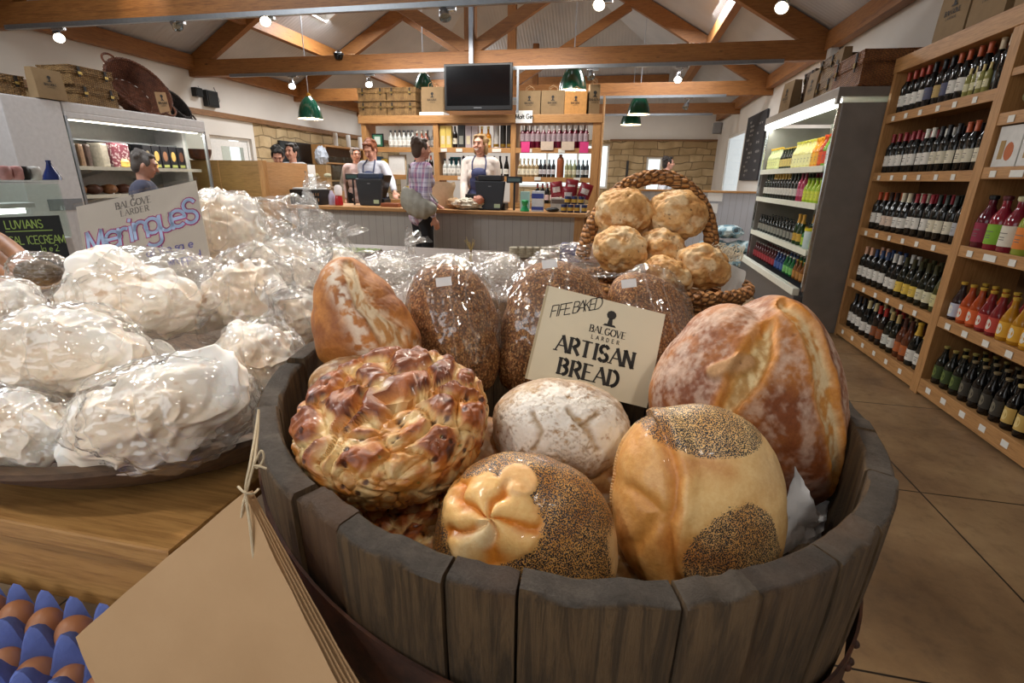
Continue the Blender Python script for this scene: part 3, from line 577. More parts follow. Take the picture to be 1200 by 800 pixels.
for i,(b_,l_,f_,n_,ar) in enumerate(al):
    for k in (0,1,2): bottle('ale',b_,l_,f_,'dark %s ale bottle, %s row of the near bay bottom shelf'%(n_,('front','middle','back')[k]),'%s ale bottles, %s row'%(n_,('front','middle','back')[k]),(RKX+.055+.09*k,3.54-i*.092-.03*k,.117),R_,1.08,art=ar)
# white printed boxes and loaf-shaped packs higher in the near bay
for i in range(3):
    y=3.5-i*.2; o=thing('gift_carton','white carton printed with a %s picture on the upper shelf of the near bay'%('orange bottle','green fruit','leafy plant')[i],'carton',(RKX+.08,y,1.456))
    MB().box(RKX+.02,RKX+.14,y-.095,y+.095,1.457,1.457+.22).build('carton',P('#cfcdc8',.6),o,smooth=False,bevel=.003)
    m=MB(); m.prism([(.02+.035*math.cos(q),.08+.05*math.sin(q)) for q in [k*PI/6 for k in range(12)]],(RKX+.0195,y,1.46),(0,-1,0),(0,0,1),(-1,0,0),.0004); m.build('printed_picture',P(('#b05a24','#5e7a34','#4a5a2a')[i],.6),o,smooth=False)
    m=MB(); m.box(RKX+.019,RKX+.0195,y+.02,y+.06,1.5,1.6); m.build('printed_panel',P('#a08048',.6),o,smooth=False)
for i in range(3):
    y=3.5-i*.17; m=MB(); m.grid(lambda u,v:(RKX+.1+.07*math.sin(v*PI*.98+.02)*math.cos(2*PI*u),y+.07*math.sin(v*PI*.98+.02)*math.sin(2*PI*u)*1.1,1.747+.14*(1-v)**.8*1.0),20,10,wrap=True)
    one(m,'snack_bag',P('#8f8a5c',.4,n=.4,nscale=25,bump=.4),'bulging greenish snack bag on the narrow upper shelf of the near bay','bag',group='greenish snack bags')
# kraft gift bags on top of the rack
KRAFT=P('#8a7252',.85,n=.08,nscale=12,bump=.12,bscale=60,name='kraft_paper'); KRAFTL=P('#a98a66',.85,n=.06,nscale=12,bump=.12,bscale=60,name='kraft_paper_light')
def logo(mb,O,R,U,N,h,lines=True):
    O,R,U,N=map(Vector,(O,R,U,N)); sheep(mb,O+U*h*.9,R,U,N,h*1.5); text(mb,'BALGOVE',O,R,U,N,h*.55,h*.1,1,center=True,serif=True); text(mb,'LARDER',O-U*h*.55,R,U,N,h*.28,h*.05,1.5,center=True)
def giftbag(loc,wd,dp,ht,rot,label,group=None,mat=None,lean=0,handles=True,open_=True):
    t=thing('paper_gift_bag',label,'paper bag',loc,group); M=Matrix.Translation(loc)@Matrix.Rotation(rot,4,'Z')@Matrix.Rotation(lean,4,'X')
    m=MB()
    def pt(u,v):
        a=u*4; k=int(a)%4; f=a-int(a); cs=[(-1,-1),(1,-1),(1,1),(-1,1)]; p=cs[k]; q=cs[(k+1)%4]; x=p[0]+(q[0]-p[0])*f; y=p[1]+(q[1]-p[1])*f
        pinch=1-.35*v*v if k in (0,2,1,3) else 1
        return M@Vector((x*wd/2,y*dp/2*pinch,v*ht))
    m.grid(pt,16,6,wrap=True); m.add([M@Vector((x*wd/2,y*dp/2,.001)) for x,y in ((-1,-1),(-1,1),(1,1),(1,-1))],[(0,1,2,3)])
    m.build('bag_body',mat or KRAFT,t,ang=30)
    l=MB(); nrm=(M.to_3x3()@Vector((0,-1,.12*0))).normalized(); R=M.to_3x3()@Vector((1,0,0)); U=(M@Vector((0,-dp/2*.8,ht*.8))-M@Vector((0,-dp/2,0))).normalized()
    logo(l,M@Vector((0,-dp/2*.93,ht*.45))+nrm*.004,R,U,nrm,ht*.14); l.build('printed_logo',INK,t,smooth=False)
    if handles:
        for s in (-1,1):
            m=MB(); m.tube([M@Vector((-wd*.18,s*dp*.33,ht*.97)),M@Vector((-wd*.16,s*dp*.33,ht*1.12)),M@Vector((0,s*dp*.33,ht*1.2)),M@Vector((wd*.16,s*dp*.33,ht*1.12)),M@Vector((wd*.18,s*dp*.33,ht*.97))],.004,6); m.build('bag_handle',KRAFTL,t)
    return t
for i,(y,l) in enumerate(((4.55,'kraft paper bag on the rack top, the farthest from the camera'),(4.16,'kraft paper bag in the middle of those on the rack top'),(3.72,'kraft paper bag on the rack top nearest the camera'))):
    giftbag((2.2,y,2.311),.33,.12,.4,R_+.05,l,None,handles=False)
# ================================================================== RIGHT: LIT DRINKS FRIDGE
FX=1.72; FB=2.46
GREYM=P('#857f79',.45,.3,n=.1,nscale=6,name='fridge_side_panel'); PALE=P('#cfd2c8',.5,name='fridge_white')
t=thing('drinks_fridge','tall open drinks fridge with grey side and glowing strip light','fridge',(2.1,6.2,0))
MB().box(FX+.02,FB,5.05,5.11,.0,2.0).build('side_panel',GREYM,t,smooth=False,bevel=.006); MB().box(FX+.02,FB,7.28,7.34,0,2.0).build('side_panel',GREYM,t,smooth=False)
MB().box(FX-.03,FB,5.045,7.345,2.045,2.12).box(FX-.03,FX,5.045,7.345,1.99,2.05).build('canopy',GREYM,t,smooth=False,bevel=.006)
MB().box(FX-.005,FX+.02,5.06,5.085,.38,2.0).build('front_trim',CHROME,t,smooth=False); MB().box(FX-.005,FX+.02,7.3,7.33,.38,2.0).build('front_trim',CHROME,t,smooth=False)
MB().box(FX-.036,FX+.03,5.1,7.29,1.975,2.035).build('strip_light',TUBE,t,smooth=False); MB().box(FB-.03,FB,5.11,7.28,.3,2.045).build('back_panel',PALE,t,smooth=False)
MB().box(FX+.02,FB,5.112,7.278,.02,.3).box(FX-.06,FX+.015,5.05,7.34,.02,.34).build('base',P('#5a5f66',.35,.5),t,smooth=False,bevel=.01); MB().box(FX-.08,FX-.02,5.05,7.34,.34,.41).build('front_bumper',P('#dfe2d6',.4),t,smooth=False,bevel=.008)
area('fridge_strip_glow',(FX+.03,6.2,1.99),(FX+.25,6.2,.8),.06,2.1,16,(.92,1,.9)).rotation_euler=(0,math.radians(12),0)
FZ=[.42,.75,1.17,1.495]
for z in FZ[1:]: MB().box(FX+.0,FB-.03,5.12,7.27,z-.035,z).box(FX-.01,FX,5.12,7.27,z-.045,z+.01).build('fridge_shelf',P('#dfe2d2',.5),t,smooth=False)
sets={3:[('juice','#c9cf9a','#dfe3a0','#e0b030','pale yellow juice',.95)]*5+[('ale','#1c2416','#c9b26a','#c9a23c','dark beer',1.0)]*5+[('juice','#d9d08c','#ece7b0','#b8b040','yellow juice',1.0)]*6+[('juice','#e09020','#e8b040','#e0a020','orange juice',1.0)]*2+[('juice','#b0401c','#e05a20','#e04a20','red juice',1.05),('juice','#6a9a20','#d2442a','#e05a20','green juice',1.05),('juice','#d9d6d0','#e6e2da','#d9d2c0','milky white juice',1.1)],
2:[('wine','#1a2416','#d9d7cd','#23301e','green-glass wine',.93)]*3+[('wine','#12160f','#d9d7cd','#b8963c','gold-topped wine',.93)]*6+[('wine','#12160f','#d9d7cd','#1e2a1c','white-labelled wine',.93)]*3+[('wine','#b23a5c','#d47a94','#7a1c3c','pink rose wine',.93)]*2+[('juice','#a8c832','#d2dc4a','#6a8a1c','lime green juice',.85)]*4+[('wine','#7a1c3c','#a8456a','#4a1020','dark rose wine',.85)],
1:[('ale','#0f120f','#8a8a80','#2a2a26','dark beer',.9)]*12+[('champagne','#1c3a1a','#c9a23c','#c99a3c','gold-topped sparkling wine',.95)]*2+[('juice','#2a7a38','#b0cc3a','#c9a23c','green juice',.72)]*3,
0:[('soda','#4a1418','#a02a34','#8a8a86','red soda',.85)]*9+[('soda','#1f3a6a','#3f5fa0','#c0c4cc','blue soda',.85)]*3+[('soda','#1c6a3a','#7ac06a','#d0d4c8','green soda',.85)]*3+[('soda','#7a4a1c','#b8803a','#c9a23c','amber soda',.85)]*4}
fsn={3:'top',2:'second',1:'third',0:'bottom'}
for r,lst in sets.items():
    n=len(lst); dy=2.08/n
    for i,(k,b_,l_,f_,n_,sc_) in enumerate(lst):
        for d_ in (0,1): bottle(k,b_,l_,f_,'small %s bottle, %s row, %s shelf of the lit fridge'%(n_,('front','back')[d_],fsn[r]),'%s bottles, %s fridge shelf, %s row'%(n_,fsn[r],('front','back')[d_]),(FX+.08+.13*d_,7.2-i*dy-.02*d_,FZ[r]+.001),R_,sc_)
m=MB().lathe([(.06,0),(.062,.01),(.062,.16),(.055,.17)],20,(FX+.09,5.36,.752)); o=one(m,'yogurt_tub',P('#b9c8c8',.4),'round tub with a yellow lid on the third shelf of the lit fridge','tub'); MB().lathe([(.066,.165),(.066,.185),(.001,.187)],20,(FX+.09,5.36,.752)).build('tub_lid',P('#d8cf2a',.4),o)
# ------------------------------------------------------------------ wicker
def wicker_mat(name,c1,c2,scale=60,per=.013,seg_=.022):
    t=NT(name); sep=t.n.new('ShaderNodeSeparateXYZ'); t.l(t.tc.outputs['Object'],sep.inputs[0]); sx=t.math('ADD',sep.outputs[0],sep.outputs[1])
    fr=t.math('FRACT',t.math('DIVIDE',sx,seg_*2)); q=t.math('GREATER_THAN',fr,.5); z=t.math('ADD',sep.outputs[2],t.math('MULTIPLY',q,per/2))
    hz=t.math('ADD',t.math('MULTIPLY',t.math('SINE',t.math('MULTIPLY',z,2*PI/per)),.5),.5); f2=t.math('ABSOLUTE',t.math('SUBTRACT',t.math('FRACT',t.math('DIVIDE',sx,seg_)),.5)); edge=t.math('SUBTRACT',1.0,t.math('POWER',t.math('MULTIPLY',f2,2.0),4.0))
    h=t.math('MULTIPLY',t.math('POWER',hz,.6),edge); n_=t.noise(scale*.5,4)
    col=t.ramp(t.noise(scale*.3,3),[(.3,c1),(.7,c2)]); col=t.mix(t.step(h,.0,.55),tuple(x*.28 for x in c(c2)[:3]),col)
    return t.fin(col,.65,0,t.bump(t.math('ADD',h,t.math('MULTIPLY',n_,.3)),.9,.006))
WICK=wicker_mat('willow_weave','#b08a55','#80603a'); WICKD=wicker_mat('old_willow_weave','#7a5c3c','#553c26'); STRAP=P('#1c1512',.6,name='leather_strap')
def hamper(loc,wd,dp,ht,rot,label,group=None,mat=None,lidf=.35):
    mat=mat or WICK; t=thing('wicker_hamper',label,'hamper',loc,group); M=Matrix.Translation(loc)@Matrix.Rotation(rot,4,'Z')
    def weave(z0,z1,ex,nm):
        m=MB(); n=44; rows=max(4,int((z1-z0)/.014))
        def pt(u,v):
            a=u*4; k=int(a)%4; f=a-int(a); cs=[(-1,-1),(1,-1),(1,1),(-1,1)]; p=cs[k]; q=cs[(k+1)%4]; x=p[0]+(q[0]-p[0])*f; y=p[1]+(q[1]-p[1])*f
            j=int(round(v*rows)); i=int(round(u*n)); w_=.0035*(1 if (i+j)%2 else -1)
            return M@Vector((x*(wd/2+ex)+(w_ if k in(1,3) else 0)*(1 if k==1 else -1),y*(dp/2+ex)+(w_ if k in (0,2) else 0)*(1 if k==2 else -1),z0+(z1-z0)*v))
        m.grid(pt,n,rows,wrap=True); return m
    b=weave(0,ht*(1-lidf),0,'b'); b.box(-wd/2,wd/2,-dp/2,dp/2,0,.004,0,M); b.build('hamper_body',mat,t,ang=80)
    l=weave(ht*(1-lidf)+.004,ht,.005,'l'); l.box(-wd/2-.004,wd/2+.004,-dp/2-.004,dp/2+.004,ht-.006,ht,0,M); l.build('hamper_lid',mat,t,ang=80)
    r=MB(); 
    for z in (.008,ht*(1-lidf)-.004,ht*(1-lidf)+.012,ht-.004): r.tube([M@Vector((sx*(wd/2+.006),sy*(dp/2+.006),z)) for sx,sy in ((-1,-1),(1,-1),(1,1),(-1,1))],.007,6,closed=True)
    r.build('woven_rim',mat,t)
    for sx in (-.32,.32):
        MB().box(wd*sx-.012,wd*sx+.012,-dp/2-.02,-dp/2-.012,ht*(.45),ht*.98,0,M).build('strap',STRAP,t,smooth=False,bevel=.002)
        MB().box(wd*sx-.018,wd*sx+.018,-dp/2-.026,-dp/2-.02,ht*.56,ht*.7,0,M).build('buckle',P('#8a7440',.4,.8),t,smooth=False)
    return t
# hampers on the drinks fridge
hamper((2.05,5.36,2.122),.62,.44,.27,R_+.0,'large reddish-brown wicker hamper on the near end of the drinks fridge',None,wicker_mat('reddish_willow','#a06838','#7d4c26'))
hamper((2.05,6.0,2.122),.42,.36,.2,R_,'lower wicker hamper of the stack in the middle of the drinks fridge top'); hamper((2.05,6.0,2.323),.42,.36,.2,R_,'upper wicker hamper of the stack in the middle of the drinks fridge top')
giftbag((1.9,6.33,2.122),.3,.12,.34,R_,'kraft paper bag squeezed between the hamper stack and the far hampers',None,handles=False); giftbag((1.9,5.72,2.122),.16,.1,.42,R_,'tall narrow kraft bag between the reddish hamper and the hamper stack',None,handles=False)
hamper((2.1,6.68,2.122),.34,.36,.2,R_,'lower of the two hampers on the far end of the fridge',None,WICKD); hamper((2.1,6.68,2.323),.34,.36,.2,R_,'upper of the two hampers on the far end of the fridge',None,WICKD)
giftbag((1.85,7.02,2.122),.3,.12,.36,R_+.1,'kraft paper bag at the far end of the fridge top',None,handles=False)
# ------------------------------------------------------------------ blue sacks by the half wall
def lumpy(ctr,r,amp,sc,seed,seg=40,M=None):
    m=MB(); rings=seg//2
    def pt(u,v):
        th=PI*v; a=2*PI*u; d=Vector((math.sin(th)*math.cos(a),math.sin(th)*math.sin(a),math.cos(th))); n_=noise.fractal(d*sc+Vector((seed,0,0)),1,2,4); k=1+amp*n_
        q=Vector((d.x*r[0]*k,d.y*r[1]*k,d.z*r[2]*k)); return (M@q if M else q)+Vector(ctr)
    return m.grid(pt,seg,rings,wrap=True)
SACK=NT('patterned_blue_plastic'); SACK=SACK.fin(SACK.ramp(SACK.vor(9,vec=SACK.map((1,1,1)),out='Distance'),[(.2,'#33474f'),(.35,'#6d8f9c'),(.6,'#b7c9cc')],'CONSTANT'),.35,0,SACK.bump(SACK.noise(16,5),.6,.02))
for i,(x,y,z,l) in enumerate(((1.45,8.6,.13,'blue patterned sack at the bottom left of the pile by the pale partition'),(1.95,8.5,.13,'blue patterned sack at the bottom right of the pile by the fridge'),(1.5,8.6,.37,'blue patterned sack in the middle left of the pile'),(1.92,8.55,.37,'blue patterned sack in the middle right of the pile'),(1.68,8.6,.6,'blue patterned sack on top of the pile by the pale partition'))):
    one(lumpy((x,y,z),(.235,.22,.105),.16,2.2,i*9),'sack',SACK,l,'sack')
# ================================================================== MIDDLE: BACK SHELF UNIT
UY=7.9; UB=8.25
t=thing('back_shelf_unit','wide oak shelf unit with three bays of bottles behind the tills','shelf unit',(-2.3,UY,0))
for x0,x1 in ((-4.19,-4.11),(-2.975,-2.89),(-1.735,-1.655),(-.51,-.39)): MB().box(x0,x1,UY,UB,0,2.14).build('upright',OAKZ,t,smooth=False,bevel=.004)
MB().box(-4.22,-.37,UY-.03,UB,2.135,2.25).build('cornice',OAK,t,smooth=False,bevel=.006)
BAYS=[(-4.11,-2.975),(-2.89,-1.735),(-1.655,-.51)]; UZ=[.18,.98,1.37,1.785]
for a,b in BAYS:
    for z in UZ: MB().box(a,b,UY+.02,UB,z-.03,z).box(a,b,UY,UY+.02,z-.07,z+.004).build('shelf',OAK,t,smooth=False,bevel=.002)
MB().box(-4.15,-.45,UB-.012,UB,0,.98).build('back_panel',OAK,t,smooth=False)
MB().box(-.385,-.365,UY-.02,UB,0,2.5).build('end_board',OAKZ,t,smooth=False)
rnd=random.Random(11)
def cards(t_,y,spec,mat=None):
    for x,z,w_,h_ in spec: MB().box(x-w_/2,x+w_/2,y-.012,y-.004,z-h_/2,z+h_/2).build('price_card',mat or CARD,t_,smooth=False)
cards(t,UY,[(-3.2,1.75,.1,.05),(-2.8,1.75,.1,.05),(-2.55,1.75,.1,.05),(-2.2,1.75,.09,.05),(-1.95,1.75,.14,.05),(-1.45,1.75,.1,.05),(-.95,1.75,.1,.05),(-.7,1.35,.1,.05),(-1.3,1.35,.1,.05),(-2.5,1.34,.16,.05)])
PINKC=P('#d2387c',.6); CRD2=P('#c7b4a2',.6)
cards(t,UY-.005,[(-1.5,1.8,.13,.15),(-.62,1.8,.13,.15)],PINKC); cards(t,UY-.005,[(-1.17,1.82,.19,.12),(-.86,1.82,.19,.12)],CRD2)
o=thing('price_sign','white handwritten sign hung on the cornice right of the television','sign',(-1.53,UY-.045,2.2)); MB().box(-1.65,-1.4,UY-.05,UY-.04,2.13,2.3).build('card',PAPER,o,smooth=False); m=MB(); text(m,'Malt Gin',(-1.52,UY-.051,2.19),(1,0,0),(0,0,1),(0,-1,0),.06,.012,center=True); m.build('handwriting',INK,o,smooth=False)
def rowb(bay,zi,x0,x1,n,kind,body,lab,foil,nm,sc_,desc,yo=.06,jit=.004,labz=None):
    for i in range(n):
        x=x0+(x1-x0)*(i+.5)/n+rnd.uniform(-jit,jit)
        bottle(kind,body,lab,foil,nm,desc,(x,UY+yo,UZ[zi]+.001),rnd.uniform(-.3,.3),sc_,labz=labz)
# left bay
rowb(0,3,-3.75,-3.3,6,'spirit','#b9bcb8','#e2e0da','#3a3a3c','pale spirit bottle, white label, left part of the top shelf of the left bay',.95,'pale spirit bottles left bay')
rowb(0,3,-3.3,-3.08,3,'spirit','#8a4a34','#dcd2c8','#c9c4b8','reddish spirit bottle with white label on the top shelf of the left bay',.9,'reddish spirit bottles left bay')
rowb(0,3,-3.75,-3.0,8,'spirit','#9aa0a2','#d8d8d4','#c0c0c4','grey glass spirit bottle, back row, left bay top shelf',1.0,'grey spirit bottles left bay back row',.2)
rowb(0,2,-3.35,-3.0,4,'wine','#120d0c','#d9cbb8','#c26a4a','dark wine bottle with copper top on the second shelf of the left bay',1.0,'copper topped wine bottles left bay')
a=at(435,168,'y',UY+.08); o=thing('picture_frame','small framed picture with a green mount on the top shelf of the left bay','picture frame',(-3.95,UY+.1,1.786)); MB().box(-4.05,-3.85,UY+.07,UY+.09,1.787,1.995).build('frame',BLACK,o,smooth=False); MB().box(-4.03,-3.87,UY+.062,UY+.07,1.805,1.975).build('mount',P('#2c6b50',.6),o,smooth=False); MB().box(-4.0,-3.9,UY+.058,UY+.062,1.83,1.95).build('picture',P('#c9d8d0',.6),o,smooth=False)
o=thing('display_book','white page in a pale stand on the second shelf of the left bay','book',(-3.62,UY+.1,1.371)); MB().box(-3.77,-3.5,UY+.06,UY+.08,1.372,1.66).build('page',PAPER,o,smooth=False); MB().box(-3.79,-3.48,UY+.08,UY+.1,1.372,1.68).build('stand',P('#b9a68a',.6),o,smooth=False)
for i,(x,w_,h_,cl,l) in enumerate(((-3.98,.12,.28,'#3a6a8c','blue box at the left of the second shelf of the left bay'),(-3.86,.1,.24,'#c9a83a','yellow box beside the blue box on the second shelf of the left bay'))): one(MB().box(x-w_/2,x+w_/2,UY+.08,UY+.18,1.371,1.371+h_),'carton',P(cl,.5),l,'carton',smooth=False,bevel=.003)
one(MB().box(-3.5,-3.3,UY+.05,UY+.15,.981,1.2),'carton',P('#c2b25c',.5),'yellow green carton on the low shelf behind the left till','carton',smooth=False,bevel=.003)
# middle bay: boxed and bottled whisky
for i,(x,w_,h_,cl,l) in enumerate(((-2.83,.09,.32,'#d8bd62','yellow whisky carton, leftmost in the middle bay'),(-2.735,.09,.32,'#d8bd62','yellow whisky carton right beside the leftmost one in the middle bay'),(-2.53,.11,.33,'#20201f','black whisky carton between the dark bottle and the lilac cartons'),(-2.415,.095,.32,'#a89ca0','lilac grey whisky carton beside the black carton'),(-2.31,.095,.32,'#b5a8a8','lilac grey whisky carton beside the gold bottles'))):
    o=one(MB().box(x-w_/2,x+w_/2,UY+.04,UY+.13,1.786,1.786+h_),'whisky_carton',P(cl,.45),l,'carton',smooth=False,bevel=.003); MB().box(x-w_*.3,x+w_*.3,UY+.037,UY+.04,1.84,1.96).build('printed_panel',P('#cfc4a4' if i!=2 else '#8a8a80',.5),o,smooth=False)
bottle('wine','#1a1310','#d8cfb8','#141414','dark whisky bottle with cream label between the yellow and black cartons',None,(-2.64,UY+.08,1.786),0,1.05)
rowb(1,3,-2.25,-2.05,2,'spirit','#c07a1c','#e2c878','#d8c07a','golden whisky bottle on the top shelf of the middle bay',1.15,'golden whisky bottles')
for i,(x,cl,l) in enumerate(((-1.98,'#b9b6b2','pale round whisky tube behind the laughing shop assistant'),(-1.87,'#1e1a16','dark whisky tube with gold foot, left one of two'),(-1.77,'#1e1a16','dark whisky tube with gold foot, right one of two'))):
    o=one(MB().lathe([(.045,0),(.045,.32),(.04,.325)],20,(x,UY+.09,1.786)),'whisky_tube',P(cl,.4),l,'tube'); MB().lathe([(.046,.02),(.046,.06)],20,(x,UY+.09,1.786),caps=False).build('gold_band',BRASS,o)
rowb(1,2,-2.85,-2.55,4,'spirit','#a9aca8','#e0ded8','#303034','clear squat bottle with white label on the second shelf of the middle bay',.95,'clear squat bottles middle bay')
rowb(1,2,-2.55,-2.1,5,'burgundy','#0e100e','#dcd8cc','#16161a','dark round-labelled bottle on the second shelf of the middle bay',1.0,'dark bottles second shelf middle bay')
rowb(1,2,-2.05,-1.76,3,'champagne','#101210','#d9d6cc','#16161a','dark sparkling wine bottle right of the laughing shop assistant',.95,'dark sparkling bottles middle bay')
for i,(x,cl,l) in enumerate(((-2.7,'#2f8a9a','teal box at the back of the second shelf of the middle bay'),(-2.5,'#30569a','blue box at the back of the second shelf of the middle bay'),(-2.35,'#c8b43a','yellow box at the back of the second shelf of the middle bay'))): one(MB().box(x-.08,x+.08,UY+.22,UY+.3,1.371,1.66),'carton',P(cl,.5),l,'carton',smooth=False)
# right bay
rowb(2,3,-1.6,-.56,13,'wine','#5c0f26','#9c8a90','#e4dfdc','crimson liqueur bottle with white top, front row, right bay top shelf',1.08,'crimson liqueur bottles front row',labz=(.09,.19))
rowb(2,3,-1.58,-.6,11,'wine','#3a0a1a','#7a6a70','#dcd6d2','crimson liqueur bottle with white top, back row, right bay top shelf',1.12,'crimson liqueur bottles back row',.19,labz=(.09,.19))
rowb(2,2,-1.62,-1.3,5,'spirit','#8f7a58','#dcd4be','#c9c0a8','honey coloured bottle with cream label on the second shelf of the right bay',1.0,'honey coloured bottles right bay')
rowb(2,2,-1.3,-1.04,4,'wine','#151018','#c9c4c8','#241a2c','dark slim bottle with white label left of the brown stoneware bottle',.85,'dark slim bottles right bay')
rowb(2,2,-.9,-.72,3,'wine','#8a8f6a','#cfc9ac','#9aa08a','olive bottle right of the brown stoneware bottle',.85,'olive bottles right bay'); rowb(2,2,-.72,-.53,3,'wine','#26333c','#b9bcbc','#2c3c46','blue-grey slim bottle at the right end of the second shelf',.85,'blue grey bottles right bay')
one(MB().lathe([(.05,0),(.055,.02),(.055,.24),(.045,.28),(.025,.3),(.025,.33),(.03,.335),(.001,.336)],24,(-.97,UY+.09,1.371)),'stoneware_bottle',P('#8a4a2c',.35,n=.15),'tall brown stoneware bottle on the second shelf of the right bay','bottle')
rowb(2,1,-1.35,-.95,5,'wine','#0f1010','#d9b8b4','#c9463a','dark wine bottle with bright top low in the right bay behind the counter',1.0,'dark wine bottles low in the right bay')
# on top of the unit
TZ=2.251
hamper((-3.97,UY+.17,TZ),.47,.34,.19,0,'flat wicker hamper on the back unit, bottom left of four'); hamper((-3.97,UY+.17,TZ+.205),.47,.34,.19,0,'flat wicker hamper on the back unit, top left of four')
hamper((-3.48,UY+.17,TZ),.47,.34,.19,0,'flat wicker hamper on the back unit, bottom right of four'); hamper((-3.48,UY+.17,TZ+.205),.47,.34,.19,0,'flat wicker hamper on the back unit, top right of four')
one(MB().box(-3.2,-2.8,UY+.02,UY+.3,TZ,TZ+.05),'serving_tray',PAPER,'white tray under the kraft bag beside the hampers','tray',smooth=False,bevel=.008)
giftbag((-3.0,UY+.15,TZ+.051),.36,.16,.36,0,'kraft paper bag on the white tray left of the television')
giftbag((-1.47,UY+.12,TZ),.33,.16,.33,0,'kraft paper bag just right of the television'); giftbag((-1.12,UY+.12,TZ),.34,.16,.33,0,'second kraft paper bag right of the television, beside the glowing bag')
giftbag((-.78,UY+.1,TZ),.32,.18,.31,0,'kraft paper bag lit up right under the green lampshade',mat=P('#c08a4c',.8,n=.1,bump=.2)); giftbag((-.53,UY+.12,TZ),.15,.15,.4,.3,'tall kraft paper bag turned sideways at the right end of the unit')  # bag under the lampshade: lamplight put into its warmer paper colour
# television
t=thing('television','black flat television hanging above the middle of the shelf unit','television',(-2.2,7.7,2.3))
MB().box(-2.69,-1.67,7.66,7.72,2.285,2.9).build('television_body',P('#0b0b0d',.35),t,smooth=False,bevel=.01); MB().box(-2.655,-1.705,7.655,7.662,2.35,2.87).build('screen',NT('dark_screen').fin('#050507',.12),t,smooth=False); MB().box(-2.24,-2.12,7.652,7.66,2.31,2.325).build('badge',P('#55585c',.4),t,smooth=False)
MB().box(-2.33,-2.27,7.73,7.78,2.5,3.75).build('mounting_pole',P('#8f939a',.4,.6),t,smooth=False); MB().box(-2.4,-2.0,7.72,7.76,2.45,2.75).build('mounting_plate',DARK,t,smooth=False); MB().box(-1.62,-1.59,7.73,7.76,2.26,2.83).build('support_rod',STEEL,t,smooth=False)
# ================================================================== COUNTER
CT=.95
TG=tg_mat('#a19c97','grey_counter_boarding','X')
t=thing('shop_counter','long grey boarded till counter with oak worktop','counter',(-2.4,6.6,0))
MB().box(-4.45,-.5,6.33,7.0,0,CT-.045).build('boarded_front',TG,t,smooth=False); MB().box(-4.52,-.42,6.25,7.05,CT-.045,CT).build('worktop',OAK,t,smooth=False,bevel=.006)
MB().box(-4.5,-4.4,6.3,6.4,0,CT-.045).build('corner_post',OAKZ,t,smooth=False,bevel=.004); MB().box(-.56,-.45,6.3,6.4,0,CT-.045).build('corner_post',OAKZ,t,smooth=False,bevel=.004); MB().box(-4.4,-.56,6.318,6.33,0,.1).build('skirting',P('#6f6b68',.6),t,smooth=False)
def till(loc,label,flip=1):
    t=thing('till',label,'till',loc); x,y,z=loc
    m=MB(); pr=[(-.14,0),(.14,0),(.17,.06),(.2,.36),(-.2,.36),(-.17,.06)]
    m.prism(pr,(x,y-.06,z),(1,0,0),(0,0,1),(0,-1,0),.05); m.build('screen_back',P('#24272e',.4),t,smooth=False,bevel=.012)
    MB().box(x-.19,x+.19,y-.0,y+.22,z,z+.09).build('base',BLACK,t,smooth=False,bevel=.015)
    M=Matrix.Translation((x+flip*.15,y+.02,z+.25))@Matrix.Rotation(flip*.35,4,'Y'); MB().box(-.012,.012,-.02,.22,-.16,.17,0,M).build('side_screen',BLACK,t,smooth=False,bevel=.006)
    MB().box(x-.16,x+.16,y-.05,y+.1,z+.36,z+.43).build('printer',P('#2a3a55' if flip>0 else '#1c1c20',.4),t,smooth=False,bevel=.012)
    MB().box(x-.02,x+.02,y+.05,y+.09,z+.1,z+.4).build('stand',DARK,t,smooth=False)
    m=MB(); m.box(x+.06,x+.14,y-.062,y-.0605,z+.03,z+.08); m.build('sticker',P('#b5c9a8',.5),t,smooth=False)
    MB().box(x-.02,x+.02,y-.062,y-.0605,z+.29,z+.3).build('badge',P('#8a8f96',.5),t,smooth=False)
    px=x+flip*(-.3); MB().cyl((px,y+.06,z),(px,y+.06,z+.34),.013).build('display_pole',DARK,t); MB().box(px-.1,px+.1,y+.03,y+.08,z+.34,z+.42).build('customer_display',BLACK,t,smooth=False,bevel=.006); MB().box(px-.08,px+.08,y+.028,y+.031,z+.36,z+.4).build('display_window',P('#3d5a58',.2),t,smooth=False)
till((-3.45,6.66,CT+.001),'black till on the left of the counter in front of the red-haired assistant',1)
till((-1.68,6.5,CT+.001),'black till on the right of the counter beside the laughing assistant',-1)
# crate
def crate(loc,wd,dp,ht,label):
    t=thing('plastic_crate',label,'crate',loc); x,y,z=loc; m=MB(); m.box(x-wd/2,x+wd/2,y-dp/2,y+dp/2,z,z+.012)
    for s in (-1,1):
        m.box(x-wd/2,x+wd/2,y+s*dp/2-.006,y+s*dp/2+.006,z+ht-.04,z+ht); m.box(x-wd/2,x+wd/2,y+s*dp/2-.006,y+s*dp/2+.006,z,z+.03); m.box(x-wd/2,x+wd/2,y+s*dp/2-.006,y+s*dp/2+.006,z+ht*.45,z+ht*.55)
        m.box(x+s*wd/2-.006,x+s*wd/2+.006,y-dp/2,y+dp/2,z,z+ht)
        for i in range(13): xx=x-wd/2+wd*i/12; m.box(xx-.006,xx+.006,y+s*dp/2-.005,y+s*dp/2+.005,z,z+ht)
    m.build('crate_shell',BLACK,t,smooth=False); m=MB(); text(m,'FARM FRESH',(x,y-dp/2-.007,z+ht*.22),(1,0,0),(0,0,1),(0,-1,0),.05,.009,center=True); m.build('moulded_lettering',P('#9a9a98',.5),t,smooth=False); return t
crate((-4.3,6.52,CT+.001),.44,.3,.2,'black slatted plastic crate on the left end of the counter')
one(MB().box(-4.5,-4.1,6.4,6.62,CT+.205,CT+.225),'document_folder',PAPER,'white folder lying on the black crate','folder',smooth=False,bevel=.004)
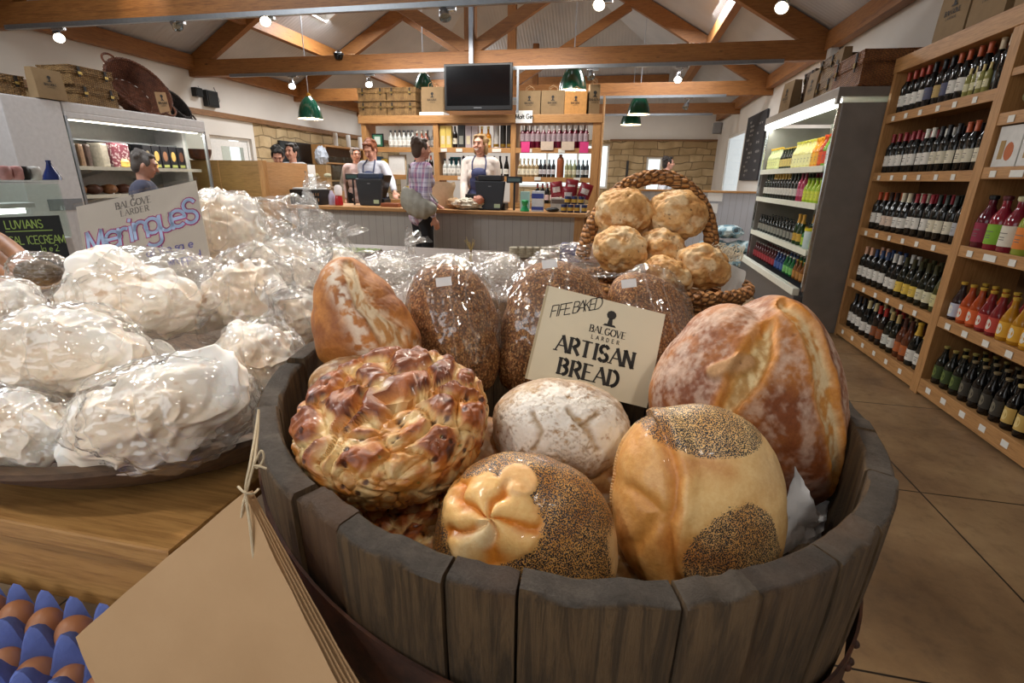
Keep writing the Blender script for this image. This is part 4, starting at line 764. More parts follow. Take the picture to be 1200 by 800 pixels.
one(MB().lathe([(.04,0),(.045,.02),(.045,.13),(.025,.16),(.02,.19),(.001,.195)],20,(-3.97,6.5,CT)),'spray_bottle',P('#b7aec8',.3),'lilac white plastic bottle beside the black crate','bottle')
o=one(MB().lathe([(.05,0),(.055,.02),(.05,.1),(.04,.13)],20,(-3.84,6.46,CT)),'sweet_jar',P('#b02228',.3),'red-bottomed jar with white top left of the left till','jar'); MB().lathe([(.04,.13),(.052,.14),(.052,.24),(.03,.27),(.001,.272)],20,(-3.84,6.46,CT)).build('jar_lid',P('#e6e0e2',.3),o)
o=one(MB().box(-3.2,-2.95,6.42,6.6,CT,CT+.05),'wooden_tray',P('#8a4a26',.5),'reddish wooden tray on the counter right of the left till','tray',smooth=False,bevel=.01)
one(lumpy((-2.93,6.75,CT+.06),(.12,.1,.06),.4,3,4,24),'crumpled_paper',PAPER,'crumpled white paper on the counter by the red-haired assistant','paper')
giftb=thing('paper_carrier_bag','large pale paper bag standing on the counter between customer and assistant','paper bag',(-2.42,6.66,CT)); m=MB(); m.grid(lambda u,v:(-2.42+(.2+.02*math.sin(v*9))*math.cos(2*PI*u)*(1 if abs(math.cos(2*PI*u))<.7 else .95),6.66+.09*math.sin(2*PI*u),CT+.001+.33*v+.01*math.sin(u*25)*v),40,8,wrap=True); m.build('bag_body',P('#cdb492',.8,bump=.3,bscale=25),giftb)
o=one(lumpy((-2.2,6.55,CT+.07),(.11,.09,.07),.2,2,8,24),'brown_paper_parcel',KRAFTL,'small brown paper parcel under the customer\'s hand','parcel')
t=thing('produce_heap','clear bag of pale groceries lying on the counter left of the right till','groceries',(-1.95,6.45,CT)); lumpy((-1.97,6.45,CT+.07),(.2,.12,.07),.35,3,12,36).build('contents',P('#d6cdb8',.5,n=.4,nscale=40),t); lumpy((-1.82,6.42,CT+.12),(.07,.06,.06),.3,3,14,24).build('pink_item',P('#cf8a70',.5),t)
one(MB().box(-2.06,-1.8,6.6,6.75,CT+.07,CT+.19).box(-1.97,-1.9,6.65,6.7,CT,CT+.08),'card_reader',BLACK,'black card reader tilted on the counter left of the right till','card reader',smooth=False,bevel=.01)
one(MB().lathe([(.055,0),(.06,.01),(.04,.04),(.028,.07),(.04,.1),(.045,.13),(.03,.14)],20,(-1.21,6.42,CT)),'tape_dispenser',P('#1c9a5c',.3),'bright green dispenser on the counter right of the right till','dispenser')
one(MB().box(-1.3,-1.18,6.56,6.62,CT,CT+.24),'leaflet_holder',P('#a9d0cc',.3),'pale green leaflet holder behind the bright green dispenser','leaflets',smooth=False,bevel=.004)
o=one(MB().box(-1.13,-.98,6.46,6.54,CT,CT+.25),'charity_box',P('#dfe4ee',.4),'blue and white box on the counter right of the green dispenser','box',smooth=False,bevel=.004); MB().box(-1.132,-.978,6.456,6.461,CT+.02,CT+.06).box(-1.132,-.978,6.456,6.461,CT+.16,CT+.22).build('blue_print',P('#3446a0',.4),o,smooth=False)
o=one(lumpy((-.86,6.44,CT+.03),(.09,.06,.03),.1,2,3,20),'computer_mouse',BLACK,'black rounded gadget on the counter in front of the small white box','gadget')
o=thing('display_box','white box holding red packets near the right end of the counter','box',(-.8,6.62,CT)); MB().box(-.9,-.68,6.55,6.7,CT+.001,CT+.17).build('box',P('#d2ccc2',.6),o,smooth=False,bevel=.004); MB().box(-.89,-.69,6.546,6.55,CT+.1,CT+.15).build('print',P('#7a6a60',.6),o,smooth=False)
def packet(x,y,z,w_,h_,rot,label,c1='#8f2430'):
    t=thing('crisp_packet',label,'packet',(x,y,z),'red snack packets'); M=Matrix.Translation((x,y,z))@Matrix.Rotation(rot,4,'Y'); m=MB()
    for s in (-1,1): m.grid(lambda u,v:M@Vector(((u-.5)*w_,s*.03*math.sin(PI*u)*math.sin(PI*v)**.6-0.0,v*h_)),10,10)
    m.build('packet',P(c1,.3,n=.2,nscale=9,bump=.3,bscale=30),t); m=MB(); m.grid(lambda u,v:M@Vector(((u-.5)*w_*.6,-.032*math.sin(PI*(.2+u*.6))*math.sin(PI*(.3+v*.35))**.6-.002,h_*(.3+v*.35))),6,6); m.build('printed_panel',P('#ddd2cc',.4,n=.3,nscale=40),t)
for i,(x,z,r_,l) in enumerate(((-.83,CT+.18,-.15,'red and white packet standing in the white box, leftmost'),(-.66,CT+.21,.1,'red and white packet standing tallest in the middle of the display'),(-.5,CT+.17,.3,'red and white packet leaning right at the end of the display'),(-.68,CT+.12,0,'red and white packet low behind the blue tins'))): packet(x,6.66-(.03*i),z,.16,.19,r_,l)
for k,(x,y,z) in enumerate([(-.72+.085*i,6.5,CT) for i in range(4)]+[(-.68+.085*i,6.52,CT+.1) for i in range(3)]):
    if k==0:
        tin=thing('small_tin','','tin',(x,y,z),'blue and gold tins on the counter'); MB().lathe([(.036,0),(.038,.004),(.038,.09),(.036,.095),(.001,.095)],18,(x,y,z)).build('tin_body',P('#2c3560',.3,.3),tin); MB().lathe([(.0385,.02),(.0385,.06)],18,(x,y,z),caps=False).build('tin_label',P('#c9a646',.4),tin); base=tin; base['label']='blue tin with gold label stacked near the right end of the counter'
    else: dup(base,(x,y,z+.001))
o=thing('pen_mug','white mug of pens at the right end of the counter','mug',(-.5,6.52,CT)); m=MB().lathe([(.035,0),(.04,.005),(.042,.1),(.038,.1),(.036,.01)],20,(-.5,6.52,CT+.001),caps=False); m.build('mug',P('#dcdde2',.3),o)
for k in range(4): MB().cyl((-.5+.01*k-.015,6.52,CT+.01),(-.5+.03*k-.05,6.52+.01*k,CT+.2),.004,seg=6).build('pen',P(('#c9b43a','#2c8a5c','#d8cda0','#3a4a9a')[k],.4),o)
# ================================================================== LEFT: KIOSK, GLASS CASE, CUP SHELF
KO=wood('kiosk_oak_ply','#8c6a3c','#9c7846','#77582f',0,rough=.45); KO2=wood('kiosk_oak_ply_side','#b08457','#bd9164','#9a7148',1,rough=.45)
t=thing('oak_kiosk','square oak panelled kiosk to the left of the counter','kiosk',(-5.3,6.4,0))
MB().box(-5.96,-4.62,6.0,6.04,.69,1.51).box(-5.96,-4.62,6.0,6.04,0,.675).build('front_panel',KO,t,smooth=False); MB().box(-4.66,-4.62,6.04,6.98,.69,1.5).box(-4.66,-4.62,6.04,6.98,0,.675).build('side_panel',KO2,t,smooth=False); MB().box(-4.67,-4.60,5.98,6.06,0,1.515).build('corner_post',OAKZ,t,smooth=False,bevel=.004); MB().box(-5.29,-5.28,5.995,6.0,0,1.51).build('panel_joint',KO2,t,smooth=False)
MB().box(-5.96,-4.7,6.05,6.3,.85,.9).build('worktop',OAK,t,smooth=False)
one(MB().lathe([(.084,0),(.117,.017),(.143,.084),(.15,.134),(.143,.134),(.11,.025)],28,(-5.58,6.03,1.511)),'pottery_bowl',P('#5c3220',.3,n=.3,nscale=20),'dark brown glazed bowl on top of the oak kiosk','bowl')
t=thing('glass_display_case','glass cake display case between the oak kiosk and the tills','display case',(-4.71,7.5,0)); MB().box(-4.8,-4.62,7.0,7.97,0,1.1).build('case_base',KO2,t,smooth=False); MB().box(-4.63,-4.62,7.0,7.97,1.1,1.51).box(-4.8,-4.62,7.0,7.97,1.5,1.51).box(-4.8,-4.63,7.96,7.97,1.1,1.5).build('case_glass',GLASS,t,smooth=False); MB().box(-4.79,-4.64,7.02,7.95,1.29,1.3).build('glass_shelf',GLASS,t,smooth=False)
for k in range(5): one(lumpy((-4.715,7.12+.18*k,1.34 if k%2 else 1.14),(.06,.06,.035),.15,3,k,20),'cake',P(('#7a3a20','#c9a878','#5a2a18','#d8c8b0','#8a5a30')[k],.6,n=.2),('dark brown','pale tan','very dark','cream coloured','mid brown')[k]+' cake in the glass display case','cake')
one(MB().box(-4.618,-4.614,6.99,7.17,1.08,1.49),'paper_notice',PAPER,'tall white notice taped to the side of the oak kiosk','notice',smooth=False)
t=thing('cup_shelf','oak shelf of glasses against the left stone wall','shelf unit',(-6.9,11.9,0))
MB().box(-7.14,-6.75,11.0,13.3,1.97,2.01).box(-7.14,-6.75,11.0,13.3,1.6,1.63).box(-7.14,-6.75,11.0,13.3,1.2,1.23).build('shelf',OAKY,t,smooth=False); MB().box(-7.14,-6.75,10.96,11.0,0,2.01).build('upright',OAKZ,t,smooth=False); MB().box(-7.14,-6.75,13.3,13.34,0,2.01).build('upright',OAKZ,t,smooth=False); MB().box(-7.14,-7.12,11,13.3,0,1.97).build('back_panel',wood('dark_oak','#5c4024','#6b4c2c','#4a321a',2),t,smooth=False)
g=MB().lathe([(.03,0),(.035,.14),(.033,.14),(.028,.005)],14,caps=False); gb=one(g,'drinking_glass',GLASS,'clear drinking glass in the row on the oak shelf by the stone wall','glass',(0,0,0),'drinking glasses on the oak shelf'); 
for k in range(14): (gb if k==0 else dup(gb)).location=(-6.85,11.15+k*.15,1.631)
for k,y in enumerate((11.7,12.3,12.9)): one(MB().lathe([(.05,0),(.055,.26),(.05,.3),(.001,.3)],18,(-6.9,y,2.011)),'stacked_cups',PAPER,('nearest','middle','farthest')[k]+' tall white stack of paper cups on the oak shelf','cup stack')
one(MB().lathe([(.05,0),(.05,.12),(.001,.12)],18,(-6.83,12.75,1.631)),'brass_tin',BRASS,'small brass coloured tin among the glasses on the oak shelf','tin')
one(MB().box(-7.16,-7.1,9.85,11.0,1.45,2.02),'television',P('#0d0e12',.2),'black screen on the left stone wall behind the two heads','television',smooth=False,bevel=.01)
one(lumpy((-6.7,10.7,1.75),(.14,.14,.2),.3,3,3,30),'paper_roll_holder',P('#b9c0cc',.5,n=.3,nscale=20),'blue and white bundle beside the stone wall screen','bundle')
one(MB().box(-6.85,-6.55,10.6,10.8,0,1.56),'side_cabinet',KO2,'low oak cabinet under the blue and white bundle','cabinet',smooth=False)
# ================================================================== PEOPLE
SKIN=NT('skin'); SKIN=SKIN.fin(SKIN.ramp(SKIN.noise(12,3),[(.3,'#c98f78'),(.7,'#dba690')]),.5,sss=.08)
def blob(name,prims,mat,parent,voxel=.008,smooth=4,disp=0):
    m=MB()
    for p in prims:
        if p[0]=='c':
            _,a,b,r0,r1=p; a=Vector(a);b=Vector(b); m.tube([a,b],[r0,r1],12); m.ball(a,r0,12); m.ball(b,r1,12)
        else:
            m.ball(p[1],p[2],16,M=p[3] if len(p)>3 else None)
    tmp=m.build('tmp_'+name,mat,None,merge=False); md=tmp.modifiers.new('r','REMESH'); md.mode='VOXEL'; md.voxel_size=voxel; md.use_smooth_shade=True
    if smooth: s=tmp.modifiers.new('s','SMOOTH'); s.factor=.5; s.iterations=smooth
    dg=bpy.context.evaluated_depsgraph_get(); me=bpy.data.meshes.new_from_object(tmp.evaluated_get(dg)); bpy.data.objects.remove(tmp)
    off=ORG[parent.name]; co=np.empty(len(me.vertices)*3,dtype=np.float32); me.vertices.foreach_get('co',co); co=co.reshape(-1,3)-np.array(off,dtype=np.float32); me.vertices.foreach_set('co',co.ravel()); me.update(); me.shade_smooth()
    me.materials.clear(); me.materials.append(mat); me.name=name
    o=bpy.data.objects.new(name,me); COL.objects.link(o); o.parent=parent; ORG[o.name]=off; return o
def hand(pr,w_,d,up,side,curl=.5):
    d=Vector(d).normalized(); up=Vector(up).normalized(); sd=d.cross(up).normalized(); up=sd.cross(d)
    w_=Vector(w_); pr.append(('c',w_,w_+d*.07,.022,.03)); pr.append(('c',w_+d*.05+sd*.02,w_+d*.08+sd*.028,.018,.015)); pr.append(('c',w_+d*.05-sd*.02,w_+d*.08-sd*.028,.018,.015))
    for k,(o_,L) in enumerate(((-.03,.07),(-.01,.08),(.01,.075),(.03,.058))):
        b=w_+d*.09+sd*o_; m_=b+d*L*.5-up*curl*.012; e=m_+d*L*.35-up*curl*.035; pr.append(('c',b,m_,.0095,.009)); pr.append(('c',m_,e,.009,.0075))
    b=w_+d*.03-sd*side*.028; m_=b-sd*side*.03+d*.025-up*.01; e=m_+d*.03-up*.01; pr.append(('c',b,m_,.012,.010)); pr.append(('c',m_,e,.010,.008))
def person(label,px,py,y,face,shirt,hair,haircol,legs='#17181d',hands=None,hpitch=0,hyaw=0,lean=0,female=True,apron=None,long_hair=False,bun=False,cardigan=None,feet_to=None,group=None,smile=False,bald=False):
    top=at(px,py,'y',y); H=top.z+.0; X0=top.x
    t=thing('person',label,'person',(X0,y,0),group)
    Mr=Matrix.Rotation(face,3,'Z'); s=H/1.66
    def W(x,yy,z): v=Mr@Vector((x*s,yy*s+0,z*s)); return Vector((X0,y,0))+v
    sw=.18 if female else .2
    ln=lambda z:-lean*max(0,z-.9)           # leaning forward (-y local)
    def L(x,yy,z): return W(x,yy+ln(z)-0+ (lean*.76),z)
    neck=L(0,0,1.37); hc=L(0,-.015,1.54)
    Rh=Mr@Matrix.Rotation(hyaw,3,'Z')@Matrix.Rotation(hpitch,3,'X')
    def HD(x,yy,z): return hc+Rh@Vector((x*s,yy*s,z*s))
    body=[('e',hc,(.073*s,.09*s,.108*s),Rh),('e',HD(0,-.03,-.045),(.055*s,.06*s,.065*s),Rh),('e',HD(0,-.062,-.085),(.026*s,.022*s,.02*s),Rh),('c',HD(0,-.09,.01),HD(0,-.108,-.025),.009*s,.014*s),
     ('e',HD(-.075,.0,-.01),(.012*s,.02*s,.03*s),Rh),('e',HD(.075,.0,-.01),(.012*s,.02*s,.03*s),Rh),('e',HD(-.035,-.07,-.03),(.024*s,.02*s,.022*s),Rh),('e',HD(.035,-.07,-.03),(.024*s,.02*s,.022*s),Rh),('e',HD(0,-.078,.03),(.05*s,.016*s,.014*s),Rh),
     ('c',HD(0,.015,-.08),neck-Vector((0,0,.03)),.05*s,.056*s)]
    hips=[L(-.09,0,.9),L(.09,0,.9)]
    tors=[('e',L(0,0,1.25),(sw*.98*s,.115*s,.15*s),Mr),('e',L(0,0,1.1),((.155 if female else .17)*s,.11*s,.15*s),Mr),('e',L(0,.0,.93),(.165*s,.115*s,.13*s),Mr),('c',L(-sw+.03,0,1.34),L(sw-.03,0,1.34),.055*s,.055*s)]
    if female: tors+=[('e',L(-.065,-.075,1.2),(.06*s,.05*s,.06*s),Mr),('e',L(.065,-.075,1.2),(.06*s,.05*s,.06*s),Mr)]
    body+=tors
    sl=[]
    for i,sd in enumerate((-1,1)):
        sh=L(sd*sw,0,1.33)
        wr=Vector(hands[i][:3]) if hands and hands[i] is not None else L(sd*(sw+.07),-.04,.82)
        d=wr-sh; mx=.53*s; 
        if d.length>mx: wr=sh+d.normalized()*mx; d=wr-sh
        hgt=math.sqrt(max(0,(.27*s)**2-(d.length/2)**2)); bd=(Mr@Vector((sd*.35,.6,-.8))); bd=(bd-d.normalized()*bd.dot(d.normalized())).normalized()
        el=sh+d*.5+bd*hgt
        body+=[('c',sh,el,.045*s,.036*s),('c',el,wr,.036*s,.024*s)]
        hd=(wr-el).normalized(); hand(body,wr,hd,Vector((0,0,1)) if abs(hd.z)<.8 else Mr@Vector((sd,0,0)),sd)
        sl+=[('c',sh,el,.06*s,.05*s),('c',el,el+(wr-el)*.88,.05*s,.038*s)]
        hip=hips[i]; kn=W(sd*.085,-.01,.48); an=W(sd*.085,.02,.09); body+=[('c',hip,kn,.08*s,.052*s),('c',kn,an,.05*s,.035*s)]
    body+=[('c',W(-.085,.02,.06),W(-.09,-.11,.045),.035*s,.03*s),('c',W(.085,.02,.06),W(.09,-.11,.045),.035*s,.03*s)]
    blob('body',body,SKIN,t,.0085,3)
    st=[(k,)+tuple(a) if 0 else None for k,a in ()]
    sh_=[]
    for p in tors: 
        sh_.append(('c',p[1],p[2],p[3]+.014*s,p[4]+.014*s) if p[0]=='c' else ('e',p[1],tuple(q+.016*s for q in p[2]),p[3]))
    sh_+=sl+[('e',L(0,0,.82),(.18*s,.135*s,.12*s),Mr)]
    blob('shirt',sh_,shirt,t,.011,3)
    m=MB(); cpts=[]
    for k in range(14):
        a=2*PI*k/14; cpts.append(L(.068*math.cos(a),.065*math.sin(a)-.012,1.385-.018*(math.sin(a)<0)*abs(math.sin(a))*2))
    m.tube(cpts,.016*s,6,closed=True); m.build('collar',cardigan or shirt,t)
    tr=[]
    for i,sd in enumerate((-1,1)):
        kn=W(sd*.087,-.01,.48); an=W(sd*.088,.02,.1); tr+=[('c',hips[i],kn,.1*s,.07*s),('c',kn,an,.068*s,.055*s)]
    tr+=[('e',L(0,0,.9),(.168*s,.118*s,.12*s),Mr)]; blob('trousers',tr,P(legs,.8,n=.1),t,.012,3)
    for sd in (-1,1): blob('shoe',[('c',W(sd*.085,.03,.045),W(sd*.09,-.13,.035),.045*s,.036*s),('c',W(sd*.085,.03,.05),W(sd*.085,.02,.1),.045*s,.04*s)],P('#1a1614',.5),t,.01,2)
    hr=[]
    if not bald:
        hr=[('e',HD(0,.03,.03),(.083*s,.088*s,.096*s),Rh),('e',HD(0,.05,-.02),(.076*s,.06*s,.08*s),Rh),('e',HD(-.025,-.03,.092),(.045*s,.04*s,.024*s),Rh),('e',HD(.035,-.03,.09),(.035*s,.038*s,.024*s),Rh),('e',HD(-.066,-.02,.03),(.018*s,.03*s,.045*s),Rh),('e',HD(.066,-.02,.03),(.018*s,.03*s,.045*s),Rh)]
        if bun: hr.append(('e',HD(.02,.12,.02),(.045*s,.04*s,.045*s),Rh))
        if long_hair: hr+=[('e',HD(-.07,.02,-.05),(.024*s,.045*s,.07*s),Rh),('e',HD(.07,.02,-.05),(.024*s,.045*s,.07*s),Rh)]
    rr=random.Random(int(px)); 
    for k in range(26):
        a=rr.uniform(.1,PI-.1); q=rr.uniform(.1,1.4); hr.append(('e',HD(.08*math.cos(a)*math.cos(q*.8),.03+.075*math.sin(a)*math.cos(q*.6),.03+.085*math.sin(q)),(.02*s,.02*s,.02*s)))
    t_=NT('hair_'+haircol); hm=t_.fin(t_.mix(t_.wave(60,6,3),haircol,tuple(x*.55 for x in c(haircol)[:3])),.45,0,t_.bump(t_.wave(80,8,3),.5,.004)); blob('hair',hr,hm,t,.008,2)
    for sd in (-1,1):
        m=MB().ball(HD(sd*.031,-.0845,.012),(.0085*s,.005*s,.005*s),10,M=Rh); m.build('eye',P('#26201c',.3),t); m=MB().tube([HD(sd*.015,-.093,.032),HD(sd*.032,-.093,.037),HD(sd*.047,-.083,.03)],.003*s,5); m.build('eyebrow',P(haircol,.8),t)
    m=MB()
    if smile: m.prism([(-.03,.012),(-.02,-.006),(0,-.016),(.02,-.006),(.03,.012),(0,.003)],HD(0,-.0935,-.058),Rh@Vector((s,0,0)),Rh@Vector((0,0,s)),Rh@Vector((0,-1,0)),.01); m.build('smile',P('#ede4dc',.4),t)
    else: m.tube([HD(-.022,-.088,-.055),HD(0,-.094,-.057),HD(.022,-.088,-.055)],.004*s,6); m.build('mouth',P('#a85a52',.5),t)
    if apron:
        am=P(apron,.75,bump=.1,bscale=30)
        ap=[('e',L(0,-.06,1.12),(.13*s,.105*s,.19*s),Mr),('e',L(0,-.035,.9),(.18*s,.14*s,.2*s),Mr),('e',L(0,-.085,1.2),(.12*s,.085*s,.09*s),Mr)]
        blob('apron',ap,am,t,.012,3)
        for sd in (-1,1): MB().tube([L(sd*.08,-.135,1.25),L(sd*.085,-.1,1.34),L(sd*.06,-.02,1.415)],.009*s,6).build('apron_strap',am,t)
    return t
def cloth(col,name='cotton',n=.06): return P(col,.85,n=n,nscale=30,bump=.25,bscale=25)
pl=NT('plaid_cotton'); vx=pl.map((1,1,1)); w1=pl.wave(2.2,0,0,dir='Z'); w2=pl.wave(2.4,0,0,vec=pl.map((1,1,1),rot=(0,0,.5)),dir='X'); w3=pl.wave(6,0,0,dir='Z'); w4=pl.wave(6,0,0,dir='X')
pc=pl.mix(pl.math('MULTIPLY',pl.step(w1,.6,.8),.7),'#cdc6d8','#8f6f94'); pc=pl.mix(pl.math('MULTIPLY',pl.step(w2,.6,.8),.6),pc,'#b05f82'); pc=pl.mix(pl.math('MULTIPLY',pl.step(w3,.8,.95),.5),pc,'#6a5f90'); pc=pl.mix(pl.math('MULTIPLY',pl.step(w4,.85,.95),.5),pc,'#f0e8ee'); PLAID=pl.fin(pc,.85,0,pl.bump(pl.noise(20,3),.3,.01))
p1=at(467,236,'y',6.85); 
person('red-haired assistant in a white shirt looking down at the left till',433,164,7.25,-.1,cloth('#c4c6d2'),'short','#8a4a26',hands=[at(430,234,'y',6.95),at(466,234,'y',6.8)],hpitch=.5,lean=.12,long_hair=False,apron='#3b4464')
person('laughing fair-haired assistant in a pale cardigan and navy apron behind the counter',563,157,7.2,.1,cloth('#ddd2ca'),'short','#b08a58',hands=[at(543,238,'y',6.85),at(575,236,'y',7.0)],hyaw=-.35,hpitch=-.02,lean=.02,long_hair=True,apron='#343a62',smile=True)
cu=person('short-haired customer in a pink and lilac checked shirt standing at the counter',492,161,5.95,PI-.75,PLAID,'short','#5a4436',legs='#12131a',hands=[None,at(513,241,'y',6.3)],hyaw=-.1,lean=.03)
person('dark-haired man in a white collar standing behind the oak kiosk',341,168,7.4,-.2,cloth('#d6d3d4'),'short','#2a1e18',female=False,hyaw=.2,lean=.02)
person('dark-haired person bending their head behind the oak kiosk, the left one',324,172,6.8,.6,cloth('#8a8280'),'short','#14100f',hpitch=.6,lean=.2)
person('person in a white shirt in profile beyond the pale partition',783,183,11.0,PI/2,cloth('#d9dde6'),'short','#2e2420',hyaw=.1)
person('grey-haired person in a slate blue top at the left food fridge',166,177,3.75,PI-.9,cloth('#4a4c60'),'short','#77706c',hpitch=.3,lean=.1,legs='#2a2a30')
person('person in a pale pink top farther back behind the red-haired assistant',416,173,9.2,.8,cloth('#b9a2a0'),'short','#8a7a72')
# shoulder bag worn by the customer
b0=at(489,238,'y',5.72); t=thing('shoulder_bag','slouchy grey-green shoulder bag hanging at the customer\'s side','bag',b0)
BAGM=P('#a09c90',.6,n=.15,nscale=15,bump=.9,bscale=18,name='soft_bag')
m=MB(); R2=Matrix.Rotation(.5,3,'Y')
def bp(u,v):
    th=PI*v; a=2*PI*u; x=.24*math.sin(th)**.8*math.cos(a); y=.10*math.sin(th)*math.sin(a); z=.165*math.cos(th)*(1 if math.cos(th)<0 else .7); z-=.09*(1-(x/.24)**2)*-.0; z+=.25*x*x*4*.6
    k=1+.05*math.sin(x*60+z*20); return Vector(b0)+R2@Vector((x*k,y*k,z*k))
m.grid(bp,40,20,wrap=True); m.build('bag_body',BAGM,t)
h=cu.location; sh=at(478,196,'y',5.9)
MB().tube([b0+R2@Vector((-.2,0,.13)),b0+Vector((-.12,.02,.28)),sh+Vector((.02,-.03,.03)),sh+Vector((.06,.08,-.1)),b0+R2@Vector((.2,.06,.12))],.013,8).build('bag_strap',BAGM,t)
# ================================================================== LEFT: FOOD FRIDGE
LX=-5.0
t=thing('food_fridge','wide open white food fridge along the left with lit shelves','fridge',(-5.4,4.75,0)); FW_=P('#c9c7c8',.45,name='white_enamel_panel')
MB().box(-5.75,LX,3.93,5.56,1.85,1.94).box(LX-.03,LX,3.93,5.56,1.8,1.86).build('canopy',FW_,t,smooth=False,bevel=.012)
for y in (3.93,5.5): MB().box(-5.75,-5.3,y,y+.06,0,1.85).build('side_panel',FW_,t,smooth=False,bevel=.006)
MB().box(-5.75,-5.7,3.99,5.5,.3,1.85).build('back_panel',P('#aeb0b0',.3,.3),t,smooth=False); MB().box(-5.75,-5.05,3.93,5.56,0,.45).build('base',FW_,t,smooth=False,bevel=.01)
for y in (3.935,5.53): MB().box(-5.3,LX-.02,y,y+.012,.45,1.85).build('end_glass',GLASS,t,smooth=False); MB().box(LX-.03,LX,y-.006,y+.018,.45,1.82).build('glass_trim',STEEL,t,smooth=False)
MB().box(-5.32,-5.29,3.95,4.0,.45,1.84).build('frame_trim',DARK,t,smooth=False)
for z in (1.385,1.12,.8): MB().box(-5.7,-5.12,4.0,5.5,z-.015,z).box(-5.12,-5.1,4.0,5.5,z-.03,z+.005).build('fridge_shelf',P('#d6d3c4',.4),t,smooth=False)
MB().box(-5.7,-5.4,4.0,5.5,1.64,1.655).build('wire_rack',STEEL,t,smooth=False)
for z in (1.4,1.16): 
    for y in (4.4,5.1): MB().beam((-5.69,y,z-.14),(-5.2,y,z-.03),.012,.03).build('bracket',FW_,t,smooth=False)
MB().box(-5.1,-5.05,4.02,5.48,1.79,1.8).build('strip_light',NT('warm_tube').fin('#ffffff',.4,emit=(1,.97,.8),es=4),t,smooth=False)
area('food_fridge_glow',(-5.12,4.75,1.78),(-5.4,4.75,1.0),.05,1.4,14,(1,.97,.85)).rotation_euler=(0,math.radians(-14),0)
fs=[]
for k in range(4): 
    y=4.07+.07*k; one(MB().box(-5.45,-5.25,y-.025,y+.025,1.386,1.6),'biscuit_bag',P(('#4a3428','#2c2a2a','#5a4434','#3a2c28')[k],.4,n=.3,bump=.4),('leftmost','second','third','fourth')[k]+' upright brown biscuit bag on the food fridge shelf','bag',smooth=False,bevel=.02)
one(MB().box(-5.4,-5.22,4.38,4.46,1.386,1.62),'biscuit_bag',P('#8a8278',.4,n=.2),'grey biscuit bag left of the spotted red bag','bag',smooth=False,bevel=.02)
sp=NT('spotted_red_film'); sp=sp.fin(sp.ramp(sp.vor(38),[(.3,'#a8989a'),(.4,'#6a3440')],'CONSTANT'),.3); one(MB().box(-5.4,-5.2,4.5,4.68,1.386,1.63),'spotted_bag',sp,'bag with red and white spots on the food fridge shelf','bag',smooth=False,bevel=.02)
for k in range(4): one(MB().lathe([(.02,0),(.055,.012),(.055,.06),(.035,.085),(.001,.088)],20,(-5.22,4.6+.115*k,1.386)),'small_cheese',P(('#c7a254','#b98a40','#d0b070','#c09048')[k],.5,n=.15),('first','second','third','fourth')[k]+' round golden pie from the left on the food fridge shelf','pie')
for k in range(5):
    y=4.93+.112*k; o=one(MB().box(-5.4,-5.24,y-.05,y+.05,1.386,1.63),'pasta_box',P('#15151a',.35),('first','second','third','fourth','fifth')[k]+' black window box from the left on the food fridge shelf','box',smooth=False,bevel=.003)
    MB().prism([(.03*math.cos(q),.055*math.sin(q)) for q in [i*PI/7 for i in range(14)]],(-5.2385,y,1.52),(0,1,0),(0,0,1),(1,0,0),.0012).build('box_window',P(('#6f6450','#a8854a','#74503c','#a8884c','#5a3a2c')[k],.4),o,smooth=False); MB().box(-5.24,-5.238,y-.035,y+.035,1.4,1.43).build('printed_band',P('#7f8448',.5),o,smooth=False)
for k in range(6): one(lumpy((-5.25,4.08+.16*k,1.17),(.08,.07,.05),.12,2,k,20),'pork_pie',P(('#8a5a34','#5a3424')[k%2],.5,n=.3),('first','second','third','fourth','fifth','sixth')[k]+' brown pie from the left on the lower food fridge shelf','pie')
TF=1.941
hamper((-5.3,3.56,TF-.0),.34,.4,.16,PI/2,'single wicker hamper at the far left of the food fridge top')
a=thing('fridge_top_ledge','narrow white cupboard end carrying the leftmost hamper','cupboard',(-5.4,3.7,0)); MB().box(-5.7,-5.0,3.45,3.92,0,1.935).build('cupboard_body',FW_,a,smooth=False,bevel=.01); MB().box(-5.0,-4.995,3.6,3.9,1.0,1.1).build('handle',STEEL,a,smooth=False)
giftbag((-5.03,3.86,TF),.24,.1,.24,PI/2,'kraft paper bag standing at the front left corner of the food fridge top',None,mat=KRAFT,handles=False)
hamper((-5.25,4.35,TF),.40,.36,.165,PI/2,'lower wicker hamper of the pair beside the big round basket'); hamper((-5.25,4.33,TF+.167),.40,.36,.165,PI/2,'upper wicker hamper of the pair beside the big round basket')
def mnorm(n,x):
    n=Vector(n).normalized(); x=Vector(x); x=(x-n*x.dot(n)).normalized(); y=n.cross(x); return Matrix((x,y,n)).transposed()
